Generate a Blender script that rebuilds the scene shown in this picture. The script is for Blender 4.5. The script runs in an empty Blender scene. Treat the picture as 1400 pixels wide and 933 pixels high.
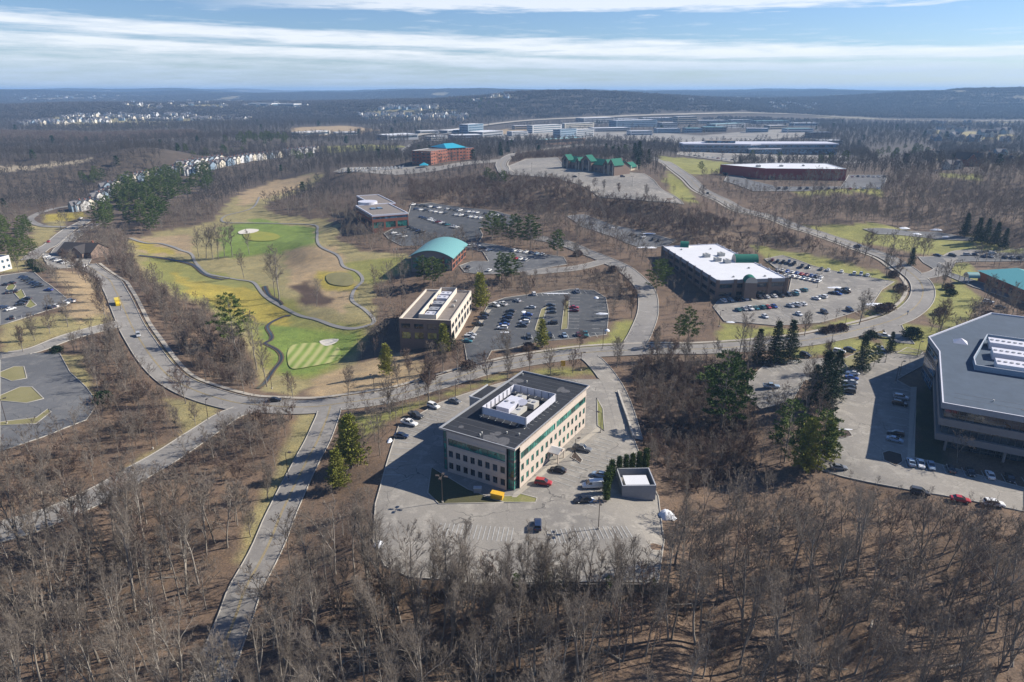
import bpy, bmesh, math, random
import numpy as np
from mathutils import Vector, Matrix
R = math.radians
scene = bpy.context.scene
col = scene.collection
rng = np.random.default_rng(7)
random.seed(7)

# ------------------------------------------------------------ camera, sky, sun, exposure
CAM_H = 100.0
PITCH = 20.15
FPX = 933.0                      # focal length in photo pixels (24 mm on 36 mm, photo 1400 wide)
cam_d = bpy.data.cameras.new('camera')
cam = bpy.data.objects.new('camera', cam_d); col.objects.link(cam)
cam.location = (0, 0, CAM_H); cam.rotation_euler = (R(90 - PITCH), 0, 0)
cam_d.lens = 24.0; cam_d.sensor_width = 36.0; cam_d.clip_start = 1.0; cam_d.clip_end = 60000
scene.camera = cam
scene.view_settings.view_transform = 'Standard'
scene.view_settings.look = 'None'
scene.view_settings.gamma = 1.0
scene.view_settings.exposure = 0.72
SUN_EL, SUN_AZ = 33.5, 14.0      # elevation; azimuth counter-clockwise from +X
wd = bpy.data.worlds.new('World'); scene.world = wd; wd.use_nodes = True
nt = wd.node_tree; N = nt.nodes; L = nt.links; N.clear()
def wn(t, **k):
    n = N.new(t)
    for a, v in k.items(): setattr(n, a, v)
    return n
out = wn('ShaderNodeOutputWorld'); bg = wn('ShaderNodeBackground')
sky = wn('ShaderNodeTexSky', sky_type='NISHITA', sun_disc=False)
sky.sun_elevation = R(SUN_EL); sky.sun_rotation = R(90 - SUN_AZ)
sky.altitude = 300; sky.air_density = 1.0; sky.dust_density = 0.3; sky.ozone_density = 2.5
bg.inputs[1].default_value = 0.05
tc = wn('ShaderNodeTexCoord'); sp = wn('ShaderNodeSeparateXYZ'); L.new(tc.outputs['Generated'], sp.inputs[0])
def wm(op, a, b=None, c=None, clamp=False):
    n = wn('ShaderNodeMath', operation=op); n.use_clamp = clamp
    for i, v in enumerate((a, b, c)):
        if v is None: continue
        if isinstance(v, (int, float)): n.inputs[i].default_value = v
        else: L.new(v, n.inputs[i])
    return n.outputs[0]
az = wm('ARCTAN2', sp.outputs[0], sp.outputs[1])
el = wm('ARCSINE', sp.outputs[2])
def wnoise(sx, sz, scale, detail, off):
    cb = wn('ShaderNodeCombineXYZ')
    L.new(wm('MULTIPLY', az, sx), cb.inputs[0]); cb.inputs[1].default_value = off
    L.new(wm('MULTIPLY', el, sz), cb.inputs[2])
    nn = wn('ShaderNodeTexNoise'); nn.inputs['Scale'].default_value = scale; nn.inputs['Detail'].default_value = detail
    nn.inputs['Roughness'].default_value = 0.62
    L.new(cb.outputs[0], nn.inputs['Vector']); return nn.outputs[0]
big = wnoise(1.5, 34, 1.4, 8, 3.1)
fine = wnoise(9, 110, 1.6, 9, 8.3)
tilt = wm('ADD', el, wm('MULTIPLY', wm('SUBTRACT', big, 0.5), 0.030))      # wandering cloud layers
tilt = wm('ADD', tilt, wm('MULTIPLY', az, 0.028))
cr = wn('ShaderNodeValToRGB'); L.new(wm('MULTIPLY', tilt, 8.0, clamp=True), cr.inputs[0])
e = cr.color_ramp.elements
stops = [(0.0, .75), (.13, .62), (.22, .50), (.27, .85), (.34, .95), (.38, .35), (.41, .5), (.44, 1.0), (.52, .85), (.565, .12), (.63, .0), (.8, .0), (1.0, .0)]
e[0].position, e[1].position = stops[0][0], stops[-1][0]
e[0].color = (stops[0][1],) * 3 + (1,); e[1].color = (stops[-1][1],) * 3 + (1,)
for p_, v_ in stops[1:-1]:
    q = cr.color_ramp.elements.new(p_); q.color = (v_, v_, v_, 1)
cov = wm('ADD', cr.outputs[0], wm('MULTIPLY', wm('SUBTRACT', fine, 0.5), 1.5))
cov = wm('MULTIPLY', wm('SUBTRACT', cov, 0.12), 1.15, clamp=True)
c2 = wm('MULTIPLY', wm('SUBTRACT', wm('ADD', el, wm('MULTIPLY', wm('SUBTRACT', fine, 0.5), 0.03)), wm('ADD', 0.094, wm('MULTIPLY', wm('SUBTRACT', big, .5), .02))), 120, clamp=True)
c2 = wm('MULTIPLY', c2, wm('MULTIPLY', wm('ADD', az, .42), 4.0, clamp=True))
c2 = wm('MULTIPLY', c2, wm('MULTIPLY', wm('SUBTRACT', 0.17, el), 30, clamp=True))       # the high band ends a little above the frame
cov = wm('MULTIPLY', cov, wm('MULTIPLY', wm('SUBTRACT', 0.25, el), 12, clamp=True))
cov = wm('MULTIPLY', wm('MAXIMUM', cov, wm('MULTIPLY', c2, .9)), 0.8)
up = wm('GREATER_THAN', sp.outputs[2], -0.02); cov = wm('MULTIPLY', cov, up)
# above the band seen in the photograph the sky keeps thin scattered cloud
cmix = wn('ShaderNodeMix', data_type='RGBA'); cmix.inputs[6].default_value = (7.6, 9.2, 11.4, 1)
cmix.inputs[7].default_value = (12.8, 13.2, 13.8, 1)
L.new(wm('MULTIPLY', wm('SUBTRACT', el, 0.022), 40, clamp=True), cmix.inputs[0])
tint = wn('ShaderNodeMix', data_type='RGBA'); tint.blend_type = 'MULTIPLY'; tint.inputs[0].default_value = 1.0
L.new(sky.outputs[0], tint.inputs[6]); tint.inputs[7].default_value = (0.95, 1.14, 1.5, 1)
mx = wn('ShaderNodeMix', data_type='RGBA'); L.new(cov, mx.inputs[0]); L.new(tint.outputs[2], mx.inputs[6]); L.new(cmix.outputs[2], mx.inputs[7])
L.new(mx.outputs[2], bg.inputs[0]); L.new(bg.outputs[0], out.inputs[0])

sun_d = bpy.data.lights.new('sun', 'SUN'); sun_d.energy = 5.0; sun_d.angle = R(0.5); sun_d.color = (1.0, 0.925, 0.82)
sun = bpy.data.objects.new('sun', sun_d); col.objects.link(sun)
sd = Vector((math.cos(R(SUN_EL)) * math.cos(R(SUN_AZ)), math.cos(R(SUN_EL)) * math.sin(R(SUN_AZ)), math.sin(R(SUN_EL))))
sun.rotation_euler = sd.to_track_quat('Z', 'Y').to_euler(); sun.location = (200, 0, 300)
scene.cycles.max_bounces = 5; scene.cycles.diffuse_bounces = 2; scene.cycles.glossy_bounces = 2
scene.cycles.transmission_bounces = 2; scene.cycles.transparent_max_bounces = 6; scene.cycles.volume_bounces = 0
scene.cycles.use_denoising = True
scene.cycles.caustics_reflective = False; scene.cycles.caustics_refractive = False

# ------------------------------------------------------------ pixel <-> ground
SP, CP = math.sin(R(PITCH)), math.cos(R(PITCH))
def ray(px, py):
    a = (np.asarray(px, float) - 700) / FPX; v = (np.asarray(py, float) - 466.5) / FPX
    return a, CP - v * SP, -SP - v * CP
def PZ(px, py, z):
    a, b, c = ray(px, py); t = (z - CAM_H) / c
    return a * t, b * t
def smooth(e0, e1, x):
    t = np.clip((x - e0) / (e1 - e0), 0, 1); return t * t * (3 - 2 * t)
_NT = {}
def vnoise(x, y, s, seed):
    if seed not in _NT: _NT[seed] = np.random.default_rng(seed).random((64, 64))
    g = _NT[seed]
    u, v = x / s, y / s; iu, iv = np.floor(u).astype(int), np.floor(v).astype(int); fu, fv = u - iu, v - iv
    fu, fv = fu * fu * (3 - 2 * fu), fv * fv * (3 - 2 * fv)
    a, b, c, d = g[iu % 64, iv % 64], g[(iu + 1) % 64, iv % 64], g[iu % 64, (iv + 1) % 64], g[(iu + 1) % 64, (iv + 1) % 64]
    return (a * (1 - fu) + b * fu) * (1 - fv) + (c * (1 - fu) + d * fu) * fv
CTRL = [(600,680,0),(700,720,0),(820,620,0),(560,600,0),(840,560,0),(750,780,0),(560,760,0),(880,770,0),(620,780,0),(820,780,0),(700,640,0),
 (620,520,0),(760,490,0),(950,480,1),(1100,460,1),(1250,410,2),(500,550,-1),(400,560,-2),(380,670,-3),(440,600,-1),(350,780,-5),(300,880,-8),
 (700,850,-2),(560,850,-2.5),(850,850,-2),(640,815,-.5),(780,815,-.5),(1000,850,-6),(1300,880,-8),(1150,800,-4),(100,850,-9),(700,930,-4),(200,760,-6),(100,700,-5),(1100,930,-9),
 (0,760,-6),(300,700,-3),(960,600,-5),(920,560,-3),(1000,560,-2),(1000,680,-4),(960,740,-4),(1000,720,-4),(1100,520,0),(1180,600,0),(1300,660,0),(1380,680,0),(1150,560,0),(1240,520,0),(1390,600,0),
 (1150,700,-2),(1300,560,0),(200,470,-3),(170,400,-3),(280,545,-3),(90,500,-2),(40,400,1),(80,420,1),(20,440,0),(60,560,-2),(10,520,-2),(20,600,-2),(130,410,-1),(160,560,-3),(220,620,-3),
 (440,480,-9),(470,490,-8),(350,440,-10),(380,510,-9),(510,430,-3),(430,400,-5),(330,370,-9),(250,380,-10),(480,380,-1),(400,320,-4),(340,320,-5),(200,330,-8),(300,260,-4),(400,265,-1),(420,510,-7),(540,490,-5),
 (560,490,-4),(600,480,-2),(690,430,0),(750,440,0),(820,430,0),(750,400,0),(640,470,0),(850,440,0),(880,420,0),(600,350,3),(700,350,4),(640,365,3),(560,300,7),(610,285,8),(680,295,9),(760,340,4),(500,300,6),(470,330,2),(560,350,1),
 (600,262,13),(700,262,15),(850,300,10),(880,340,4),(1000,380,1),(1100,390,1),(1200,380,2),(900,400,0),(820,320,8),
 (760,232,26),(850,242,25),(900,268,22),(700,222,24),(610,222,20),(500,233,16),(740,250,24),(930,240,26),(840,225,26),(800,228,26),
 (965,270,20),(1030,295,15),(1100,318,11),(1180,345,6),(940,310,12),(1060,340,6),(1140,330,8),(1300,330,6),(1250,310,9),(1370,370,2),(1320,360,3),
 (1050,248,24),(1150,255,24),(1000,240,25),(1180,300,14),(1300,290,16),(1400,300,18),(1380,235,32),(1300,235,30),(1220,240,24),(980,220,18),
 (1000,205,8),(1080,200,6),(880,190,0),(640,192,4),(750,185,0),(950,170,-5),(1300,170,0),(1200,190,8),(820,195,16),(760,203,20),
 (100,300,-6),(70,330,-5),(30,350,-2),(200,260,-3),(150,270,-4),(380,212,6),(250,225,2),(200,197,34),(60,195,38),(340,192,20),(50,235,4),(120,225,4),(0,290,-4),(300,180,14),(100,168,0),(250,165,0),(500,165,4),(560,152,26),(620,150,28),(440,190,6),(520,200,8),(470,215,10)]
_c = np.array(CTRL, float); _cx, _cy = PZ(_c[:, 0], _c[:, 1], _c[:, 2]); _cz = _c[:, 2]
_far = [(-4000, 9000, 20), (0, 9000, 20), (4000, 9000, 20), (-2500, 4200, 0), (0, 4500, 0), (2500, 4500, 0), (-1500, 1500, 5), (2500, 1800, 25), (-2000, 600, 0), (1500, 500, 15)]
_cx = np.append(_cx, [f[0] for f in _far]); _cy = np.append(_cy, [f[1] for f in _far]); _cz = np.append(_cz, [f[2] for f in _far])
WALL_Y = float(PZ(760, 797.5, 0)[1])
_ce = (0.05 * np.hypot(_cx, _cy)) ** 2
def H(x, y):
    x = np.asarray(x, float); y = np.asarray(y, float); sh = x.shape; X = x.ravel(); Y = y.ravel()
    o = np.empty(X.size)
    for i in range(0, X.size, 40000):
        s = slice(i, i + 40000)
        d = (X[s, None] - _cx) ** 2 + (Y[s, None] - _cy) ** 2 + _ce
        w = 1.0 / (d * d * np.sqrt(np.sqrt(d)))
        o[s] = (w * _cz).sum(1) / w.sum(1)
    r = np.hypot(X, Y)
    # retaining drop south of the office car park
    o = o - 4.5 * smooth(WALL_Y - .2, WALL_Y - 1.6, Y) * .62 * smooth(-42, -30, X) * smooth(48, 36, X)
    m = smooth(2300, 3600, r)
    hills = 26 + 62 * vnoise(X, Y, 1500, 1) + 34 * vnoise(X, Y, 620, 2) + 12 * vnoise(X, Y, 240, 3) - 20
    hills = hills * (0.45 + 0.55 * smooth(3500, 8000, r)) + 14 * smooth(8500, 12000, r)
    def ridge(cx, cy, sx, sy, h):
        return h * np.exp(-((X - cx) / sx) ** 2 * 0.5 - ((Y - cy) / sy) ** 2 * 0.5)
    flat = np.exp(-((Y - 3000) / 900) ** 4) * smooth(500, 1100, X)
    o = o + m * hills * (1 - 0.85 * flat) + ridge(2350, 3750, 640, 330, 60) + ridge(3600, 3900, 900, 380, 56) + ridge(330, 2900, 430, 320, 64) + ridge(900, 3500, 420, 300, 40) + ridge(-400, 6200, 900, 500, 60)
    o = o + 0.5 * (vnoise(X, Y, 23, 5) - 0.5) * smooth(0, 60, r) * 0.6
    return o.reshape(sh)
def P(px, py):
    a, b, c = ray(px, py)
    t = 60 * (1.04 ** np.arange(140)); x, y, z = a * t, b * t, CAM_H + c * t
    g = z - H(x, y); k = np.argmax(g < 0) if (g < 0).any() else len(t) - 1
    k = max(k, 1); t0, t1 = t[k - 1], t[k]
    for _ in range(3):
        tt = np.linspace(t0, t1, 12); gg = CAM_H + c * tt - H(a * tt, b * tt)
        j = np.argmax(gg < 0) if (gg < 0).any() else 11
        j = max(j, 1); t0, t1 = tt[j - 1], tt[j]
    tm = (t0 + t1) / 2
    return Vector((a * tm, b * tm, float(H(a * tm, b * tm))))
def PP(pts): return [P(*p) for p in pts]
def to_px(x, y, z):
    d = y * CP - (z - CAM_H) * SP
    return 700 + FPX * x / d, 466.5 + FPX * (-(z - CAM_H) * CP - y * SP) / d, d

# ------------------------------------------------------------ object helpers
def tag(o, label=None, cat=None, group=None, kind=None):
    if label: o['label'] = label
    if cat: o['category'] = cat
    if group: o['group'] = group
    if kind: o['kind'] = kind
    return o
def empty(name, loc=(0, 0, 0), rz=0.0):
    o = bpy.data.objects.new(name, None); col.objects.link(o); o.location = loc; o.rotation_euler.z = rz
    o.empty_display_size = 0.5; return o
def link(name, me, parent=None, loc=None, rz=0.0):
    o = bpy.data.objects.new(name, me); col.objects.link(o)
    if parent: o.parent = parent
    if loc is not None: o.location = loc
    if rz: o.rotation_euler.z = rz
    return o
KIDS = {}
def kid(o, p):
    o.parent = p; KIDS.setdefault(p.name, []).append(o); return o
def copy_tree(root, loc, rz=0.0, sc=None, color=None):
    r = root.copy(); col.objects.link(r); r.location = loc; r.rotation_euler.z = rz
    for k in ('label', 'group'):
        if k in r: del r[k]
    if sc is not None: r.scale = sc if hasattr(sc, '__len__') else (sc,) * 3
    if color: r.color = color
    for c in KIDS.get(root.name, []):
        d = c.copy(); col.objects.link(d); d.parent = r
        if color: d.color = color
        for g in KIDS.get(c.name, []):
            h = g.copy(); col.objects.link(h); h.parent = d
            if color: h.color = color
    return r
def np_mesh(name, V, F, mats=(), mi=None, smooth_=False):
    """V (n,3); F (m,k) same size faces"""
    me = bpy.data.meshes.new(name); V = np.asarray(V, np.float32); F = np.asarray(F, np.int32); m, k = F.shape
    me.vertices.add(len(V)); me.vertices.foreach_set('co', V.ravel())
    me.loops.add(m * k); me.loops.foreach_set('vertex_index', F.ravel())
    me.polygons.add(m); me.polygons.foreach_set('loop_start', np.arange(0, m * k, k, dtype=np.int32))
    try: me.polygons.foreach_set('loop_total', np.full(m, k, np.int32))
    except Exception: pass
    for mt in mats: me.materials.append(mt)
    if mi is not None: me.polygons.foreach_set('material_index', np.asarray(mi, np.int32))
    if smooth_: me.polygons.foreach_set('use_smooth', np.ones(m, bool))
    me.update(calc_edges=True); me.validate(); return me
class MB:
    """collects polygons with material slots, builds one mesh object"""
    def __init__(s, T=None): s.v = []; s.f = []; s.m = []; s.mats = []; s.T = T
    def mat(s, m):
        if m not in s.mats: s.mats.append(m)
        return s.mats.index(m)
    def poly(s, pts, m):
        i = len(s.v)
        for p in pts:
            p = Vector(p); s.v.append(tuple(s.T @ p) if s.T else tuple(p))
        s.f.append(tuple(range(i, i + len(pts)))); s.m.append(s.mat(m))
    def box(s, a, b, m, top=None, skip=''):
        (x0, y0, z0), (x1, y1, z1) = a, b
        x0, x1 = min(x0, x1), max(x0, x1); y0, y1 = min(y0, y1), max(y0, y1); z0, z1 = min(z0, z1), max(z0, z1)
        c = [(x0,y0,z0),(x1,y0,z0),(x1,y1,z0),(x0,y1,z0),(x0,y0,z1),(x1,y0,z1),(x1,y1,z1),(x0,y1,z1)]
        for n, q in (('b',(3,2,1,0)),('t',(4,5,6,7)),('s',(0,1,5,4)),('e',(1,2,6,5)),('n',(2,3,7,6)),('w',(3,0,4,7))):
            if n in skip: continue
            s.poly([c[k] for k in q], top if (n == 't' and top) else m)
    def prism(s, pts, z0, z1, m, top=None):
        n = len(pts)
        ar = sum(pts[i][0]*pts[(i+1)%n][1]-pts[(i+1)%n][0]*pts[i][1] for i in range(n))
        if ar < 0: pts = pts[::-1]
        s.poly([(p[0], p[1], z1) for p in pts], top or m)
        for i in range(n):
            a, b = pts[i], pts[(i+1) % n]
            s.poly([(a[0],a[1],z0),(b[0],b[1],z0),(b[0],b[1],z1),(a[0],a[1],z1)], m)
    def tube(s, a, b, r0, r1, m, n=8, cap=True):
        a, b = Vector(a), Vector(b); d = (b - a).normalized()
        u = d.orthogonal().normalized(); w = d.cross(u)
        A = [a + (u*math.cos(t)+w*math.sin(t))*r0 for t in [2*math.pi*k/n for k in range(n)]]
        B = [b + (u*math.cos(t)+w*math.sin(t))*r1 for t in [2*math.pi*k/n for k in range(n)]]
        for k in range(n): s.poly([A[k], A[(k+1)%n], B[(k+1)%n], B[k]], m)
        if cap: s.poly(B, m); s.poly(A[::-1], m)
    def build(s, name, parent=None, smooth_=False, bevel=0):
        me = bpy.data.meshes.new(name); me.from_pydata(s.v, [], s.f)
        for m in s.mats: me.materials.append(m)
        me.polygons.foreach_set('material_index', s.m)
        if smooth_: me.polygons.foreach_set('use_smooth', [True]*len(s.f))
        me.update(); o = bpy.data.objects.new(name, me); col.objects.link(o)
        if parent: kid(o, parent)
        return o

# ------------------------------------------------------------ materials
def new_mat(name):
    m = bpy.data.materials.new(name); m.use_nodes = True; return m, m.node_tree, m.node_tree.nodes['Principled BSDF']
def mat(name, c, rough=0.75, metal=0.0, var=0.12, scale=1.5, spec=None, fine=0.0):
    """plain surface with procedural mottling of its own colour"""
    m, t, b = new_mat(name); n = t.nodes; l = t.links
    tcn = n.new('ShaderNodeTexCoord'); ns = n.new('ShaderNodeTexNoise'); ns.inputs['Scale'].default_value = scale; ns.inputs['Detail'].default_value = 6
    ns.inputs['Roughness'].default_value = 0.65
    l.new(tcn.outputs['Object'], ns.inputs['Vector'])
    r = n.new('ShaderNodeMapRange'); r.inputs[1].default_value = .25; r.inputs[2].default_value = .75; r.inputs[3].default_value = 1-var; r.inputs[4].default_value = 1+var
    l.new(ns.outputs[0], r.inputs[0]); mu = n.new('ShaderNodeMix'); mu.data_type = 'RGBA'; mu.blend_type = 'MULTIPLY'; mu.inputs[0].default_value = 1
    mu.inputs[6].default_value = (*c, 1); l.new(r.outputs[0], mu.inputs[7]); l.new(mu.outputs[2], b.inputs['Base Color'])
    b.inputs['Roughness'].default_value = rough; b.inputs['Metallic'].default_value = metal
    if spec is None and rough >= .7: spec = .2
    if spec is not None: b.inputs['Specular IOR Level'].default_value = spec
    return m
def glass_mat(name, c, rough=0.08, spec=0.9, scale=0.45):
    m, t, b = new_mat(name); n = t.nodes; l = t.links
    tcn = n.new('ShaderNodeTexCoord'); v = n.new('ShaderNodeTexVoronoi'); v.inputs['Scale'].default_value = scale
    l.new(tcn.outputs['Object'], v.inputs['Vector'])
    sx = n.new('ShaderNodeSeparateColor'); l.new(v.outputs['Color'], sx.inputs[0])
    r = n.new('ShaderNodeMapRange'); r.inputs[3].default_value = .25; r.inputs[4].default_value = 2.2; l.new(sx.outputs[0], r.inputs[0])
    mu = n.new('ShaderNodeMix'); mu.data_type = 'RGBA'; mu.blend_type = 'MULTIPLY'; mu.inputs[0].default_value = 1
    mu.inputs[6].default_value = (*c, 1); l.new(r.outputs[0], mu.inputs[7]); l.new(mu.outputs[2], b.inputs['Base Color'])
    b.inputs['Roughness'].default_value = rough; b.inputs['Specular IOR Level'].default_value = spec; return m
def ground_mat(name, c1, c2, c3=None, s1=0.02, s2=0.25, rough=0.95, crack=0.0, vcol=False, grain=0.25, dirt=None):
    """large patches, mid mottling, fine grain and optional tar cracks, in world metres"""
    m, t, b = new_mat(name); n = t.nodes; l = t.links
    g = n.new('ShaderNodeNewGeometry')
    def noise(s, d=6, ro=.6):
        q = n.new('ShaderNodeTexNoise'); q.inputs['Scale'].default_value = s; q.inputs['Detail'].default_value = d; q.inputs['Roughness'].default_value = ro
        l.new(g.outputs['Position'], q.inputs['Vector']); return q.outputs[0]
    def mr(v, a, bb, c, d):
        q = n.new('ShaderNodeMapRange'); q.inputs[1].default_value = a; q.inputs[2].default_value = bb; q.inputs[3].default_value = c; q.inputs[4].default_value = d
        l.new(v, q.inputs[0]); return q.outputs[0]
    def mix(f, a, bb, bt='MIX'):
        q = n.new('ShaderNodeMix'); q.data_type = 'RGBA'; q.blend_type = bt
        if isinstance(f, float): q.inputs[0].default_value = f
        else: l.new(f, q.inputs[0])
        for k, v in ((6, a), (7, bb)):
            if isinstance(v, tuple): q.inputs[k].default_value = (*v, 1)
            else: l.new(v, q.inputs[k])
        return q.outputs[2]
    if vcol:
        a = n.new('ShaderNodeAttribute'); a.attribute_name = 'soil'; base = a.outputs['Color']
        base = mix(mr(noise(s1*4, 8, .7), .38, .62, 0, .55), base, mix(1.0, base, c1, 'MULTIPLY'))
        base = mix(mr(noise(s2, 8, .7), .45, .7, 0, .6), base, mix(1.0, base, c2, 'MULTIPLY'))
    else:
        base = mix(mr(noise(s1), .38, .62, 0, 1), c1, c2)
        if c3: base = mix(mr(noise(s2, 8, .7), .50, .68, 0, .8), base, c3)
    base = mix(1.0, base, mr(noise(2.2, 6, .75), .3, .7, 1-grain, 1+grain), 'MULTIPLY')
    if crack:
        v = n.new('ShaderNodeTexVoronoi'); v.feature = 'DISTANCE_TO_EDGE'; v.inputs['Scale'].default_value = 0.085
        nd = n.new('ShaderNodeTexNoise'); nd.inputs['Scale'].default_value = .12; nd.inputs['Detail'].default_value = 5; l.new(g.outputs['Position'], nd.inputs['Vector'])
        ad = n.new('ShaderNodeVectorMath'); ad.operation = 'MULTIPLY_ADD'; ad.inputs[1].default_value = (9, 9, 9); l.new(nd.outputs['Color'], ad.inputs[0]); l.new(g.outputs['Position'], ad.inputs[2])
        l.new(ad.outputs[0], v.inputs['Vector'])
        base = mix(mix(1.0, mr(v.outputs['Distance'], 0.002, 0.012, crack, 0), mr(noise(.05, 3), .42, .6, 0, 1), 'MULTIPLY'), base, (0.035, 0.035, 0.037))
    l.new(base, b.inputs['Base Color']); b.inputs['Roughness'].default_value = rough; b.inputs['Specular IOR Level'].default_value = 0.25
    bp = n.new('ShaderNodeBump'); bp.inputs['Strength'].default_value = 0.5; bp.inputs['Distance'].default_value = 0.15 if vcol else 0.03
    l.new(noise(1.3 if vcol else 6, 6, .7), bp.inputs['Height']); l.new(bp.outputs[0], b.inputs['Normal'])
    return m
def paint_mat(name):
    m, t, b = new_mat(name); o = t.nodes.new('ShaderNodeObjectInfo'); t.links.new(o.outputs['Color'], b.inputs['Base Color'])
    ns = t.nodes.new('ShaderNodeTexNoise'); ns.inputs['Scale'].default_value = 3; ns.inputs['Detail'].default_value = 4
    r = t.nodes.new('ShaderNodeMapRange'); r.inputs[3].default_value = .22; r.inputs[4].default_value = .5; t.links.new(ns.outputs[0], r.inputs[0]); t.links.new(r.outputs[0], b.inputs['Roughness'])
    b.inputs['Coat Weight'].default_value = .4; b.inputs['Coat Roughness'].default_value = .1; return m
M = {}
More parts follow.
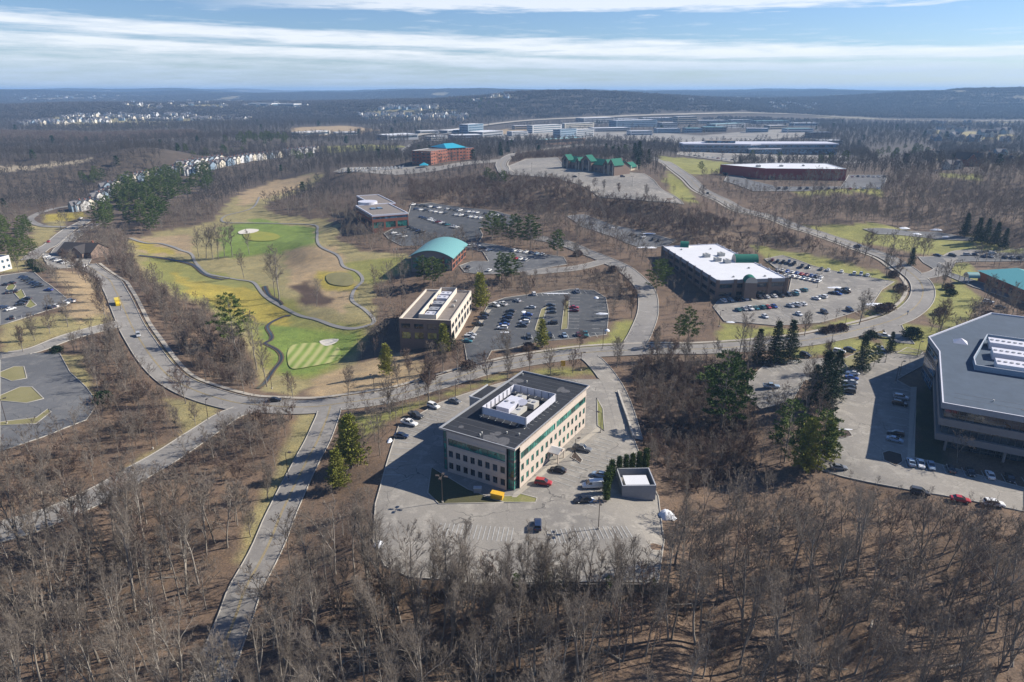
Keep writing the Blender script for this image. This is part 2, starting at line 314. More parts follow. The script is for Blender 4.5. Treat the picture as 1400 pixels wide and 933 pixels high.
# ------------------------------------------------------------ zones of the ground
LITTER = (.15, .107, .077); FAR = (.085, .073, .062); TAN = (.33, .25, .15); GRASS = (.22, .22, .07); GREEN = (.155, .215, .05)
GOLD = (.32, .265, .06); SCRUB = (.14, .105, .078); REDB = (.085, .06, .047); SHADE_GRASS = (.045, .055, .03); PALE = (.33, .28, .2); STRAW = (.27, .235, .115)  # the near-black green is lawn with building shade put into its colour
ZONES = [
 (SCRUB, [(560,250),(700,240),(880,270),(1000,305),(1180,350),(1180,365),(960,345),(800,300),(700,290),(560,275)]),
 (SCRUB, [(640,395),(690,375),(860,372),(870,400),(840,420),(780,395),(700,400)]),
 (REDB, [(870,495),(1010,505),(1030,560),(1030,650),(930,680),(890,640),(860,560)]),
 (SCRUB, [(850,480),(1020,482),(1020,500),(870,500)]),
 (STRAW, [(170,330),(215,318),(290,305),(315,272),(370,250),(430,236),(445,240),(420,258),(360,280),(370,292),(440,300),(470,312),(465,330),(500,345),(562,345),(560,372),(512,390),(514,440),(500,475),(480,515),(440,525),(400,540),(360,535),(345,500),(320,460),(285,425),(235,405),(190,375)]),
 (GRASS, [(190,345),(260,360),(330,380),(400,410),(440,440),(500,450),(490,480),(460,505),(420,520),(380,515),(350,500),(340,455),(290,425),(240,400),(200,375)]),
 (GREEN, [(300,312),(350,300),(400,308),(434,312),(434,335),(390,345),(345,352),(300,350)]),
 (GOLD, [(235,372),(290,388),(350,400),(398,425),(398,448),(350,442),(300,425),(255,400)]),
 (GREEN, [(352,440),(400,446),(440,450),(492,458),(472,492),(430,512),(385,516),(366,480)]),
 (TAN, [(178,325),(265,320),(268,348),(215,352),(190,345)]),
 (TAN, [(392,345),(460,337),(488,380),(470,430),(420,415),(392,390)]),
 (TAN, [(330,262),(380,246),(436,236),(420,252),(360,272),(330,285)]),
 (GOLD, [(432,372),(480,370),(487,395),(450,400),(430,390)]),
 (GOLD, [(180,332),(205,330),(245,345),(235,352),(200,345)]),
 (REDB, [(398,392),(425,382),(455,412),(440,420),(410,415)]),
 (GRASS, [(470,360),(555,350),(558,366),(512,388),(480,385)]),
 (SCRUB, [(300,455),(330,460),(350,520),(330,535),(290,520)]),
 (TAN, [(425,520),(480,500),(560,480),(590,500),(560,535),(470,545),(420,540)]),
 (GRASS, [(480,572),(560,552),(640,530),(690,512),(820,500),(830,512),(700,515),(600,545),(540,570),(500,600)]),
 (GRASS, [(690,502),(745,480),(828,462),(842,440),(868,440),(868,470),(800,478),(700,498)]),
 (GRASS, [(1100,310),(1200,306),(1345,326),(1395,352),(1330,352),(1240,345),(1180,334)]),
 (GRASS, [(1030,335),(1080,345),(1200,370),(1235,392),(1200,392),(1120,375),(1050,362)]),
 (GRASS, [(985,442),(1090,452),(1180,432),(1205,395),(1235,395),(1235,418),(1170,442),(1090,455),(980,472)]),
 (GRASS, [(1265,388),(1320,388),(1345,420),(1300,450),(1270,440)]),
 (GRASS, [(1200,462),(1235,445),(1290,448),(1320,468),(1280,480),(1205,482)]),
 (GRASS, [(1065,478),(1110,470),(1180,462),(1205,475),(1150,485),(1060,492)]),
 (GRASS, [(1280,360),(1320,360),(1350,378),(1340,390),(1310,385)]),
 (GRASS, [(1225,565),(1268,550),(1268,585),(1235,582)]),
 (SHADE_GRASS, [(1245,535),(1285,520),(1300,650),(1400,668),(1400,700),(1248,640)]),  # strip beside the glass office, its shade painted as dark grass
 (STRAW, [(0,440),(100,428),(163,432),(132,452),(85,462),(0,490)]),
 (TAN, [(58,362),(105,372),(150,398),(158,425),(110,440),(92,432),(100,412)]),
 (STRAW, [(84,486),(108,488),(128,530),(142,548),(128,554),(100,530)]),
 (STRAW, [(225,545),(302,552),(306,570),(240,612),(190,645),(175,640),(255,590)]),
 (STRAW, [(405,562),(434,566),(440,575),(412,640),(378,710),(348,775),(318,768),(345,700),(372,650),(395,590)]),
 (STRAW, [(170,395),(200,450),(240,505),(300,538),(350,545),(350,552),(270,545),(215,508),(180,460)]),
 (GOLD, [(62,293),(110,291),(123,296),(92,303),(65,304)]),
 (STRAW, [(0,345),(60,345),(58,362),(0,378)]),
 (STRAW, [(40,310),(90,300),(70,330),(40,340)]),
 (GRASS, [(915,235),(945,262),(960,280),(930,275),(905,245)]),
 (GRASS, [(900,213),(1000,222),(1005,235),(950,240),(925,230)]),
 (SCRUB, [(690,215),(760,208),(830,204),(840,212),(770,215),(700,225)]),
 (GRASS, [(1090,262),(1200,258),(1205,266),(1100,268)]),
 (GRASS, [(1280,237),(1340,240),(1338,247),(1285,244)]),
 (GRASS, [(1340,215),(1400,212),(1400,222),(1345,222)]),
 (GRASS, [(440,200),(500,198),(560,200),(520,206),(450,210)]),
 (SCRUB, [(0,180),(130,184),(260,180),(290,188),(100,196),(0,194)]),
 (PALE, [(0,228),(70,223),(130,216),(128,221),(60,230),(0,237)]),
 (TAN, [(540,150),(620,158),(600,164),(545,160)]),
 (STRAW, [(85,158),(280,162),(345,165),(280,170),(100,175),(20,172)]), (PALE, [(30,131),(150,136),(160,139),(20,136)]), (STRAW, [(180,141),(400,147),(420,150),(170,146)]), (STRAW, [(500,150),(560,145),(630,151),(640,160),(500,163)]), (STRAW, [(1270,178),(1380,182),(1390,192),(1280,190)]),
 (PALE, [(1062,142),(1080,140),(1078,150),(1062,150)]),
 (STRAW, [(1090,150),(1120,148),(1118,153),(1095,154)]),
 (TAN, [(400,175),(470,172),(520,178),(470,186),(400,184)]),
 (TAN, [(630,182),(700,176),(740,178),(700,184)]),
]
def pip(X, Y, poly):
    inside = np.zeros(X.shape, bool); n = len(poly); j = n - 1
    for i in range(n):
        xi, yi = poly[i][0], poly[i][1]; xj, yj = poly[j][0], poly[j][1]
        if yi != yj:
            c = ((yi > Y) != (yj > Y)) & (X < (xj - xi) * (Y - yi) / (yj - yi) + xi)
            inside ^= c
        j = i
    return inside
def seg_dist(X, Y, pts, closed=False):
    d = np.full(X.shape, 1e9); n = len(pts)
    for i in range(n if closed else n - 1):
        ax, ay = pts[i][0], pts[i][1]; bx, by = pts[(i + 1) % n][0], pts[(i + 1) % n][1]
        ux, uy = bx - ax, by - ay; q = ux * ux + uy * uy + 1e-9
        t = np.clip(((X - ax) * ux + (Y - ay) * uy) / q, 0, 1)
        d = np.minimum(d, np.hypot(X - ax - t * ux, Y - ay - t * uy))
    return d
ang = np.linspace(R(-78), R(78), 620); rad = 6 * (1.0125 ** np.arange(626))
rad = rad[rad < 14500]
A_, R_ = np.meshgrid(ang, rad); TX = R_ * np.sin(A_); TY = R_ * np.cos(A_); TZ = H(TX, TY)
soil = np.empty(TX.shape + (4,)); soil[..., 3] = 1
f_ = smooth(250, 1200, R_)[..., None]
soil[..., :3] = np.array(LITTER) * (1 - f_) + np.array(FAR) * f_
wob = (vnoise(TX, TY, 9, 11) - .5) * 5 + (vnoise(TX, TY, 3.1, 12) - .5) * 3
wscale = np.clip(R_ / 350, .6, 3)
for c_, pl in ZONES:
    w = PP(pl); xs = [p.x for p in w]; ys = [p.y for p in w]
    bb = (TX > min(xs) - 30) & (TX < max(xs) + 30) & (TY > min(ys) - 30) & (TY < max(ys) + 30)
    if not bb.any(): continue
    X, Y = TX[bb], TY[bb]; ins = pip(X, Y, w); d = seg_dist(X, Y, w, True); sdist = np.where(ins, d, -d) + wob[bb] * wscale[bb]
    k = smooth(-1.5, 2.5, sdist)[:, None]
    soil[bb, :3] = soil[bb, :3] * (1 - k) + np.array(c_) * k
# far fields and bare ground seen between the woods
ff = smooth(.80, .86, vnoise(TX + 300, TY, 260, 21)) * smooth(1500, 2400, R_)
soil[..., :3] = soil[..., :3] * (1 - .7 * ff[..., None]) + np.array((.24, .21, .12)) * .7 * ff[..., None]
nr, na = TX.shape
idx = np.arange(nr * na).reshape(nr, na)
F = np.stack([idx[:-1, :-1], idx[:-1, 1:], idx[1:, 1:], idx[1:, :-1]], -1).reshape(-1, 4)[:, ::-1]
M['ground'] = ground_mat('ground_soil', (.55, .56, .56), (1.6, 1.45, 1.2), s1=.02, s2=.22, vcol=True, grain=.62)
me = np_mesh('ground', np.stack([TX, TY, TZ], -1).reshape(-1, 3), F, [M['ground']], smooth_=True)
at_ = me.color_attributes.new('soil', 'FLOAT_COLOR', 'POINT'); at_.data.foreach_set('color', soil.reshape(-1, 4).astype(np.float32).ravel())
g_o = tag(link('ground', me), kind='structure')
if me.polygons[0].normal.z < 0: me.flip_normals()

# ------------------------------------------------------------ paved sheets
M['lot_pale'] = ground_mat('asphalt_weathered', (.27, .25, .218), (.185, .175, .16), (.37, .345, .30), crack=.75, grain=.16)
M['lot_dark'] = ground_mat('asphalt_sealed', (.082, .086, .092), (.062, .066, .071), (.125, .125, .122), crack=.7, grain=.18)
M['lot_mid'] = ground_mat('asphalt_worn', (.135, .138, .142), (.10, .103, .108), (.185, .182, .175), crack=.7, grain=.18)
M['road'] = ground_mat('road_asphalt', (.235, .222, .202), (.19, .18, .168), (.30, .285, .26), crack=.7, grain=.14)
M['walk'] = ground_mat('pavement_concrete', (.37, .335, .28), (.31, .28, .235), (.42, .39, .33), grain=.1)
M['kerb'] = ground_mat('kerb_concrete', (.36, .34, .30), (.30, .28, .25), grain=.12)
M['lineY'] = mat('paint_yellow', (.36, .27, .10), .8, var=.25, scale=.8)
M['lineW'] = mat('paint_white', (.42, .42, .40), .8, var=.25, scale=.8)
M['cartpath'] = ground_mat('cart_path_asphalt', (.27, .26, .245), (.21, .205, .195), grain=.14)
M['lawn'] = ground_mat('lawn_grass', (.21, .20, .08), (.165, .175, .06), (.26, .225, .115), s1=.08, s2=.5, grain=.25)
M['green'] = ground_mat('putting_green_grass', (.20, .28, .06), (.13, .21, .04), (.22, .25, .08), s1=.12, s2=.6, grain=.1)
m_g = M['green']; n_, l_g = m_g.node_tree.nodes, m_g.node_tree.links; b_ = n_['Principled BSDF']      # mowing stripes
wv = n_.new('ShaderNodeTexWave'); wv.inputs['Scale'].default_value = .075; wv.inputs['Distortion'].default_value = 1.2; wv.inputs['Detail Scale'].default_value = .3; wv.bands_direction = 'X'
ge = n_.new('ShaderNodeNewGeometry'); l_g.new(ge.outputs['Position'], wv.inputs['Vector']); old = b_.inputs['Base Color'].links[0].from_socket
mg = n_.new('ShaderNodeMix'); mg.data_type = 'RGBA'; l_g.new(wv.outputs[0], mg.inputs[0]); l_g.new(old, mg.inputs[6]); mg.inputs[7].default_value = (.36, .36, .15, 1); l_g.new(mg.outputs[2], b_.inputs['Base Color'])
M['green_y'] = ground_mat('pale_green_grass', (.27, .26, .05), (.22, .235, .05), s1=.1, s2=.6, grain=.1)
M['gold'] = ground_mat('tee_grass', (.225, .205, .10), (.19, .175, .08), s1=.1, s2=.6, grain=.12)
M['sand'] = ground_mat('bunker_sand', (.60, .56, .48), (.50, .46, .39), grain=.1)
M['snow'] = ground_mat('old_snow', (.82, .85, .9), (.6, .62, .65), s1=.5, s2=1.5, grain=.12)
M['lawn_shade'] = ground_mat('lawn_painted_shade', (.085, .085, .04), (.07, .06, .035), grain=.3)  # lawn darkened in its colour to stand in for the office's shadow
M['mulch'] = ground_mat('mulch_bed', (.075, .055, .043), (.055, .042, .035), grain=.3)
M['creek'] = mat('creek_water', (.035, .04, .035), .25, var=.3)
M['bankdirt'] = ground_mat('creek_bank', (.12, .085, .055), (.08, .06, .045), grain=.4)
EXCL = []        # (world polygon) where no wild tree grows
def off_at(x, y, o): return o + .00035 * math.hypot(x, y)
def drape_world(name, w, m, off=.1, cell=None, kind='structure', excl=True):
    bm = bmesh.new(); vs = [bm.verts.new((p[0], p[1], 0)) for p in w]; bm.faces.new(vs)
    bmesh.ops.triangulate(bm, faces=bm.faces[:])
    xs = [p[0] for p in w]; ys = [p[1] for p in w]
    cell = cell or max(4.0, math.hypot(sum(xs) / len(xs), sum(ys) / len(ys)) * .022)
    for lo, hi, ax in ((min(xs), max(xs), 0), (min(ys), max(ys), 1)):
        k = math.ceil(lo / cell) * cell
        while k < hi:
            co = (k, 0, 0) if ax == 0 else (0, k, 0); no = (1, 0, 0) if ax == 0 else (0, 1, 0)
            bmesh.ops.bisect_plane(bm, geom=bm.verts[:] + bm.edges[:] + bm.faces[:], plane_co=co, plane_no=no); k += cell
    cs = np.array([v.co[:2] for v in bm.verts]); zs = H(cs[:, 0], cs[:, 1])
    for v, z in zip(bm.verts, zs): v.co.z = z + off_at(v.co.x, v.co.y, off)
    bmesh.ops.recalc_face_normals(bm, faces=bm.faces[:])
    me = bpy.data.meshes.new(name); bm.to_mesh(me); bm.free(); me.materials.append(m)
    if me.polygons and me.polygons[0].normal.z < 0: me.flip_normals()
    o = link(name, me); tag(o, kind=kind)
    if excl: EXCL.append([(p[0], p[1]) for p in w])
    return o
def closed_smooth(w, k=6):
    q = [Vector((p[0], p[1])) for p in w]; n = len(q); o = []
    for i in range(n):
        a, b, c, d = q[i-1], q[i], q[(i+1) % n], q[(i+2) % n]
        for j in range(k): t = j / k; o.append(.5 * ((2*b) + (c-a)*t + (2*a-5*b+4*c-d)*t*t + (3*b-a-3*c+d)*t**3))
    return o
def drape(name, px, m, off=.1, **k):
    w = PP(px); return drape_world(name, closed_smooth(w) if name in ('putting_green', 'tee', 'bunker') else w, m, off, **k)
def resample(pts, step):
    """Catmull-Rom through the points, then even spacing (world xy)"""
    q = [Vector((p[0], p[1])) for p in pts]; q = [2 * q[0] - q[1]] + q + [2 * q[-1] - q[-2]]; o = []
    for i in range(1, len(q) - 2):
        a, b, c, d = q[i-1:i+3]
        for k in range(24):
            t = k / 24; o.append(.5 * ((2*b) + (c-a)*t + (2*a-5*b+4*c-d)*t*t + (3*b-a-3*c+d)*t**3))
    o.append(q[-2]); r = [o[0]]; acc = 0
    for i in range(1, len(o)):
        if (o[i] - r[-1]).length >= step: r.append(o[i])
    if (o[-1] - r[-1]).length > .2 * step: r.append(o[-1])
    return r
def normals(c):
    o = []
    for i in range(len(c)):
        t = (c[min(i+1, len(c)-1)] - c[max(i-1, 0)]).normalized(); o.append(Vector((-t.y, t.x)))
    return o
def ribbon(name, c, l, r_, m, off, kind='structure', nx=4, dash=None):
    """strip between lateral offsets l..r_ along centre c (world), draped"""
    nn = normals(c); V = []; F = []
    lat = [l + (r_ - l) * k / nx for k in range(nx + 1)]
    for p, n in zip(c, nn):
        for a in lat:
            q = p + n * a; V.append((q.x, q.y))
    V = np.array(V); z = H(V[:, 0], V[:, 1]) + off + .00035 * np.hypot(V[:, 0], V[:, 1])
    for i in range(len(c) - 1):
        if dash and i % dash[1] >= dash[0]: continue
        for k in range(nx):
            a = i * (nx + 1) + k; F.append((a, a + 1, a + nx + 2, a + nx + 1))
    me = np_mesh(name, np.column_stack([V, z]), F, [m], smooth_=True)
    if me.polygons[0].normal.z < 0: me.flip_normals()
    return tag(link(name, me), kind=kind)
PAVE = []; KERBS = []
def kerb_line(name, pts, closed=True, wid=.28, h=.15, base=.1, own=None):
    KERBS.append((name, [(p[0], p[1]) for p in pts], closed, wid, h, base, own))
def make_kerb(name, pts, closed, wid, h, base, own):
    """raised kerb: pts world"""
    n = len(pts); dense = []
    for i in range(n if closed else n - 1):
        a, b = Vector(pts[i][:2]), Vector(pts[(i+1) % n][:2]); k = max(1, int((b - a).length / 5))
        dense += [a + (b - a) * j / k for j in range(k)]
    if not closed: dense.append(Vector(pts[-1][:2]))
    m = len(dense); V = []; F = []
    for i, p in enumerate(dense):
        a = dense[(i-1) % m] if closed or i else p; b = dense[(i+1) % m] if closed or i < m-1 else p
        t = (b - a).normalized(); nr_ = Vector((-t.y, t.x)) * wid / 2
        s_ = max(1, math.hypot(p.x, p.y) / 250)
        for q in (p - nr_ * s_, p + nr_ * s_): V.append((q.x, q.y))
    V = np.array(V); z = H(V[:, 0], V[:, 1]) + base + .00035 * np.hypot(V[:, 0], V[:, 1])
    VV = np.concatenate([np.column_stack([V, z - .1]), np.column_stack([V, z + h])]); o = 2 * m
    mx = np.array([(dense[i].x + dense[(i+1) % m].x) / 2 for i in range(m)]); my = np.array([(dense[i].y + dense[(i+1) % m].y) / 2 for i in range(m)])
    hid = np.zeros(m, bool)
    if own is not None:
        for k_, pv in enumerate(PAVE):
            if k_ != own: hid |= pip(mx, my, pv)
    for i in range(m if closed else m - 1):
        if hid[i]: continue
        a, b = 2*i, 2*((i+1) % m)
        F += [(o+a, o+b, o+b+1, o+a+1), (a, b, o+b, o+a), (b+1, a+1, o+a+1, o+b+1)]
    if not F: return
    me = np_mesh(name, VV, F, [M['kerb']]); return tag(link(name, me), kind='structure')
ROADC = {}
def road(key, px, w, m='road', lines='Y', walk=None, kerb=True, off=.13, name='road'):
    c = resample(PP(px), 3.0 if w > 5 else 2.5); ROADC[key] = c
    ribbon(name, c, -w/2, w/2, M[m], off)
    if lines == 'Y':
        for s in (-.2, .12): ribbon('road_marking', c, s, s + .13, M['lineY'], off + .035, nx=1)
    if lines == 'W': ribbon('road_marking', c, -.1, .1, M['lineW'], off + .035, nx=1, dash=(1, 3))
    nn = normals(c)
    PAVE.append([tuple(p + n * w/2) for p, n in zip(c, nn)] + [tuple(p - n * w/2) for p, n in zip(c, nn)][::-1])
    if kerb:
        for s in (-1, 1): kerb_line('kerb', [p + n * (w/2 + .14) * s for p, n in zip(c, nn)], closed=False, base=off, own=len(PAVE)-1)
    if walk: ribbon('pavement', c, walk[0], walk[1], M['walk'], off + .02, nx=2)
    nn = normals(c); hw = w/2 + 1.5; l_, r_ = -hw, hw
    if walk: l_, r_ = min(l_, walk[0] - 1), max(r_, walk[1] + 1)
    EXCL.append([(p.x + n.x*l_, p.y + n.y*l_) for p, n in zip(c, nn)] + [(p.x + n.x*r_, p.y + n.y*r_) for p, n in zip(c, nn)][::-1])
    return c
road('main', [(118,362),(145,380),(158,398),(172,428),(190,463),(216,500),(256,530),(312,549),(372,556),(440,556),(520,545),(600,524),(680,502),(760,488),(830,481),(900,478),(960,478),(1040,473),(1110,465),(1180,450),(1235,432),(1260,408),(1256,384),(1226,360),(1180,341),(1120,320),(1060,299),(1000,281),(965,264),(940,243),(915,225),(885,214),(823,199),(776,201),(741,206),(704,211),(686,222),(687,232),(694,240)], 10.5, walk=(6.8, 8.6))
road('diagonal', [(352,556),(318,566),(280,590),(215,632),(130,680),(60,710),(0,728)], 9.5, lines=None, off=.118)
road('forest', [(452,556),(446,575),(432,608),(410,650),(385,702),(355,770),(320,850),(285,940)], 7.5, off=.122)
road('side', [(862,481),(876,455),(886,425),(882,396),(860,373),(828,356),(800,345),(770,333),(735,326)], 9.5, off=.124, lines=None)
road('drive', [(800,485),(815,497),(838,528),(852,565),(862,600)], 7.5, m='lot_pale', off=.116, lines=None)
road('entry', [(176,440),(161,444),(129,452),(87,464),(45,480),(0,488)], 7, lines=None, off=.119)
road('upper_left', [(123,300),(90,318),(58,341),(40,356)], 9, lines=None, off=.117)
road('upper_right', [(133,306),(100,325),(78,350),(80,365),(118,362)], 8, lines=None, off=.114)
road('townhouse', [(90,311),(62,310),(42,302),(50,294),(75,286),(105,281)], 6, lines=None, off=.111, kerb=False)
road('loop', [(718,374),(750,371),(789,367),(826,358)], 6.5, lines=None, off=.112)
road('retail', [(1256,380),(1285,372),(1300,352),(1330,346),(1400,352)], 8, lines=None, off=.112)
road('office', [(1215,437),(1222,452),(1235,470)], 8, lines=None, off=.112)
road('highway', [(560,188),(640,176),(700,168),(780,163),(850,160),(950,157),(1040,156),(1100,158),(1200,164),(1300,167),(1400,166)], 26, m='walk', lines=None, kerb=False, off=2.0)
_w = PP([(560,187),(700,167),(850,158.5),(1040,155),(1200,162),(1400,164),(1400,171),(1200,169),(1040,162),(850,166),(700,174),(560,196)]); EXCL.append([(q.x, q.y) for q in _w])
road('valley', [(545,215),(560,200),(590,188),(620,182)], 9, lines=None, kerb=False, off=.5)
LOTS = {}
def lot(key, px, m, kerbed=True, off=.09):
    w = PP(px); LOTS[key] = w; drape_world('parking_lot', w, M[m], off)
    PAVE.append([(p.x, p.y) for p in w])
    if kerbed: kerb_line('kerb', w, base=off, own=len(PAVE)-1)
lot('main', [(545,583),(575,566),(600,552),(640,538),(700,520),(800,520),(838,520),(858,560),(866,600),(880,640),(900,680),(908,740),(900,797),(640,797),(560,790),(526,775),(510,740),(513,690),(527,640)], 'lot_pale')
lot('b2', [(634,468),(655,440),(668,416),(690,408),(735,402),(780,396),(812,398),(828,408),(832,430),(829,458),(780,464),(735,468),(695,478),(672,480),(663,497),(655,516),(644,519),(640,500)], 'lot_dark')
lot('white', [(985,408),(1077,404),(1082,380),(1045,355),(1070,350),(1110,364),(1200,382),(1222,386),(1205,397),(1190,420),(1120,442),(1060,446),(990,440),(975,420)], 'lot_pale')
lot('glass_w', [(1024,520),(1045,500),(1095,493),(1150,490),(1180,492),(1200,480),(1265,484),(1262,500),(1225,520),(1252,535),(1245,625),(1400,668),(1400,700),(1250,672),(1150,652),(1110,640),(1140,600),(1140,560),(1135,520),(1100,520),(1085,545),(1060,555),(1040,560),(1022,545)], 'lot_pale')
lot('left_far', [(0,378),(28,374),(46,372),(60,385),(96,412),(92,418),(50,430),(0,446)], 'lot_mid')
lot('left', [(0,482),(40,484),(82,484),(96,510),(118,530),(134,552),(118,575),(60,598),(0,618)], 'lot_mid')
lot('round', [(525,320),(548,308),(557,296),(562,281),(590,278),(680,290),(715,300),(700,310),(655,312),(660,322),(655,332),(600,335),(550,337),(532,328)], 'lot_dark')
lot('barrel', [(628,364),(645,358),(668,358),(660,345),(636,338),(650,332),(680,336),(720,345),(770,352),(776,362),(740,368),(700,374),(660,376),(635,373)], 'lot_mid')
lot('slope', [(775,296),(800,294),(835,308),(880,318),(925,330),(905,338),(880,340),(830,322),(795,310)], 'lot_mid')
lot('plateau', [(695,228),(720,218),(762,216),(770,228),(880,238),(900,255),(935,280),(890,276),(820,270),(795,254),(760,244),(698,240)], 'lot_pale')
lot('red', [(1000,232),(1020,246),(1060,256),(1150,256),(1160,240),(1215,240),(1205,258),(1100,262),(1030,262),(990,248)], 'lot_mid')
lot('teal', [(925,212),(1000,222),(1080,224),(1180,224),(1150,214),(1080,210),(1050,206),(940,200)], 'lot_pale')
lot('retail', [(1255,352),(1290,350),(1400,345),(1400,357),(1330,358),(1295,360),(1300,374),(1345,388),(1400,408),(1400,415),(1330,393),(1283,372),(1262,360)], 'lot_mid')
lot('pad', [(1180,314),(1200,313),(1280,318),(1330,326),(1330,330),(1260,325),(1200,321)], 'lot_mid')
lot('brick', [(600,228),(640,221),(690,218),(690,222),(640,226),(600,234),(540,240),(455,236),(470,230),(560,228)], 'lot_pale', kerbed=False)
lot('business', [(640,186),(740,180),(900,182),(960,186),(1100,176),(1120,186),(960,196),(880,194),(640,196)], 'lot_pale', kerbed=False)
lot('drivehouse', [(58,345),(80,352),(125,355),(120,365),(80,368),(62,358)], 'lot_pale')
# planted islands
def island(px, m='lawn'):
    w = PP(px); drape_world('island', w, M[m], .16, cell=3); kerb_line('kerb', w, base=.1)
island([(660,680),(690,688),(732,688),(734,682),(712,676),(700,679)]); island([(780,626),(793,634),(796,630),(786,618)], 'mulch')
island([(817,583),(826,590),(824,560),(816,545)])
island([(590,640),(585,675),(600,690),(690,688),(640,670)], 'lawn_shade')  # island in the office shadow, shade painted into the lawn
island([(731,452),(740,424),(748,420),(742,440),(736,456)], 'gold'); island([(767,452),(772,412),(778,412),(776,450)], 'gold')
island([(672,480),(695,477),(700,452),(708,425),(700,426),(690,450)], 'gold') if False else None
island([(1141,596),(1142,585),(1160,590),(1165,597),(1150,600)], 'mulch'); island([(1206,620),(1215,617),(1232,622),(1234,632),(1225,638),(1208,630)], 'mulch')
island([(1160,505),(1190,498),(1205,490),(1195,480),(1180,480),(1150,492)], 'gold'); island([(1225,484),(1240,476),(1262,482),(1255,488)])
island([(0,510),(20,502),(33,502),(37,518),(16,522),(0,516)], 'gold'); island([(0,542),(28,530),(44,530),(60,546),(36,552),(0,549)], 'gold')
island([(0,578),(50,572),(66,560),(70,564),(50,580),(0,583)], 'gold')
island([(8,396),(15,386),(22,392),(16,400)]); island([(20,402),(30,396),(35,406),(28,411)]); island([(35,420),(42,410),(50,418),(42,422)])
island([(1330,345),(1400,340),(1400,348)], 'lawn')
drape('pavement', [(700,681),(706,681),(822,588),(817,585),(702,676)], M['walk'], .19)
drape('pavement', [(1245,530),(1253,530),(1250,628),(1240,628)], M['walk'], .17)
drape('pavement', [(634,468),(640,468),(672,424),(666,424)], M['walk'], .17)
# golf course: cart path, greens, bunkers, creek
road('cart', [(248,343),(262,348),(268,360),(285,375),(320,382),(345,386),(362,405),(395,425),(440,440),(470,449),(495,448),(512,440),(500,425),(482,412),(484,398),(496,384),(488,372),(470,365),(462,350),(436,335),(434,318),(428,308),(370,306),(310,305),(308,296),(345,285),(355,270)], 1.9, m='cartpath', lines=None, kerb=False, name='cart_path')
road('cart2', [(178,326),(200,333),(222,334),(248,343)], 2.4, m='cartpath', lines=None, kerb=False, name='cart_path')
drape('putting_green', [(396,476),(410,471),(440,470),(462,476),(466,488),(455,496),(425,502),(400,505),(393,492)], M['green'], .2)
drape('putting_green', [(333,320),(352,317),(375,320),(383,325),(370,330),(340,329)], M['green_y'], .2)
drape('tee', [(448,376),(475,374),(484,386),(475,392),(450,388)], M['gold'], .24)
drape('bunker', [(437,468),(448,465),(463,465),(457,471),(445,474)], M['sand'], .28); drape('bunker', [(326,318),(338,314),(354,315),(348,319),(330,321)], M['sand'], .28)
for pts, wd_ in (([(190,350),(225,354),(262,362),(280,375),(300,382),(315,381)], 3.2), ([(362,392),(368,405),(380,412),(385,418)], 3), ([(398,432),(386,434),(366,446),(372,462),(362,470)], 2.2), ([(362,470),(380,480),(385,492),(372,510),(352,532)], 2.2)):
    c = resample(PP(pts), 2.5); ribbon('creek', c, -wd_/2, wd_/2, M['bankdirt'], .1); ribbon('creek', c, -wd_*.22, wd_*.22, M['creek'], .16)
for k_ in KERBS: make_kerb(*k_)
def snow(px, py, w, d, h=.5, rz=0, name='snow_pile'):
    """a lumpy heap of ploughed snow"""
    p = P(px, py); n = 14; V = [(0, 0, h)]; r_ = np.random.default_rng(int(px * 7 + py))
    for j, (q, z) in enumerate(((.35, .85), (.7, .5), (1, -.05))):
        for k in range(n):
            t = 2 * math.pi * k / n; s_ = q * r_.uniform(.8, 1.12)
            V.append((math.cos(t) * w/2 * s_, math.sin(t) * d/2 * s_, h * z * r_.uniform(.7, 1.2)))
    F = [(0, 1 + k, 1 + (k + 1) % n) for k in range(n)]; me = bpy.data.meshes.new(name)
    for j in range(2):
        for k in range(n): F.append((1 + j*n + k, 1 + (j+1)*n + k, 1 + (j+1)*n + (k+1) % n, 1 + j*n + (k+1) % n))
    me.from_pydata(V, [], F); me.materials.append(M['snow']); me.polygons.foreach_set('use_smooth', [True]*len(F)); me.update()
    o = link(name, me, None, (p.x, p.y, p.z + .12), rz); return o
SNOW = [(804,684,4.2,2.4,.6,'oval patch of old snow in the office lot beside a dark car'),
 (911,706,5,4.5,1.6,'bluish heap of snow at the right end of the office lot'),
 (518,745,2.6,3,.7,'small snow heap on the left edge of the office lot'),(533,603,1.6,3.4,.5,'thin snow heap beside the row at the left kerb of the office lot'),
 (716,427,3,5,.2,'faint snow patch between the rows of the middle lot'),(815,408,3,4,.8,'snow heap at the top right corner of the middle lot'),
 (823,430,8,2.6,.7,'long snow bank on the right edge of the middle lot'),(830,453,2.4,2.4,.9,'small snow heap at the lower right corner of the middle lot'),
 (762,402,22,1.6,.3,'long thin snow strip along the top edge of the middle lot'),(690,455,5,2,.4,'snow strip at the foot of the first island of the middle lot'),
 (1142,394,10,4,.5,'snow remains in the middle of the white roofed building lot'),(1198,417,12,5,.6,'broad snow patch at the right end of the white roofed building lot'),(1000,441,6,2,.3,'thin snow strip at the lower left of the white roofed building lot'),
 (1155,588,6,1.2,.3,'snow strip along a small island by the glass office lot'),(1086,494,5,2,.4,'snow remains beside the three spruces'),
 (1235,313,9,4,1,'first snow heap from the left on the empty pad'),(1252,321,8,3,.9,'second snow heap from the left on the empty pad'),(1280,315,9,4,1,'third snow heap from the left on the empty pad'),(1293,325,6,3,.8,'fourth snow heap from the left on the empty pad'),
 (885,339,16,4,.6,'snow bank on the asphalt strip behind the white roofed building'),(890,320,14,3,.5,'snow strip on the upper part of the asphalt strip')]
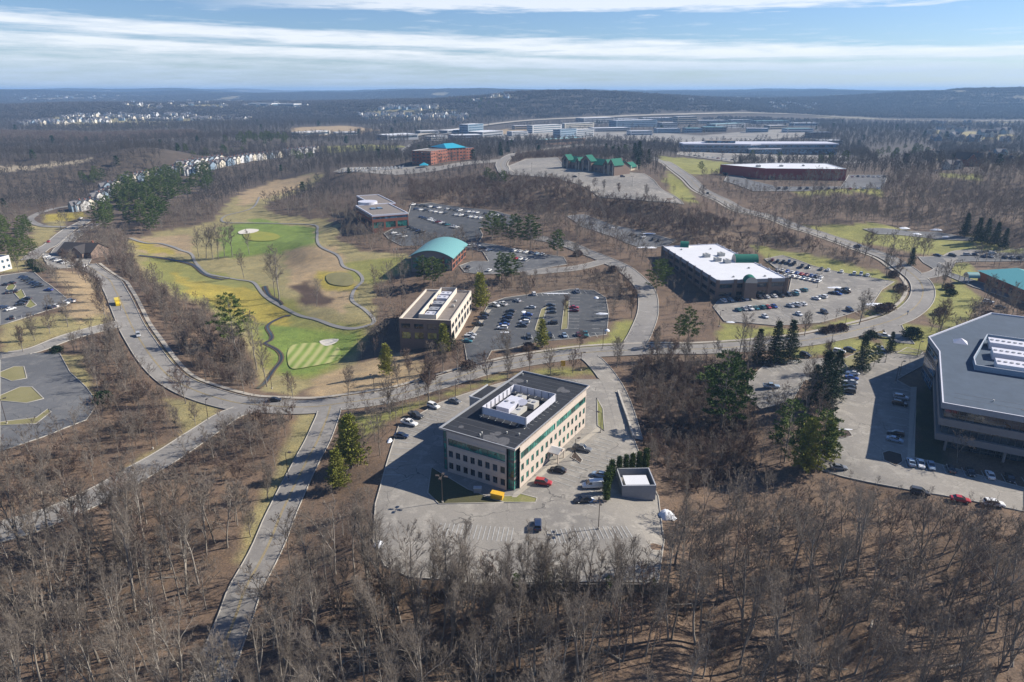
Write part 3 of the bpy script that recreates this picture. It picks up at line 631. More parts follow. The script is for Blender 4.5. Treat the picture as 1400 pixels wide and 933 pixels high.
for sx_, sy_, w_, d_, h_, lb in SNOW: tag(snow(sx_, sy_, w_, d_, h_), lb, 'snow', 'ploughed snow heaps')
# ------------------------------------------------------------ buildings
M['block'] = mat('split_face_block', (.50, .43, .365), .9, var=.10, scale=.8)
M['block_d'] = mat('block_accent', (.16, .14, .13), .9)
M['greenglass'] = glass_mat('green_glass', (.03, .145, .115), scale=.35)
M['darkglass'] = glass_mat('dark_glass', (.025, .035, .045))
M['blueglass'] = glass_mat('blue_glass', (.04, .09, .14))
M['grass_mirror_glass'] = glass_mat('glass_painted_grass_reflection', (.17, .17, .05))  # reflection of the grass painted as the glass colour
M['frame'] = mat('window_frame', (.10, .11, .12), .5); M['frame_w'] = mat('pale_window_frame', (.6, .6, .58), .6)
M['roof_dk'] = mat('roof_membrane_dark', (.030, .033, .040), .9, var=.22, scale=.25)
M['roof_wh'] = mat('roof_membrane_white', (.60, .61, .63), .7, var=.06, scale=.2)
M['roof_gr'] = mat('roof_gravel', (.20, .175, .155), .95, var=.2, scale=.6)
M['roof_gy'] = mat('roof_membrane_grey', (.068, .092, .125), .85, var=.15, scale=.3)
M['metal_w'] = mat('white_metal_panel', (.55, .55, .60), .5, var=.08); M['unit'] = mat('rooftop_unit_metal', (.45, .44, .40), .55, var=.1)
M['coping'] = mat('coping_metal', (.55, .56, .57), .4, metal=.3); M['beige'] = mat('beige_panel', (.56, .50, .42), .8, var=.06)
M['brown'] = mat('brown_brick', (.21, .155, .125), .9, var=.15); M['brick'] = mat('red_brick', (.25, .105, .07), .9, var=.15)
M['redwall'] = mat('dark_red_wall', (.27, .06, .05), .85, var=.1); M['teal'] = mat('teal_metal_roof', (.12, .36, .35), .4, var=.08)
M['tealroof'] = mat('pale_teal_metal_roof', (.14, .32, .31), .45, var=.06); M['green'+'roof'] = mat('green_metal_roof', (.015, .13, .09), .8, var=.1)
M['blueroof'] = mat('bright_blue_roof', (.03, .33, .45), .45, var=.08); M['concrete'] = mat('concrete_wall', (.42, .39, .34), .9, var=.12, scale=.4)
M['grey'] = mat('grey_panel', (.27, .28, .30), .7); M['band'] = mat('precast_band', (.235, .215, .205), .85, var=.07); M['white'] = mat('white_siding', (.56, .56, .55), .8, var=.06)
M['shingle'] = mat('grey_shingle_roof', (.14, .135, .14), .95, var=.2, scale=3); M['shingle_d'] = mat('dark_shingle_roof', (.055, .05, .05), .95, var=.2, scale=3)
M['cream'] = mat('cream_siding', (.60, .55, .45), .85, var=.06); M['yellow'] = mat('yellow_paint', (.62, .36, .03), .5, var=.12); M['wood'] = mat('weathered_wood', (.2, .16, .12), .9)
M['bluegrey'] = mat('blue_grey_siding', (.22, .29, .36), .8); M['tan'] = mat('tan_wall', (.45, .38, .28), .9, var=.08)
class Bldg:
    """rectangular or polygonal building in a local frame: x along first facade, y inward"""
    def __init__(s, name, label, cat, roofpx=None, h=10, W=None, D=None, loc=None, rz=None, group=None, sink=.6):
        if roofpx:
            zb = 0
            for _ in range(4):
                pts = [Vector(PZ(a, b, zb + h)) for a, b in roofpx]; cx = sum((p.x for p in pts)) / len(pts); cy = sum((p.y for p in pts)) / len(pts)
                zb = float(H(cx, cy))
            d = pts[1] - pts[0]; s.W = W or d.length; rz = math.atan2(d.y, d.x); t = Vector((-d.y, d.x)).normalized()
            s.D = D or (abs((pts[2] - pts[1]).dot(t)) if len(pts) > 2 else 20); loc = (pts[0].x, pts[0].y, zb)
        else: s.W, s.D = W, D
        s.h = h; s.loc = loc; s.rz = rz; s.sink = sink; s.root = empty(name, loc, rz); tag(s.root, label, cat, group)
        s.footprint()
    def world(s, x, y):
        c, q = math.cos(s.rz), math.sin(s.rz); return (s.loc[0] + c*x - q*y, s.loc[1] + q*x + c*y)
    def footprint(s, pts=None, m=2.5):
        EXCL.append([s.world(*p) for p in (pts or [(-m, -m), (s.W+m, -m), (s.W+m, s.D+m), (-m, s.D+m)])])
    def facade(s, mb, p, q, z0, z1, ops, m, depth=.3):
        """wall from p to q (footprint ccw so outside is to the right), with openings (u0,u1,a,b)"""
        p, q = Vector(p), Vector(q); u = (q - p); W = u.length; u.normalize(); inn = Vector((-u.y, u.x))
        us = sorted({0, W, *[o[0] for o in ops], *[o[1] for o in ops]}); zs = sorted({z0, z1, *[o[2] for o in ops], *[o[3] for o in ops]})
        def pt(a, z, d=0): v = p + u*a + inn*d; return (v.x, v.y, z)
        for j in range(len(zs)-1):
            run = None
            for i in range(len(us)):
                hole = i == len(us)-1 or any(o[0]-1e-6 <= us[i] and us[i+1] <= o[1]+1e-6 and o[2]-1e-6 <= zs[j] and zs[j+1] <= o[3]+1e-6 for o in ops)
                if hole:
                    if run is not None: mb.poly([pt(run, zs[j]), pt(us[i], zs[j]), pt(us[i], zs[j+1]), pt(run, zs[j+1])], m); run = None
                elif run is None: run = us[i]
        for a, b, c, d in ops:
            mb.poly([pt(a,c), pt(b,c), pt(b,c,depth), pt(a,c,depth)], m); mb.poly([pt(a,d,depth), pt(b,d,depth), pt(b,d), pt(a,d)], m)
            mb.poly([pt(a,c,depth), pt(a,d,depth), pt(a,d), pt(a,c)], m); mb.poly([pt(b,c), pt(b,d), pt(b,d,depth), pt(b,c,depth)], m)
    def window(s, p, q, o, glass, frame, pitch=None, depth=.22, fw=.08, name='window', sub=False):
        p, q = Vector(p), Vector(q); u = (q - p).normalized(); inn = Vector((-u.y, u.x)); a, b, c, d = o
        def pt(x, z, dd): v = p + u*x + inn*dd; return (v.x, v.y, z)
        g = MB(); g.poly([pt(a,c,depth), pt(b,c,depth), pt(b,d,depth), pt(a,d,depth)], glass)
        f = MB() if sub else g
        def bar(x0, x1, z0, z1):
            P4 = [pt(x0,z0,depth-.06), pt(x1,z0,depth-.06), pt(x1,z1,depth-.06), pt(x0,z1,depth-.06)]; f.poly(P4, frame)
            B4 = [pt(x0,z0,depth), pt(x1,z0,depth), pt(x1,z1,depth), pt(x0,z1,depth)]
            for k in range(4): f.poly([B4[k], B4[(k+1)%4], P4[(k+1)%4], P4[k]], frame)
        bar(a, b, c, c+fw); bar(a, b, d-fw, d); bar(a, a+fw, c+fw, d-fw); bar(b-fw, b, c+fw, d-fw)
        n = int(round((b-a)/pitch)) if pitch else 1
        for k in range(1, n): x = a + (b-a)*k/n; bar(x-fw/2, x+fw/2, c+fw, d-fw)
        w = g.build(name, s.root)
        if sub: f.build('window_frame', w)
        return w
    def roof(s, m, par=.7, t=.35, cop=None, pts=None, name='roof', h=None):
        """flat roof slab just below the parapet with a coping"""
        h = h or s.h; cop = cop or M['coping']; mb = MB()
        pts = pts or [(0,0), (s.W,0), (s.W,s.D), (0,s.D)]; n = len(pts)
        c = Vector((sum(p[0] for p in pts)/n, sum(p[1] for p in pts)/n)); ins = []
        for i in range(n):
            a, b, d = Vector(pts[i-1]), Vector(pts[i]), Vector(pts[(i+1)%n]); n1 = Vector((-(b-a).y, (b-a).x)).normalized(); n2 = Vector((-(d-b).y, (d-b).x)).normalized()
            k = t / max(.35, 1 + n1.dot(n2)) ; ins.append(b + (n1 + n2) * k)
        mb.poly([(p.x, p.y, h-par) for p in ins], m); r = mb.build(name, s.root); mb = MB()
        for i in range(n):
            j = (i+1) % n; a, b, A, B = pts[i], pts[j], ins[i], ins[j]
            mb.poly([(a[0],a[1],h), (b[0],b[1],h), (B.x,B.y,h), (A.x,A.y,h)], cop); mb.poly([(A.x,A.y,h), (B.x,B.y,h), (B.x,B.y,h-par), (A.x,A.y,h-par)], cop)
        mb.build('parapet', s.root); return r
def hvac(b, x, y, z, w, d, h, m=None, name='rooftop_unit'):
    m = m or M['unit']; mb = MB(); mb.box((x, y, z+.15), (x+w, y+d, z+h), m); mb.box((x+.1, y+.1, z-.02), (x+w-.1, y+d-.1, z+.15), M['frame'])
    k = max(1, int(w/1.6))
    for i in range(k): cx = x + w*(i+.5)/k; mb.tube((cx, y+d/2, z+h), (cx, y+d/2, z+h+.25), min(.55, d*.3), min(.55, d*.3), M['grey'], 10)
    return mb.build(name, b.root)
# --- the three storey office with the screened rooftop plant
b = Bldg('office_building', 'three storey beige block office with green ribbon windows and white rooftop screen', 'office building', [(599.7,584.5),(704.2,614.4),(811.9,528.2)], 13.2)
W, D, h = b.W, b.D, b.h
nch = 2.6
fp = [(nch, 0), (W-nch, 0), (W-nch, 1.2), (W-1.2, nch), (W, nch), (W, D-nch), (W-1.0, D-1.0), (nch, D), (0, D-nch), (0, nch)]
wall = MB()
sides = [((nch,0),(W-nch,0)), ((W,nch),(W,D-nch)), ((W-nch,D),(nch,D)), ((0,D-nch),(0,nch))]
for si, (p, q) in enumerate(sides):
    ln = (Vector(q)-Vector(p)).length; ops = []
    if si == 0:
        rib = [(.4, ln-.4, 8.5, 10.6)]; n = 8
    else:
        rib = [(.4, ln*.5-.4, 8.5, 10.6), (ln*.5+.4, ln-.4, 8.5, 10.6)]; n = 15
    ent = (ln*.40, ln*.40+3.0, -.4, 3.0) if si == 1 else None
    sm = []
    for zf in (1.2, 4.9):
        for k in range(n):
            u = (k+.5)*ln/n; o = (u-.72, u+.72, zf, zf+2.0)
            if ent and zf < 2 and o[1] > ent[0]-.5 and o[0] < ent[1]+.5: continue
            sm.append(o)
    ops = rib + (sm if si < 2 else []) + ([ent] if ent else [])
    b.facade(wall, p, q, -b.sink, h, ops, M['block'])
    for o in rib: b.window(p, q, o, M['greenglass'], M['frame'], 1.4, sub=True)
    if si < 2:
        for o in sm: b.window(p, q, o, M['greenglass'] if si == 1 else M['darkglass'], M['frame'], .72, fw=.06)
    if ent: b.window(p, q, ent, M['darkglass'], M['frame'], 1.0, name='entrance_door', depth=.25)
    u = (Vector(q)-Vector(p)).normalized(); o_ = Vector((u.y, -u.x))
    for zc, th in ((7.95, .22), (11.1, .3)):       # projecting string courses
        a = Vector(p) + u*.02; c = Vector(q) - u*.02; a2, c2 = a + o_*.12, c + o_*.12
        wall.poly([(a2.x,a2.y,zc), (c2.x,c2.y,zc), (c2.x,c2.y,zc+th), (a2.x,a2.y,zc+th)], M['block']); wall.poly([(a2.x,a2.y,zc+th), (c2.x,c2.y,zc+th), (c.x,c.y,zc+th), (a.x,a.y,zc+th)], M['block']); wall.poly([(a.x,a.y,zc), (c.x,c.y,zc), (c2.x,c2.y,zc), (a2.x,a2.y,zc)], M['block'])
wall.build('wall', b.root)
for cx, cy, a0, b0 in ((W-nch, 0, (W-nch, .9), (W-.9, nch)), (0, 0, (.9, nch), (nch, .9)), (W, D, (W-.9, D-nch), (W-nch, D-.9)), (0, D, (nch, D-.9), (.9, D-nch))):
    a0, b0 = Vector(a0), Vector(b0); g = MB(); k = MB()
    cor = Vector((W-.9 if a0.x > W/2 else .9, .9 if a0.y < D/2 else D-.9))
    for p, q in ((a0, cor), (cor, b0)):
        g.poly([(p.x,p.y,-b.sink), (q.x,q.y,-b.sink), (q.x,q.y,h-.5), (p.x,p.y,h-.5)], M['greenglass'])
        n_ = (q-p).normalized(); o_ = Vector((n_.y, -n_.x))*.1
        for z in (0, 1.5, 3.2, 4.9, 6.6, 8.3, 10.0, 11.6): 
            P_, Q_ = p+o_, q+o_; k.poly([(P_.x,P_.y,z), (Q_.x,Q_.y,z), (Q_.x,Q_.y,z+(.7 if z in (3.2,8.3) else .22)), (P_.x,P_.y,z+(.7 if z in (3.2,8.3) else .22))], M['frame'] if z not in (3.2, 8.3) else M['block_d'])
        for t in (0, .5, 1): c = p+(q-p)*t; k.box((c.x-.07, c.y-.07, -b.sink), (c.x+.07, c.y+.07, h-.5), M['frame'])
    w_ = g.build('corner_window', b.root); k.build('window_frame', w_)
b.roof(M['roof_dk'], par=.45, pts=[(0,0),(W,0),(W,D),(0,D)], cop=M['grey'])
so = MB(); so.poly([(0,0,h-.5),(0,D,h-.5),(W,D,h-.5),(W,0,h-.5)], M['block_d'])
for p, q in (((0,0),(W,0)), ((W,0),(W,D)), ((W,D),(0,D)), ((0,D),(0,0))): so.poly([(*p,h-.5), (*q,h-.5), (*q,h), (*p,h)], M['block'])
so.build('cornice', b.root)
sc_ = MB(); x0, x1, y0, y1, z0, z1 = W*.25, W*.84, D*.27, D*.66, h-.1, h+2.5
for p, q in (((x0,y0),(x1,y0)), ((x1,y0),(x1,y1)), ((x1,y1),(x0,y1)), ((x0,y1),(x0,y0))):
    p, q = Vector(p), Vector(q); u = (q-p).normalized(); i_ = Vector((-u.y,u.x))*.12
    for d0, fl in ((0, 0), (.12, 1)):
        P_, Q_ = p + i_*(d0/.12), q + i_*(d0/.12); v = [(P_.x,P_.y,z0+.35), (Q_.x,Q_.y,z0+.35), (Q_.x,Q_.y,z1), (P_.x,P_.y,z1)]; sc_.poly(v if not fl else v[::-1], M['metal_w'])
    sc_.poly([(p.x,p.y,z1), (q.x,q.y,z1), (q.x+i_.x,q.y+i_.y,z1), (p.x+i_.x,p.y+i_.y,z1)], M['metal_w'])
    n = int((q-p).length/2.2)
    for k in range(n+1):
        c = p + (q-p)*k/n + i_*1.9; sc_.box((c.x-.08,c.y-.08,z0-.3), (c.x+.08,c.y+.08,z1-.1), M['grey']); c2 = p + (q-p)*k/n - i_*.9; sc_.tube((c2.x,c2.y,z0-.4), (c2.x-i_.x*8,c2.y-i_.y*8,z0-.35), .07, .07, M['unit'], 5)
sc_.build('rooftop_screen', b.root)
hvac(b, x0+2.6, y0+3.5, z0-.2, 4.2, 8.5, 2.2, M['metal_w']); hvac(b, x0+7.6, y0+3.2, z0-.2, 2.0, 6.0, 1.4); hvac(b, x0+7.9, y0+10.5, z0-.2, 3.2, 3.2, 1.7); hvac(b, x0+2.8, y0+13.5, z0-.2, 3.0, 2.4, 1.2)
dm = MB(); dm.tube((x0+8, y0+9.5, z0-.2), (x0+8, y0+9.5, z0+1.5), .12, .12, M['grey']); 
for k in range(3): dm.tube((x0+8, y0+9.5, z0+1.2+.28*k), (x0+8, y0+9.4, z0+1.48+.28*k), .5+.35*k, .85+.3*k, M['metal_w'], 14)
dm.build('satellite_dish', b.root)
wg = MB(); wg.box((-5.5, D*.50, -b.sink), (-.02, D*.72, h-1.6), M['block'], M['roof_dk']); wg.box((-5.6, D*.50-.1, h-1.6), (-5.3, D*.72+.1, h-1.2), M['coping']); wg.box((-5.3, D*.50-.1, h-1.6), (-.05, D*.50+.2, h-1.2), M['coping']); wg.build('stair_wing', b.root)
en = MB(); ey = nch + (D-2*nch)*.40; en.poly([(W+.05,ey-.6,3.3),(W+3.4,ey-.6,3.3),(W+3.4,ey+1.5,4.3),(W+.05,ey+1.5,4.3)], M['coping']); en.poly([(W+.05,ey+1.5,4.3),(W+3.4,ey+1.5,4.3),(W+3.4,ey+3.6,3.3),(W+.05,ey+3.6,3.3)], M['coping']); en.poly([(W+3.4,ey-.6,3.3),(W+3.4,ey+3.6,3.3),(W+3.4,ey+1.5,4.3)], M['block'])
en.box((W+.05,ey-.6,3.0),(W+3.4,ey+3.6,3.28), M['block'])
for yy in (ey-.4, ey+3.2): en.box((W+3.0, yy, -.5), (W+3.25, yy+.25, 3.0), M['block'])
en.build('entrance_canopy', b.root)
OFFICE = b
# --- beige office with long roof trough
b = Bldg('office_building', 'flat roofed tan office with a long open roof trench and pale stone strip windows', 'office building', [(545.3,435.4),(616.7,438.4),(646.2,397.7)], 12.0, sink=4)
W, D, h = b.W, b.D, b.h; wall = MB()
for si, (p, q) in enumerate([((0,0),(W,0)), ((W,0),(W,D)), ((W,D),(0,D)), ((0,D),(0,0))]):
    ln = (Vector(q)-Vector(p)).length; n = 4 if si % 2 == 0 else 7; ops = []; mt = M['brown'] if si != 1 else M['beige']
    for k in range(n):
        u = (k+.5)*ln/n; w_ = ln/n*.36
        ops += [(u-w_, u+w_, 7.6, 9.8), (u-w_, u+w_, 3.0, 6.2 if si else 6.0)]
    b.facade(wall, p, q, -b.sink, h, ops, mt)
    for j, o in enumerate(ops): b.window(p, q, o, M['grass_mirror_glass'] if (si == 0 and j % 2) else M['darkglass'], M['frame'], 1.8)
wall.build('wall', b.root); b.roof(M['roof_gr'], par=.8, t=.6, cop=M['beige'])
sc_ = MB(); x0, x1, y0, y1, z0, z1 = W*.36, W*.70, D*.04, D*.97, h-.78, h+1.6
for p, q in (((x0,y0),(x1,y0)), ((x1,y0),(x1,y1)), ((x1,y1),(x0,y1)), ((x0,y1),(x0,y0))): 
    p, q = Vector(p), Vector(q); i_ = Vector((-(q-p).y, (q-p).x)).normalized()*.25
    for P_, Q_ in ((p, q), (q+i_, p+i_)): sc_.poly([(P_.x,P_.y,z0), (Q_.x,Q_.y,z0), (Q_.x,Q_.y,z1), (P_.x,P_.y,z1)], M['beige'])
    sc_.poly([(p.x,p.y,z1), (q.x,q.y,z1), (q.x+i_.x,q.y+i_.y,z1), (p.x+i_.x,p.y+i_.y,z1)], M['coping'])
sc_.build('rooftop_screen', b.root)
for k, (fy, hh) in enumerate(((.12,1.2),(.26,1.3),(.42,1.8),(.60,2.0),(.76,1.8))): hvac(b, x0+1.6, D*fy, h-.78, (x1-x0)*.62, D*.10, hh, M['grey'] if k in (1, 2) else M['metal_w'])
hvac(b, W*.80, D*.45, h-.78, 1.4, 1.4, .9); hvac(b, W*.78, D*.62, h-.78, 1.2, 1.2, .8)
# --- glass office at the right edge
zb = 0.0
rp = [(1289.4,551.0),(1400,570.5)]
b = Bldg('office_building', 'large grey roofed office with dark glass bands and angled glass corner at right edge', 'office building', rp, 15.0, W=62, D=52, sink=1.5)
h = b.h; c_, s_ = math.cos(-b.rz), math.sin(-b.rz)
def loc_of(px, py, z): x, y = PZ(px, py, z + b.loc[2]); x -= b.loc[0]; y -= b.loc[1]; return (c_*x - s_*y, s_*x + c_*y)
p1, p2, p3 = loc_of(1284.6, 481, h), loc_of(1270, 461, h), loc_of(1355.3, 428.3, h)
fp = [(0,0), (62,0), (62, p3[1]), p3, p2, p1]
for z0, z1, ins, mt in ((-b.sink, 3.2, 3.0, M['darkglass']), (3.2, 5.2, 0, M['band']), (5.2, 8.0, 1.2, M['darkglass']), (8.0, 10.2, 0, M['band']), (10.2, 13.4, .9, M['darkglass']), (13.4, 15.2, -.25, M['grey'])):
    mb = MB(); n = len(fp); ctr = Vector((30, 22)); pts = []
    for i in range(n):
        a, v, d = Vector(fp[i-1]), Vector(fp[i]), Vector(fp[(i+1)%n]); n1 = Vector((-(v-a).y, (v-a).x)).normalized(); n2 = Vector((-(d-v).y, (d-v).x)).normalized()
        q = v + (n1+n2) * ins / max(.35, 1+n1.dot(n2)); pts.append((q.x, q.y))
    mb.prism(pts, z0, z1, mt)
    if z1 > 15: mb.v, mb.f, mb.m = mb.v[len(fp):], [tuple(k - len(fp) for k in f) for f in mb.f[1:]], mb.m[1:]; RP = pts[::-1] if sum(pts[i][0]*pts[(i+1)%n][1]-pts[(i+1)%n][0]*pts[i][1] for i in range(n)) < 0 else pts
    o = mb.build('glass_band' if mt is M['darkglass'] else ('spandrel' if mt is M['band'] else 'fascia'), b.root)
    if mt is M['darkglass']:
        fr = MB()
        for i in range(n):
            p, q = Vector(pts[i]), Vector(pts[(i+1)%n]); k = max(1, int((q-p).length/1.8)); u = (q-p).normalized(); ou = Vector((u.y,-u.x))*.05
            for j in range(k+1): c = p + (q-p)*j/k + ou; fr.box((c.x-.05,c.y-.05,z0), (c.x+.05,c.y+.05,z1), M['frame'])
            if z1-z0 > 3: c0, c1 = p+ou, q+ou; fr.poly([(c0.x,c0.y,(z0+z1)/2),(c1.x,c1.y,(z0+z1)/2),(c1.x,c1.y,(z0+z1)/2+.1),(c0.x,c0.y,(z0+z1)/2+.1)], M['frame'])
        fr.build('window_frame', o)
GLASSO = b
lb = MB(); lb.prism([p2, p1, (p1[0]+1.5, p1[1]+8), (p3[0]-2, p3[1]-3)], -1.5, 12.9, M['blueglass']); 
lw = lb.build('entrance_glass', b.root); fr = MB()
P2, P1, P3 = Vector(p2), Vector(p1), Vector(p3)
for p, q in ((P1, P2), (P2, P3)):
    pass
for z in (1.5, 3.2, 5.0, 6.8, 8.6, 10.4, 12.2):
    u = (P1-P2).normalized(); o2 = Vector((-u.y, u.x))*-.08
    fr.poly([(P2.x-.1,P2.y,z),(P1.x-.1,P1.y,z),(P1.x-.1,P1.y,z+.15),(P2.x-.1,P2.y,z+.15)], M['coping'])
fr.build('window_frame', lw)
b.roof(M['roof_gy'], par=.5, t=.4, pts=RP, cop=M['metal_w'], h=15.2); b.footprint([(-3,-3), (64,-3), (64,p3[1]+3), (p3[0],p3[1]+3), (p2[0]-3,p2[1]+2), (p1[0]-3,p1[1])])
for k in range(4): 
    c = Vector((3 + k*14.5, .5)); m_ = MB(); m_.tube((c.x, c.y, -1.5), (c.x, c.y, 3.2), .35, .35, M['band'], 10); m_.build('column', b.root)
sc_ = MB(); sx, sy = loc_of(1332, 505, h); ex, ey2 = loc_of(1348, 462, h)
q = [(sx, sy), (sx+45, sy), (sx+45, ey2), (ex, ey2), (sx, sy+8)]
for i in range(5):
    a, c = Vector(q[i]), Vector(q[(i+1)%5]); u = (c-a).normalized(); i_ = Vector((-u.y,u.x))*.3
    for A, C in ((a, c), (c+i_, a+i_)): sc_.poly([(A.x,A.y,h-.5),(C.x,C.y,h-.5),(C.x,C.y,h+1.5),(A.x,A.y,h+1.5)], M['bluegrey'])
    sc_.poly([(a.x,a.y,h+1.5),(c.x,c.y,h+1.5),(c.x+i_.x,c.y+i_.y,h+1.5),(a.x+i_.x,a.y+i_.y,h+1.5)], M['coping'])
sc_.build('rooftop_screen', b.root)
for k in range(3): hvac(b, sx+6, sy+2.5+k*(ey2-sy-3)/3, h-.5, 22, (ey2-sy)/3*.5, 2.6, M['metal_w'])
py_ = MB(); cx, cy = loc_of(1313, 467, h)
for k in range(4):
    o_ = [(-2.4,-2.4),(2.4,-2.4),(2.4,2.4),(-2.4,2.4)]; a, c = o_[k], o_[(k+1)%4]; py_.poly([(cx+a[0],cy+a[1],h-.45),(cx+c[0],cy+c[1],h-.45),(cx,cy,h+1.3)], M['metal_w'])
py_.build('skylight', b.root)
# --- low office with the white roof and green vaults
b = Bldg('office_building', 'two storey brown brick office with bright white roof and green barrel vaults', 'office building', [(906.5,337),(981.5,383.7),(1076,380)], 9.5, sink=3)
pts3 = []
for a_, c2 in ((906.5,337),(981.5,383.7),(1076,380),(980,333.5)):
    x, y = PZ(a_, c2, b.loc[2]+b.h); x -= b.loc[0]; y -= b.loc[1]; pts3.append((math.cos(-b.rz)*x - math.sin(-b.rz)*y, math.sin(-b.rz)*x + math.cos(-b.rz)*y))
h = b.h; wall = MB(); n = 4
for i in range(4):
    p, q = pts3[i], pts3[(i+1)%4]; ln = (Vector(q)-Vector(p)).length; k_ = int(ln/9); ops = []
    for k in range(k_):
        u = (k+.5)*ln/k_; w_ = ln/k_*.36; ops += [(u-w_,u+w_,1.2,3.2), (u-w_,u+w_,5.2,7.2)]
    b.facade(wall, p, q, -b.sink, h, ops, M['brown'])
    for o in ops: b.window(p, q, o, M['darkglass'], M['frame'], 1.6)
    u = (Vector(q)-Vector(p)).normalized(); ou = Vector((u.y,-u.x))
    for k in range(k_+1):
        c = Vector(p) + u*(ln*k/k_); c = c + ou*.1; T = Matrix.Translation((c.x, c.y, 0)) @ Matrix.Rotation(math.atan2(u.y,u.x), 4, 'Z'); m2 = MB(T); m2.box((-.8,-.45,-b.sink),(.8,.35,h+.35), M['brown'], M['coping']); m2.build('pier', b.root)
    mz = MB(); a, c = Vector(p)+ou*.15+u*1, Vector(q)+ou*.15-u*1; mz.poly([(a.x,a.y,7.7),(c.x,c.y,7.7),(c.x,c.y,h+.05),(a.x,a.y,h+.05)], M['grey']); mz.build('fascia', b.root)
wall.build('wall', b.root); b.roof(M['roof_wh'], par=.35, t=.5, pts=pts3, cop=M['metal_w'])
def vault(b, cx, cy, ang, ln, r, z, mt, name='barrel_vault', rise=1.0, over=0, zdrop=0):
    T = Matrix.Translation((cx, cy, z)) @ Matrix.Rotation(ang, 4, 'Z'); mb = MB(T); n = 14
    pr = [(math.cos(math.pi*k/n)*r, math.sin(math.pi*k/n)*r*rise) for k in range(n+1)]
    for k in range(n):
        (a, c), (d, e_) = pr[k], pr[k+1]; mb.poly([(0,a,c),(ln,a,c),(ln,d,e_),(0,d,e_)][::-1], mt)
    mb.poly([(0,a,c) for a, c in pr], M['beige']); mb.poly([(ln,a,c) for a, c in pr][::-1], M['beige'])
    if zdrop: mb.box((.02,-r+.05,-zdrop),(ln-.02,r-.05,-.01), M['brown'])
    return mb.build(name, b.root)
def inb(b, px, py, z): x, y = PZ(px, py, b.loc[2]+z); x -= b.loc[0]; y -= b.loc[1]; c, s = math.cos(-b.rz), math.sin(-b.rz); return (c*x-s*y, s*x+c*y)
v0, v1 = inb(b, 1003, 356.5, h), inb(b, 1034, 356.5, h); a_ = math.atan2(v1[1]-v0[1], v1[0]-v0[0]); vault(b, *v0, a_, math.hypot(v1[0]-v0[0], v1[1]-v0[1]), 3.9, h-.3, M['greenroof'])
v0 = inb(b, 1027.5, 386, h); v1 = inb(b, 1022, 380, h); vault(b, *v0, math.atan2(v1[1]-v0[1], v1[0]-v0[0]), 6, 3.0, h-.5, M['greenroof'], zdrop=8)
v0 = inb(b, 930, 336, h); vault(b, *v0, 1.2, 5, 3.2, h-.5, M['greenroof'])
for px, py in ((965,350.5),(985,349),(980,356),(993,358.5)): v = inb(b, px, py, h); hvac(b, v[0]-1.5, v[1]-1.5, h-.35, 3.4, 3.4, 1.9)
for px, py in ((930,341),(960,349.5),(1001,378),(1022,366),(1044,377),(970,340)): v = inb(b, px, py, h); hvac(b, v[0], v[1], h-.35, 1.0, 1.0, .5)
b.footprint([(p[0]*1.03, p[1]*1.03) for p in pts3])
# --- barrel roofed hall
b = Bldg('hall', 'brick hall with wide curved pale teal metal roof behind two pines', 'hall', [(562,350),(618,352),(638,334)], 8.0, sink=3)
W, D, h = b.W, b.D, b.h; wall = MB()
for si, (p, q) in enumerate([((0,0),(W,0)), ((W,0),(W,D)), ((W,D),(0,D)), ((0,D),(0,0))]):
    ln = (Vector(q)-Vector(p)).length; n = 5; ops = []
    for k in range(n): u = (k+.5)*ln/n; ops.append((u-ln/n*.4, u+ln/n*.4, .8, 3.4)); ops.append((u-ln/n*.4, u+ln/n*.4, 4.2, 7.0))
    b.facade(wall, p, q, -b.sink, h, ops, M['brick'] if si == 1 else M['band'])
    for o in ops: b.window(p, q, o, M['greenglass'] if si != 1 else M['darkglass'], M['frame'], 1.6)
rise = 4.2; n = 18; rf = MB(); pr = [(-1.2 + (W+2.4)*k/n, h-.3 + rise*(1-((k/n)*2-1)**2)) for k in range(n+1)]
for k in range(n):
    (a, c), (d, e_) = pr[k], pr[k+1]; rf.poly([(a,-1.8,c),(d,-1.8,e_),(d,D+1.2,e_),(a,D+1.2,c)], M['tealroof']); rf.poly([(a,-1.8,c-.35),(a,D+1.2,c-.35),(d,D+1.2,e_-.35),(d,-1.8,e_-.35)], M['grey']); rf.poly([(a,-1.8,c-.35),(d,-1.8,e_-.35),(d,-1.8,e_),(a,-1.8,c)], M['teal'])
    wall.poly([(max(0,a),-.0,h),(min(W,d),0,h),(min(W,d),0,e_-.36),(max(0,a),0,c-.36)], M['band']); wall.poly([(max(0,a),D,h),(max(0,a),D,c-.36),(min(W,d),D,e_-.36),(min(W,d),D,h)], M['band'])
rf.poly([(pr[0][0],-1.8,pr[0][1]-.35),(pr[0][0],-1.8,pr[0][1]),(pr[0][0],D+1.2,pr[0][1]),(pr[0][0],D+1.2,pr[0][1]-.35)], M['teal']); rf.poly([(pr[-1][0],-1.8,pr[-1][1]-.35),(pr[-1][0],D+1.2,pr[-1][1]-.35),(pr[-1][0],D+1.2,pr[-1][1]),(pr[-1][0],-1.8,pr[-1][1])], M['teal'])
wall.build('wall', b.root); rf.build('roof', b.root)
pc = MB(); pc.box((W*.78,-1.5,-3),(W*.78+.8,-.7,h), M['brick']); pc.build('pillar', b.root)
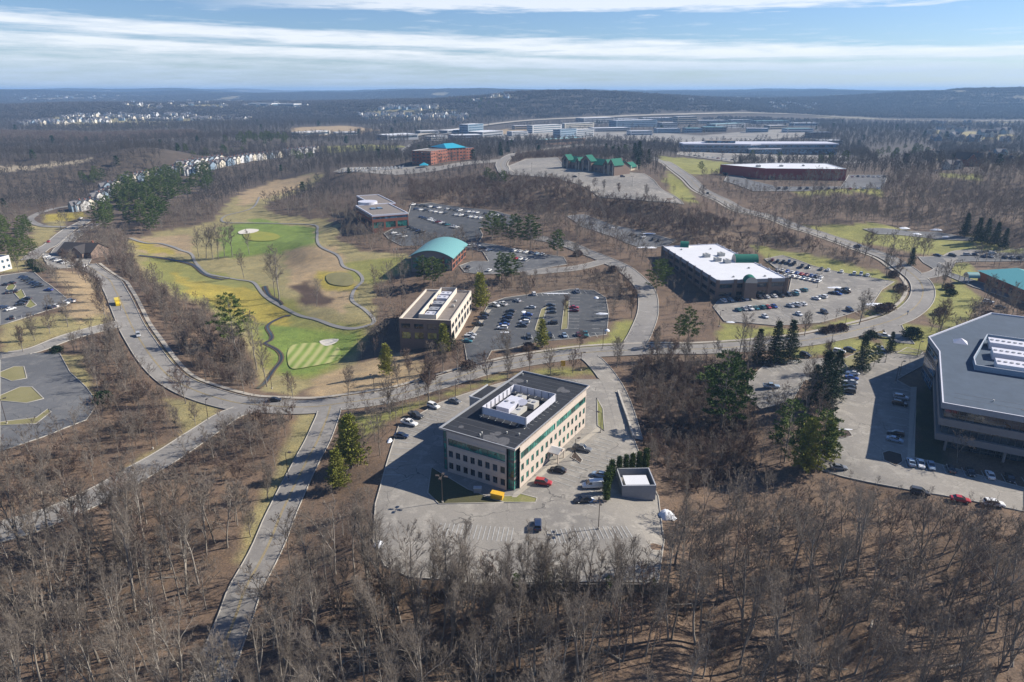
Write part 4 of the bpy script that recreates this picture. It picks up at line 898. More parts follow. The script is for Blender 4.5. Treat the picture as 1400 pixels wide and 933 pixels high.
# --- office with the round rooftop drum: two wings
b = Bldg('office_building', 'brick and glass office of two wings joined under a white round rooftop drum', 'office building', [(486,281),(508.6,294.5),(552.3,288)], 10.5, sink=3)
W, D, h = b.W, b.D, b.h; wall = MB(); D = max(D, 20)
def wing(x0, y0, x1, y1, hh, roofm):
    for si, (p, q) in enumerate([((x0,y0),(x1,y0)), ((x1,y0),(x1,y1)), ((x1,y1),(x0,y1)), ((x0,y1),(x0,y0))]):
        ln = (Vector(q)-Vector(p)).length; n = max(3, int(ln/7)); ops = []
        for k in range(n): u = (k+.5)*ln/n; ops += [(u-ln/n*.42, u+ln/n*.42, .8, 5.2)]
        ops.append((.4, ln-.4, 7.2, 8.8)); b.facade(wall, p, q, -b.sink, hh-1.2, ops, M['brick']); b.facade(wall, (p[0], p[1]), (q[0], q[1]), hh-1.2, hh, [], M['metal_w'])
        for o in ops[:-1]: b.window(p, q, o, M['greenglass'] if si == 1 else M['darkglass'], M['frame'], 1.7)
        b.window(p, q, ops[-1], M['blueglass'], M['frame'], 3)
    b.roof(roofm, par=.5, t=.7, cop=M['metal_w'], pts=[(x0,y0),(x1,y0),(x1,y1),(x0,y1)], h=hh)
wing(0, 0, W, D, h, M['roof_gr']); wing(-W*1.05, D*.5, -.05, D*1.2, h, M['roof_gr'])
b.footprint([(-2,-2),(W+2,-2),(W+2,D+2),(2,D+2),(2,D*1.2+3),(-W*1.05-2,D*1.2+3),(-W*1.05-2,D*.5-2),(-2,D*.5-2)])
wall.build('wall', b.root); dr = MB(); dc = (-W*.12, D*.42)
dr.tube((dc[0],dc[1],h-.6), (dc[0],dc[1],h+1.6), 7.5, 7.5, M['metal_w'], 28); dr.build('roof_drum', b.root)
sk = MB()
for k in range(2): sk.box((W*.35+k*0, D*.25+k*5, h-.5), (W*.35+6, D*.25+3.5+k*5, h+.2), M['blueglass'])
sk.build('skylight', b.root)
# --- lodge with green gables on the plateau
b = Bldg('lodge', 'long brown lodge with steep green gabled roofs beside the empty plateau lot', 'lodge', None, 8, W=66, D=20, loc=tuple(P(768, 230)), rz=0, sink=3)
e0, e1 = P(768, 230), P(841, 240.5); b.rz = math.atan2(e1.y-e0.y, e1.x-e0.x); b.root.rotation_euler.z = b.rz; b.W = (e1.xy-e0.xy).length
W, D = b.W, 20.0; h = 9.0; wall = MB()
def gable(mb_w, mb_r, x0, x1, y0, y1, hh, rise, axis, mw, mr, ov=.8):
    """gabled block: ridge along axis x or y"""
    mb_w.box((x0,y0,-3),(x1,y1,hh), mw, skip='t')
    if axis == 'y':
        xm = (x0+x1)/2; mb_w.poly([(x0,y0,hh),(x1,y0,hh),(xm,y0,hh+rise)], mw); mb_w.poly([(x1,y1,hh),(x0,y1,hh),(xm,y1,hh+rise)], mw); k = rise/((x1-x0)/2)
        for s_, a in ((-1,x0),(1,x1)):
            e_ = a + s_*ov; q = [(e_,y0-ov,hh-ov*k),(xm,y0-ov,hh+rise),(xm,y1+ov,hh+rise),(e_,y1+ov,hh-ov*k)]; mb_r.poly([(a_[0],a_[1],a_[2]+.05) for a_ in (q if s_ > 0 else q[::-1])][::-1], mr); mb_r.poly([(a_[0],a_[1],a_[2]-.25) for a_ in q], mr)
            mb_r.poly([(e_,y0-ov,hh-ov*k-.25),(xm,y0-ov,hh+rise-.25),(xm,y0-ov,hh+rise+.05),(e_,y0-ov,hh-ov*k+.05)], M['cream'])
    else:
        ym = (y0+y1)/2; mb_w.poly([(x1,y0,hh),(x1,y1,hh),(x1,ym,hh+rise)], mw); mb_w.poly([(x0,y1,hh),(x0,y0,hh),(x0,ym,hh+rise)], mw); k = rise/((y1-y0)/2)
        for s_, a in ((-1,y0),(1,y1)):
            e_ = a + s_*ov; q = [(x0-ov,e_,hh-ov*k),(x1+ov,e_,hh-ov*k),(x1+ov,ym,hh+rise),(x0-ov,ym,hh+rise)]; mb_r.poly([(a_[0],a_[1],a_[2]+.05) for a_ in (q if s_ < 0 else q[::-1])], mr); mb_r.poly([(a_[0],a_[1],a_[2]-.25) for a_ in (q if s_ > 0 else q[::-1])], mr)
rf = MB(); gable(wall, rf, 0, W, 4, D, 7, 4.5, 'x', M['brown'], M['greenroof'])
for x0, x1, rs, hh, y0 in ((-1, 9, 4.5, 9, 1), (W*.27, W*.27+6, 4, 8, 0), (W*.36, W*.36+14, 5, 10, 1), (W*.80, W*.80+7, 4.5, 8.5, -1), (W*.92, W*.92+8, 5, 9.5, -4)):
    gable(wall, rf, x0, x1, y0, D*.4, hh, rs, 'y', M['brown'], M['greenroof'])
    xm = (x0+x1)/2; aw = MB(); ww = (x1-x0)*.24
    aw.poly([(xm-ww,y0-.06,.3),(xm+ww,y0-.06,.3),(xm+ww,y0-.06,hh-1),(xm,y0-.06,hh+rs*.35),(xm-ww,y0-.06,hh-1)], M['darkglass']); aw.build('gable_window', b.root)
    tr = MB()
    for sx in (-1, 1): tr.box((xm+sx*(ww+.5)-.3,y0-.35,-1),(xm+sx*(ww+.5)+.3,y0-.02,hh-.6), M['cream'])
    tr.build('gable_trim', b.root)
for k in range(14):
    x = 2 + k*(W-6)/13; mb = MB(); mb.box((x,3.85,1.2),(x+2.2,3.98,3.6), M['darkglass']); mb.build('window', b.root)
wall.build('wall', b.root); rf.build('roof', b.root)
e2, e3 = P(846, 238), P(872, 232.5)
b2_ = Bldg('lodge', 'low covered wing with green hipped roof and stone posts at right end of the lodge', 'lodge', None, 6, W=(e3.xy-e2.xy).length, D=12, loc=tuple(e2), rz=math.atan2(e3.y-e2.y, e3.x-e2.x), sink=3)
wl, rf = MB(), MB(); gable(wl, rf, 1, b2_.W, 2, 12, 4.5, 3.5, 'x', M['tan'], M['greenroof'], 1.2); wl.build('wall', b2_.root); rf.build('roof', b2_.root)
for k in range(4): m_ = MB(); x = 1 + k*(b2_.W-2)/3; m_.box((x,.6,-1),(x+.7,1.3,5), M['cream']); m_.build('post', b2_.root)
b.footprint([(-6,-8),(b.W+10,-8),(b.W+10,24),(-6,24)])
# --- generic far blocks
def block(px0, py0, px1, py1, h, D, wm, rm, label, floors=2, glass='darkglass', name='office_building', cat='office building', sink=3, bays=0, group=None):
    """front wall runs between two ground pixels"""
    a, c = P(px0, py0), P(px1, py1); b = Bldg(name, label, cat, None, h, W=(c.xy-a.xy).length, D=D, loc=tuple(a), rz=math.atan2(c.y-a.y, c.x-a.x), sink=sink, group=group)
    wall = MB(); fh = h / floors; W = b.W
    for si, (p, q) in enumerate([((0,0),(W,0)), ((W,0),(W,D)), ((W,D),(0,D)), ((0,D),(0,0))]):
        ln = (Vector(q)-Vector(p)).length; ops = []
        if si != 2:
            for f in range(floors):
                z0, z1 = f*fh + fh*.3, f*fh + fh*.72
                if bays:
                    n = max(2, int(ln/bays))
                    for k in range(n): ops.append((ln*(k+.2)/n, ln*(k+.8)/n, z0, z1))
                else: ops.append((ln*.04, ln*.96, z0, z1))
        b.facade(wall, p, q, -sink, h, ops, M[wm], depth=.4)
        for o in ops: b.window(p, q, o, M[glass], M['frame'], (o[1]-o[0])/max(2, round((o[1]-o[0])/4)), depth=.3, fw=.2)
    wall.build('wall', b.root); b.roof(M[rm], par=.5, t=.6, cop=M['coping'])
    return b
bb = block(590,225.5, 612,221, 15, 26, 'brick', 'roof_gr', 'left red brick wing of the clinic with flat grey roof', 4, bays=5)
bb = block(576,226, 589.5,226, 14, 24, 'brick', 'roof_gr', 'dark brick end block of the clinic beside the small blue pavilion', 4, bays=5)
b = block(611,221, 637,219, 15, 34, 'brick', 'roof_gr', 'middle brick block of the clinic under the bright blue hipped roof', 4, bays=4)
hr = MB(); W, D = b.W, b.D; z = 15.05; r1, r2 = (W*.25, D*.5), (W*.75, D*.5)
for q in ([(-1,-1,z),(W+1,-1,z),(*r2,z+4.5),(*r1,z+4.5)], [(W+1,-1,z),(W+1,D+1,z),(*r2,z+4.5)], [(W+1,D+1,z),(-1,D+1,z),(*r1,z+4.5),(*r2,z+4.5)], [(-1,D+1,z),(-1,-1,z),(*r1,z+4.5)], [(-1,-1,z),(-1,D+1,z),(W+1,D+1,z),(W+1,-1,z)]): hr.poly(q, M['blueroof'])
hr.build('hipped_roof', b.root)
block(637.5,218.5, 648,217.5, 13.5, 24, 'brick', 'roof_gy', 'right red brick wing of the clinic', 4, bays=4)
pv = Bldg('pavilion', 'small pavilion with bright blue pyramid roof at the foot of the brick clinic', 'pavilion', None, 4, W=9, D=9, loc=tuple(P(574, 230.5)), rz=.1)
m_ = MB()
for x in (0, 8.5):
    for y in (0, 8.5): m_.box((x,y,-1),(x+.5,y+.5,3.2), M['white'])
m_.build('post', pv.root); m_ = MB()
for k in range(4): o_ = [(-.6,-.6),(9.6,-.6),(9.6,9.6),(-.6,9.6)]; a, c = o_[k], o_[(k+1)%4]; m_.poly([(*a,3.2),(*c,3.2),(4.5,4.5,6)], M['blueroof'])
m_.build('roof', pv.root)
# red walled store
b = Bldg('store', 'large dark red walled store with flat white roof on the hill to the right', 'store', [(1047,230.5),(1157.7,231.5)], 10, D=52, sink=3)
W, D, h = b.W, b.D, b.h; wall = MB(); fpt = [(0,0),(W,0),(W,D),(W*.3,D),(-34,D*.62)]
for i in range(5): b.facade(wall, fpt[i], fpt[(i+1)%5], -3, h, [(3,9,.0,3)] if i in (0,4) else [], M['redwall'])
wall.build('wall', b.root); b.roof(M['roof_wh'], par=.4, t=.6, pts=fpt, cop=M['coping']); b.footprint([(p[0]*1.02, p[1]*1.05) for p in fpt])
for i in (0, 4): b.window(fpt[i], fpt[(i+1)%5], (3,9,0,3), M['darkglass'], M['frame'], 1.5, name='shop_window')
hvac(b, -5, 14, h-.4, 4, 3, 1.8); hvac(b, 18, 20, h-.4, 3, 3, 1.5); hvac(b, 40, 26, h-.4, 2, 2, 1.2)
# long glass office beyond, with the teal edged roofs
b = Bldg('office_building', 'sprawling low glass office with pale blue angular roofs above a car park', 'office building', None, 13, W=140, D=50, loc=tuple(P(934, 208)), rz=0, sink=4)
a_, c_2 = P(934, 208), P(1072, 207); b.W = (c_2.xy-a_.xy).length; W = b.W; h = 13
for nm, q, z0, z1, mt in (('glass_band', [(0,0),(W*.42,-8),(W*.5,0),(W,2),(W,42),(W*.2,46),(0,26)], -4, 4.2, 'blueglass'), ('spandrel', [(-1,-1),(W*.42,-9),(W*.5,-1),(W+1,1),(W+1,43),(W*.2,47),(-1,27)], 4.2, 6.2, 'grey'), ('glass_band', [(0,0),(W*.42,-8),(W*.5,0),(W,2),(W,42),(W*.2,46),(0,26)], 6.2, 9.6, 'blueglass'), ('fascia', [(-1,-1),(W*.42,-9),(W*.5,-1),(W+1,1),(W+1,43),(W*.2,47),(-1,27)], 9.6, 11.6, 'metal_w')):
    m_ = MB(); m_.prism(q, z0, z1, M[mt], M['roof_gy'] if nm != 'fascia' else M['metal_w']); m_.build(nm, b.root)
m_ = MB(); m_.prism([(W*.15,10),(W*.34,6),(W*.36,26),(W*.16,28)], 11.6, 15, M['blueglass'], M['roof_gr']); m_.build('roof_pavilion', b.root)
m_ = MB(); m_.prism([(W*.40,-16),(W*.62,-12),(W*.62,-1.5),(W*.40,-9.5)], -4, 5, M['blueglass'], M['metal_w']); m_.build('entrance_wing', b.root)
b.footprint([(-8,-20),(W+8,-16),(W+6,50),(-6,50)])
def roof_detail(b, x0, y0, x1, y1, z, step, vents, mt='coping', seed=1):
    r = np.random.default_rng(seed); m_ = MB(); n = int((y1-y0)/step)
    for k in range(1, n):
        y = y0 + (y1-y0)*k/n + r.uniform(-.1, .1); m_.box((x0, y-.05, z), (x1, y+.05, z+.02), M['seam'], skip='b')
    m_.build('roof_seam', b.root); m_ = MB()
    for k in range(6):
        x, y = r.uniform(x0+1, x1-4), r.uniform(y0+1, y1-4); w_, d_ = r.uniform(1, 4), r.uniform(.5, 2.5); m_.prism([(x+w_*math.cos(t)*r.uniform(.6, 1), y+d_*math.sin(t)*r.uniform(.6, 1)) for t in np.arange(0, 6.2, .7)], z+.021, z+.025+.005*k, M['patch'])
    m_.build('roof_patch', b.root)
    for k in range(vents):
        x, y = r.uniform(x0+1, x1-1), r.uniform(y0+1, y1-1); m_ = MB(); m_.tube((x, y, z), (x, y, z+.5), .16, .16, M['unit'], 7); m_.tube((x, y, z+.5), (x, y, z+.65), .28, .2, M['unit'], 7); m_.build('roof_vent', b.root)
M['seam'] = mat('roof_seam', (.12, .125, .135), .8); M['patch'] = mat('roof_patch', (.10, .10, .105), .9, var=.3)
roof_detail(OFFICE, .5, .5, OFFICE.W-.5, OFFICE.D*.25, OFFICE.h-.44, 2.4, 4); roof_detail(OFFICE, .5, OFFICE.D*.68, OFFICE.W-.5, OFFICE.D-.5, OFFICE.h-.44, 2.4, 4, seed=2)
roof_detail(GLASSO, 3, 3, 58, 14, 14.71, 3, 5, seed=3); M['seam'], M['patch'] = mat('white_roof_seam', (.42, .43, .44), .8), mat('white_roof_stain', (.45, .44, .42), .9, var=.2)
roof_detail(WHITEO, 8, 8, 26, 60, 9.16, 5, 8, seed=4) if False else None
FARB = [ # px0,py0,px1,py1,h,D,wall,roof,floors,glass,label
 (640,183.5,661,182.5,18,26,'bluegrey','roof_wh',4,'dark office tower with pale roof left of the far business park'),
 (620,192,660,191,8,40,'grey','roof_wh',2,'long low office with white roof at the left of the far business park'),
 (660,188,688,187,9,40,'grey','roof_wh',2,'low wide office right of the dark office tower'),
 (612,183,640,182,6,30,'grey','roof_wh',1,'flat warehouse left of the dark office tower'),
 (728,183,768,181,16,22,'white','roof_wh',4,'white and teal apartment block at the left of the apartment cluster'),
 (766,190,788,189,16,20,'bluegrey','roof_gy',4,'dark blue apartment block in front of the apartment cluster'),
 (788,188,812,187,14,18,'white','roof_wh',4,'cream apartment block right of the dark blue one'),
 (772,179,812,177,15,20,'cream','roof_wh',4,'cream apartment row at the back of the apartment cluster'),
 (745,198,800,197,6,24,'brown','tealroof',1,'low building with dull teal roof in front of the apartments'),
 (798,170,840,169,14,40,'grey','roof_wh',3,'wide pale roofed office behind the apartments'),
 (842,175,898,174,16,40,'bluegrey','roof_wh',4,'long dark glass office in the middle of the far park'),
 (812,181,862,179.5,8,36,'grey','roof_wh',2,'low pale roofed office in front of the long dark glass one'),
 (926,171,953,170.5,20,30,'tan','roof_wh',4,'tall tan sided office with white roof in the far park'),
 (956,170,995,169.5,9,30,'grey','roof_wh',2,'low office right of the tall tan sided one'),
 (938,182,960,181.5,9,34,'bluegrey','tealroof',2,'small dark office with teal roof edge behind the sprawling one'),
 (962,181,993,180.5,10,36,'brown','tealroof',2,'brown office with teal roof edge behind the sprawling one'),
 (978,176,1018,175,9,30,'grey','tealroof',2,'long low teal roofed office behind the brown one'),
 (1034,170,1080,169,8,30,'grey','tealroof',2,'teal roofed office at the right of the far park'),
 (1076,182,1112,181.5,8,30,'white','tealroof',2,'pale low office at the right end of the far park'),
 (1110,189,1138,188.5,9,26,'brown','roof_gy',3,'brown striped office among the woods right of the park'),
 (1122,199,1152,198.5,7,26,'grey','roof_wh',2,'white roofed low building among the woods right of the park'),
 (530,192,572,191,8,44,'grey','roof_wh',1,'long white roofed warehouse left of the business park'),
 (410,187,452,184,7,30,'white','roof_wh',1,'long white shed left of the far fields'),
 (880,166,920,165.5,8,40,'grey','roof_wh',2,'distant pale roofed building at the foot of the hill'),
 (700,187,722,186.5,9,24,'white','roof_wh',3,'small white office between the low wide office and the apartments'),(704,178,730,177.5,9,28,'tan','roof_wh',2,'tan office behind the small white one'),(862,186,892,185.5,9,26,'white','roof_wh',2,'white fronted office in front of the long dark glass one'),
 (898,183,930,182.5,10,26,'bluegrey','roof_wh',3,'dark glass office left of the teal edged ones'),(905,176,926,175.5,12,26,'grey','roof_wh',3,'grey office left of the tall tan sided one'),(1020,182,1050,181.5,9,26,'bluegrey','roof_wh',2,'dark low office right of the brown one'),
 (1052,178,1076,177.5,9,26,'tan','roof_wh',2,'tan low office near the right end of the far park'),(1085,173,1118,172.5,8,30,'white','roof_wh',1,'white warehouse at the right end of the far park'),(845,168,872,167.5,10,26,'white','roof_wh',3,'pale office at the back of the far park'),(1000,169,1028,168.5,9,26,'grey','roof_wh',2,'grey office behind the teal roofed row'),
 (680,196,704,195,6,22,'grey','roof_wh',1,'low grey building on the bend left of the lodge road'),(590,193,612,192,7,26,'white','roof_wh',2,'white building left of the long low office'),(575,184,600,183.5,6,26,'grey','roof_wh',1,'small grey warehouse near the valley road'),(460,186,490,185,6,26,'white','roof_wh',1,'white farm shed by the far fields'),
 (340,146,372,145.5,12,60,'white','roof_wh',1,'tiny white plant on the far left hills'),(380,147,402,146.5,12,60,'white','roof_wh',1,'second tiny white plant on the far left hills')]
for (p0, y0, p1, y1, hh, dd, wm, rm, fl, lb) in FARB:
    block(p0, y0, p1, y1, hh*1.2, dd, wm, rm, lb, fl, 'blueglass' if wm in ('bluegrey', 'white') else 'darkglass')
# small office with arched canopy at the right edge
b = Bldg('office_building', 'single storey red brick office with teal roof and arched entrance canopy at the right edge', 'office building', None, 5.5, W=50, D=26, loc=tuple(P(1336,384)), rz=0, sink=2)
e0, e1 = P(1336,384), P(1395,411); b.rz = math.atan2(e1.y-e0.y, e1.x-e0.x); b.root.rotation_euler.z = b.rz; W, D, h = 50, 26, 5.5; wall = MB(); ops = [(8+k*6, 11+k*6, .8, 3.6) for k in range(6)]
for i, (p, q) in enumerate([((0,0),(W,0)), ((W,0),(W,D)), ((W,D),(0,D)), ((0,D),(0,0))]): b.facade(wall, p, q, -2, h, ops if i == 0 else [], M['brick'])
for o in ops: b.window((0,0),(W,0), o, M['darkglass'], M['frame'], 1.5)
wall.build('wall', b.root); m_ = MB()
for q in ([(-.8,-.8,h),(W,-.8,h),(W-8,D/2,h+4),(9,D/2,h+4)], [(W,-.8,h),(W,D+.8,h),(W-8,D/2,h+4)], [(W,D+.8,h),(-.8,D+.8,h),(9,D/2,h+4),(W-8,D/2,h+4)], [(-.8,D+.8,h),(-.8,-.8,h),(9,D/2,h+4)]): m_.poly(q, M['teal'])
m_.build('roof', b.root); vault(b, 4, -3, -math.pi/2, 6, 2.6, 3, M['tealroof'], 'entrance_canopy')
m_ = MB(); m_.box((2, -8.6, -1), (2.4, -8.2, 3), M['white']); m_.box((6, -8.6, -1), (6.4, -8.2, 3), M['white']); m_.build('canopy_post', b.root)
b.footprint([(-3,-10),(W,-10),(W,D+2),(-3,D+2)])
# white building at left edge, dark roofed club house
b = Bldg('office_building', 'white two storey building cut off by the left edge', 'office building', [(-70,352),(-9,354.5)], 8.5, D=11, sink=2); W, D, h = b.W, b.D, b.h; wall = MB()
for i, (p, q) in enumerate([((0,0),(W,0)), ((W,0),(W,D)), ((W,D),(0,D)), ((0,D),(0,0))]):
    ln = (Vector(q)-Vector(p)).length; n = int(ln/3.2); ops = [((k+.3)*ln/n, (k+.75)*ln/n, z, z+1.6) for k in range(n) for z in (1.4, 4.9)] if i < 2 else []
    b.facade(wall, p, q, -2, h, ops, M['white'])
    for o in ops: b.window(p, q, o, M['blueglass'], M['frame'], .8)
wall.build('wall', b.root); b.roof(M['roof_gy'], par=.4)
def house(name, label, cat, px, py, rz, W, D, hh, rise, wm, rm, chim=True, wing=True, group=None, parts=True, z=None):
    p = P(px, py); r = empty(name, tuple(p), rz); tag(r, label, cat, group); w, f = MB(), MB(); gable(w, f, -W/2, W/2, 0, D, hh, rise, 'x', M[wm], M[rm], .5)
    if wing: gable(w, f, -W*.05, W*.32, -2.5, D*.5, hh, rise*.9, 'y', M[wm], M[rm], .4)
    w.build('wall', r); ro = f.build('roof', r)
    if chim: c = MB(); c.box((W*.28, D*.55, hh), (W*.28+.9, D*.55+.9, hh+rise+1.2), M['brick']); c.build('chimney', ro)
    n = int(W/3.2)
    for k in range(n):
        x = -W/2 + W*(k+.5)/n
        if wing and -W*.12 < x < W*.38: continue
        for zz in ((1, 3.8) if hh > 4.5 else (1,)): q = MB(); q.box((x-.55, -.06, zz), (x+.55, -.01, zz+1.3), M['darkglass']); q.build('window', r)
    if wing: q = MB(); q.box((W*.07, -2.56, .9), (W*.2, -2.51, 2.4), M['darkglass']); q.build('window', r)
    EXCL.append([(p.x + math.cos(rz+t)*W*.75, p.y + math.sin(rz+t)*W*.75) for t in (0, 1.05, 2.1, 3.14, 4.2, 5.2)]); return r
house('club_house', 'low club house with dark grey hipped roof behind the roadside trees', 'house', 103, 352, -.15, 24, 16, 3.6, 4.5, 'brown', 'shingle_d')
HS = [(1282,219,.9,18,13,6,5,'tan','shingle_d','house with steep dark roof and pale gable among trees, left of the brick mansion'),(1322,228,-.5,22,14,7,6,'brick','shingle_d','brick mansion with a steep dark roof among the trees at the right'),(1352,222,.3,18,12,6,5,'tan','shingle_d','tan house with dark roof right behind the brick mansion'),
 (1370,214,.1,16,11,6,4,'bluegrey','shingle','pale blue house at the far right of the hillside'),(1378,224,0,18,11,5,3.5,'cream','shingle_d','low cream house below the pale blue one at the right edge'),(1306,232,.2,14,10,5,3.5,'cream','shingle','low cream house left of the brick mansion')]
for (px, py, rz, W, D, hh, rs, wm, rm, lb) in HS: house('house', lb, 'house', px, py, rz, W, D, hh, rs, wm, rm)
# --- townhouses along the ridge road at the left
ORD = ['first','second','third','fourth','fifth','sixth','seventh','eighth','ninth','tenth','eleventh','twelfth','thirteenth','fourteenth','fifteenth','sixteenth','seventeenth','eighteenth','nineteenth','twentieth','twenty-first','twenty-second','twenty-third','twenty-fourth','twenty-fifth','twenty-sixth','twenty-seventh','twenty-eighth','twenty-ninth','thirtieth']
def ordn(i): return ORD[i] if i < len(ORD) else '%dth' % (i+1)
th = None; TH = []
for px0, py0, px1, py1, n, lb in ((96,290,118,286,3,'villa row by the road loop, nearest row'), (124,279,150,266,4,'villa row behind the pale loop, second row'), (136,263,158,258,3,'small cluster above the loop'), (168,252,198,244,6,'front row left of the pines'), (205,244,250,235,8,'front row above the pines'), (250,240,300,228,8,'lower middle row of the ridge'), (240,232,300,222,9,'upper middle row of the ridge'), (300,227,345,219,8,'row right of the ridge centre'), (345,220,380,215,6,'right row of the ridge'), (385,213,432,208,9,'last row at the ridge end')):
    for k in range(n):
        t = (k + .5)/n; px, py = px0 + (px1-px0)*t, py0 + (py1-py0)*t + (k % 2)*.6
        L_ = '%s pale townhouse from the left in the %s' % (ordn(k), lb)
        wm = ('white','cream','white','bluegrey')[(k*3+n) % 4]; key = wm
        if th is None: th = {}
        if key not in th: th[key] = house('townhouse', L_, 'townhouse', px, py, -.35, 9.5, 11, 6.2, 3.6, wm, 'shingle', group='townhouses along the ridge'); 
        else:
            p = P(px, py); o = copy_tree(th[key], tuple(p), -.35 + rng.uniform(-.25, .25)); tag(o, L_, 'townhouse', 'townhouses along the ridge'); EXCL.append([(p.x + math.cos(t_)*8, p.y + math.sin(t_)*8) for t_ in (0, 1.05, 2.1, 3.14, 4.2, 5.2)])
# --- distant houses, a few pixels each
def tiny_house(wm, rm):
    w = MB(); gable(w, w, -7, 7, 0, 9, 6, 3.5, 'x', M[wm], M[rm], .3); gable(w, w, -1, 4, -2.5, 5, 6, 3, 'y', M[wm], M[rm], .3)
    me = bpy.data.meshes.new('distant_house'); me.from_pydata(w.v, [], w.f)
    for m in w.mats: me.materials.append(m)
    me.polygons.foreach_set('material_index', w.m); me.update(); return me
tiny = [tiny_house('white', 'shingle'), tiny_house('cream', 'shingle'), tiny_house('bluegrey', 'shingle'), tiny_house('white', 'shingle_d')]
hr_ = np.random.default_rng(5)
CL = [(25,168,85,172,26,2,'pale house with a gabled roof in the near estate at the far left'), (95,166,150,170,10,2,'pale house on the edge of the near estate at the far left'), (85,158,275,166,60,3,'small pale house in the long estate across the left valley'), (280,163,345,167,14,2,'small pale house in the left valley'),
      (520,147,600,152,26,2.5,'small pale house on the round hill left of centre'), (490,158,640,166,40,3,'small pale house at the foot of the round hill'), (1270,170,1380,195,26,6,'small house among trees on the far right slope'), (20,131,160,140,26,3,'tiny house on the farthest left hills'), (160,140,420,150,36,4,'tiny house in the middle left hills'),
      (640,132,700,140,8,3,'tiny house on the hillside behind the highway'), (1050,141,1120,150,8,3,'tiny house by the hillside clearing'), (940,134,1060,140,8,2,'tiny house on the far hill right of centre')]
for x0, y0, x1, y1, n, jit, lb in CL:
    for k in range(n):
        t = (k + .5)/n; row = k % 3; px = x0 + (x1-x0)*t + hr_.uniform(-3, 3); py = y0 + (y1-y0)*hr_.uniform(0, 1)
        p = P(px, py); me = tiny[k % 4]; o = link('house', me, None, tuple(p), hr_.uniform(-.6, .6)); s_ = hr_.uniform(1.1, 1.6) * (1 + .25*(p.y > 4000)); o.scale = (s_,)*3
        tag(o, lb, 'house', lb.replace('a gabled', 'gabled').replace('house', 'houses')); 
        if p.y < 3500: EXCL.append([(p.x + math.cos(t_)*14, p.y - 6 + math.sin(t_)*16) for t_ in (0, 1.05, 2.1, 3.14, 4.2, 5.2)])
_w = PP([(610,180),(740,176),(900,166),(1110,167),(1130,183),(1100,196),(930,200),(840,192),(760,196),(640,194)]); PARK = [(q.x, q.y) for q in _w]
# --- things round the office lot
pL, pR = PZ(628, 797.5, 0)[0], PZ(905, 797.5, 0)[0]
w = MB(); M['shadeconcrete'] = mat('shade_dark_concrete', (.13, .12, .105), .95, var=.3, scale=.5); w.box((pL-3, WALL_Y-.75, -9), (pR+2, WALL_Y-.35, .3), M['shadeconcrete']); tag(w.build('retaining_wall'), 'long low concrete retaining wall along the near edge of the office lot', 'wall')  # concrete colour darkened to paint the shade on the wall face
c = resample(PP([(845,537),(851,555),(858,575),(866,600)]), 3); w = MB()
for i in range(len(c)-1):
    a, d = c[i], c[i+1]; n_ = Vector((-(d-a).y, (d-a).x)).normalized()*.3; za = float(H(a.x, a.y))
    w.prism([tuple(a-n_), tuple(d-n_), tuple(d+n_), tuple(a+n_)], za-2, za+1.1, M['concrete'])
tag(w.build('concrete_barrier'), 'curving concrete barrier wall along the drive right of the office', 'wall')
b = Bldg('equipment_enclosure', 'small square equipment enclosure with a white roofed unit inside grey walls', 'enclosure', None, 3.6, W=9, D=9, loc=tuple(P(850, 680)), rz=.03)
b.loc = b.root.location[:]
m_ = MB()
for p, q in (((0,0),(9,0.25)), ((8.75,.25),(9,9)), ((0,8.75),(8.75,9)), ((0,.25),(.25,8.75))): m_.box((*p,-1), (*q,3.5), M['grey'], M['coping'])
m_.build('enclosure_wall', b.root); m_ = MB(); m_.box((1.2,1.4,-.5),(7.6,6.2,2.9), M['unit'], M['roof_wh']); m_.build('equipment_unit', b.root)
p = P(680, 682); m_ = MB(Matrix.Translation((p.x,p.y,p.z)) @ Matrix.Rotation(-.3, 4, 'Z')); m_.poly([(-1.5,-.9,.2),(1.5,-.9,.2),(1.7,-.9,1.7),(-1.7,-.9,1.9)], M['yellow']); m_.poly([(1.5,.9,.2),(-1.5,.9,.2),(-1.7,.9,1.9),(1.7,.9,1.7)], M['yellow']); m_.poly([(1.5,-.9,.2),(1.5,.9,.2),(1.7,.9,1.7),(1.7,-.9,1.7)], M['yellow']); m_.poly([(-1.5,.9,.2),(-1.5,-.9,.2),(-1.7,-.9,1.9),(-1.7,.9,1.9)], M['yellow']); m_.poly([(-1.7,-.9,1.9),(1.7,-.9,1.7),(1.7,.9,1.7),(-1.7,.9,1.9)], M['yellow'])
m_.box((-1.4,-1.05,.8),(1.4,-.92,1.0), M['yellow']); m_.box((-1.3,-.8,0),(1.3,.8,.2), M['frame']); tag(m_.build('dumpster'), 'yellow rubbish dumpster by the near corner of the beige office', 'dumpster')
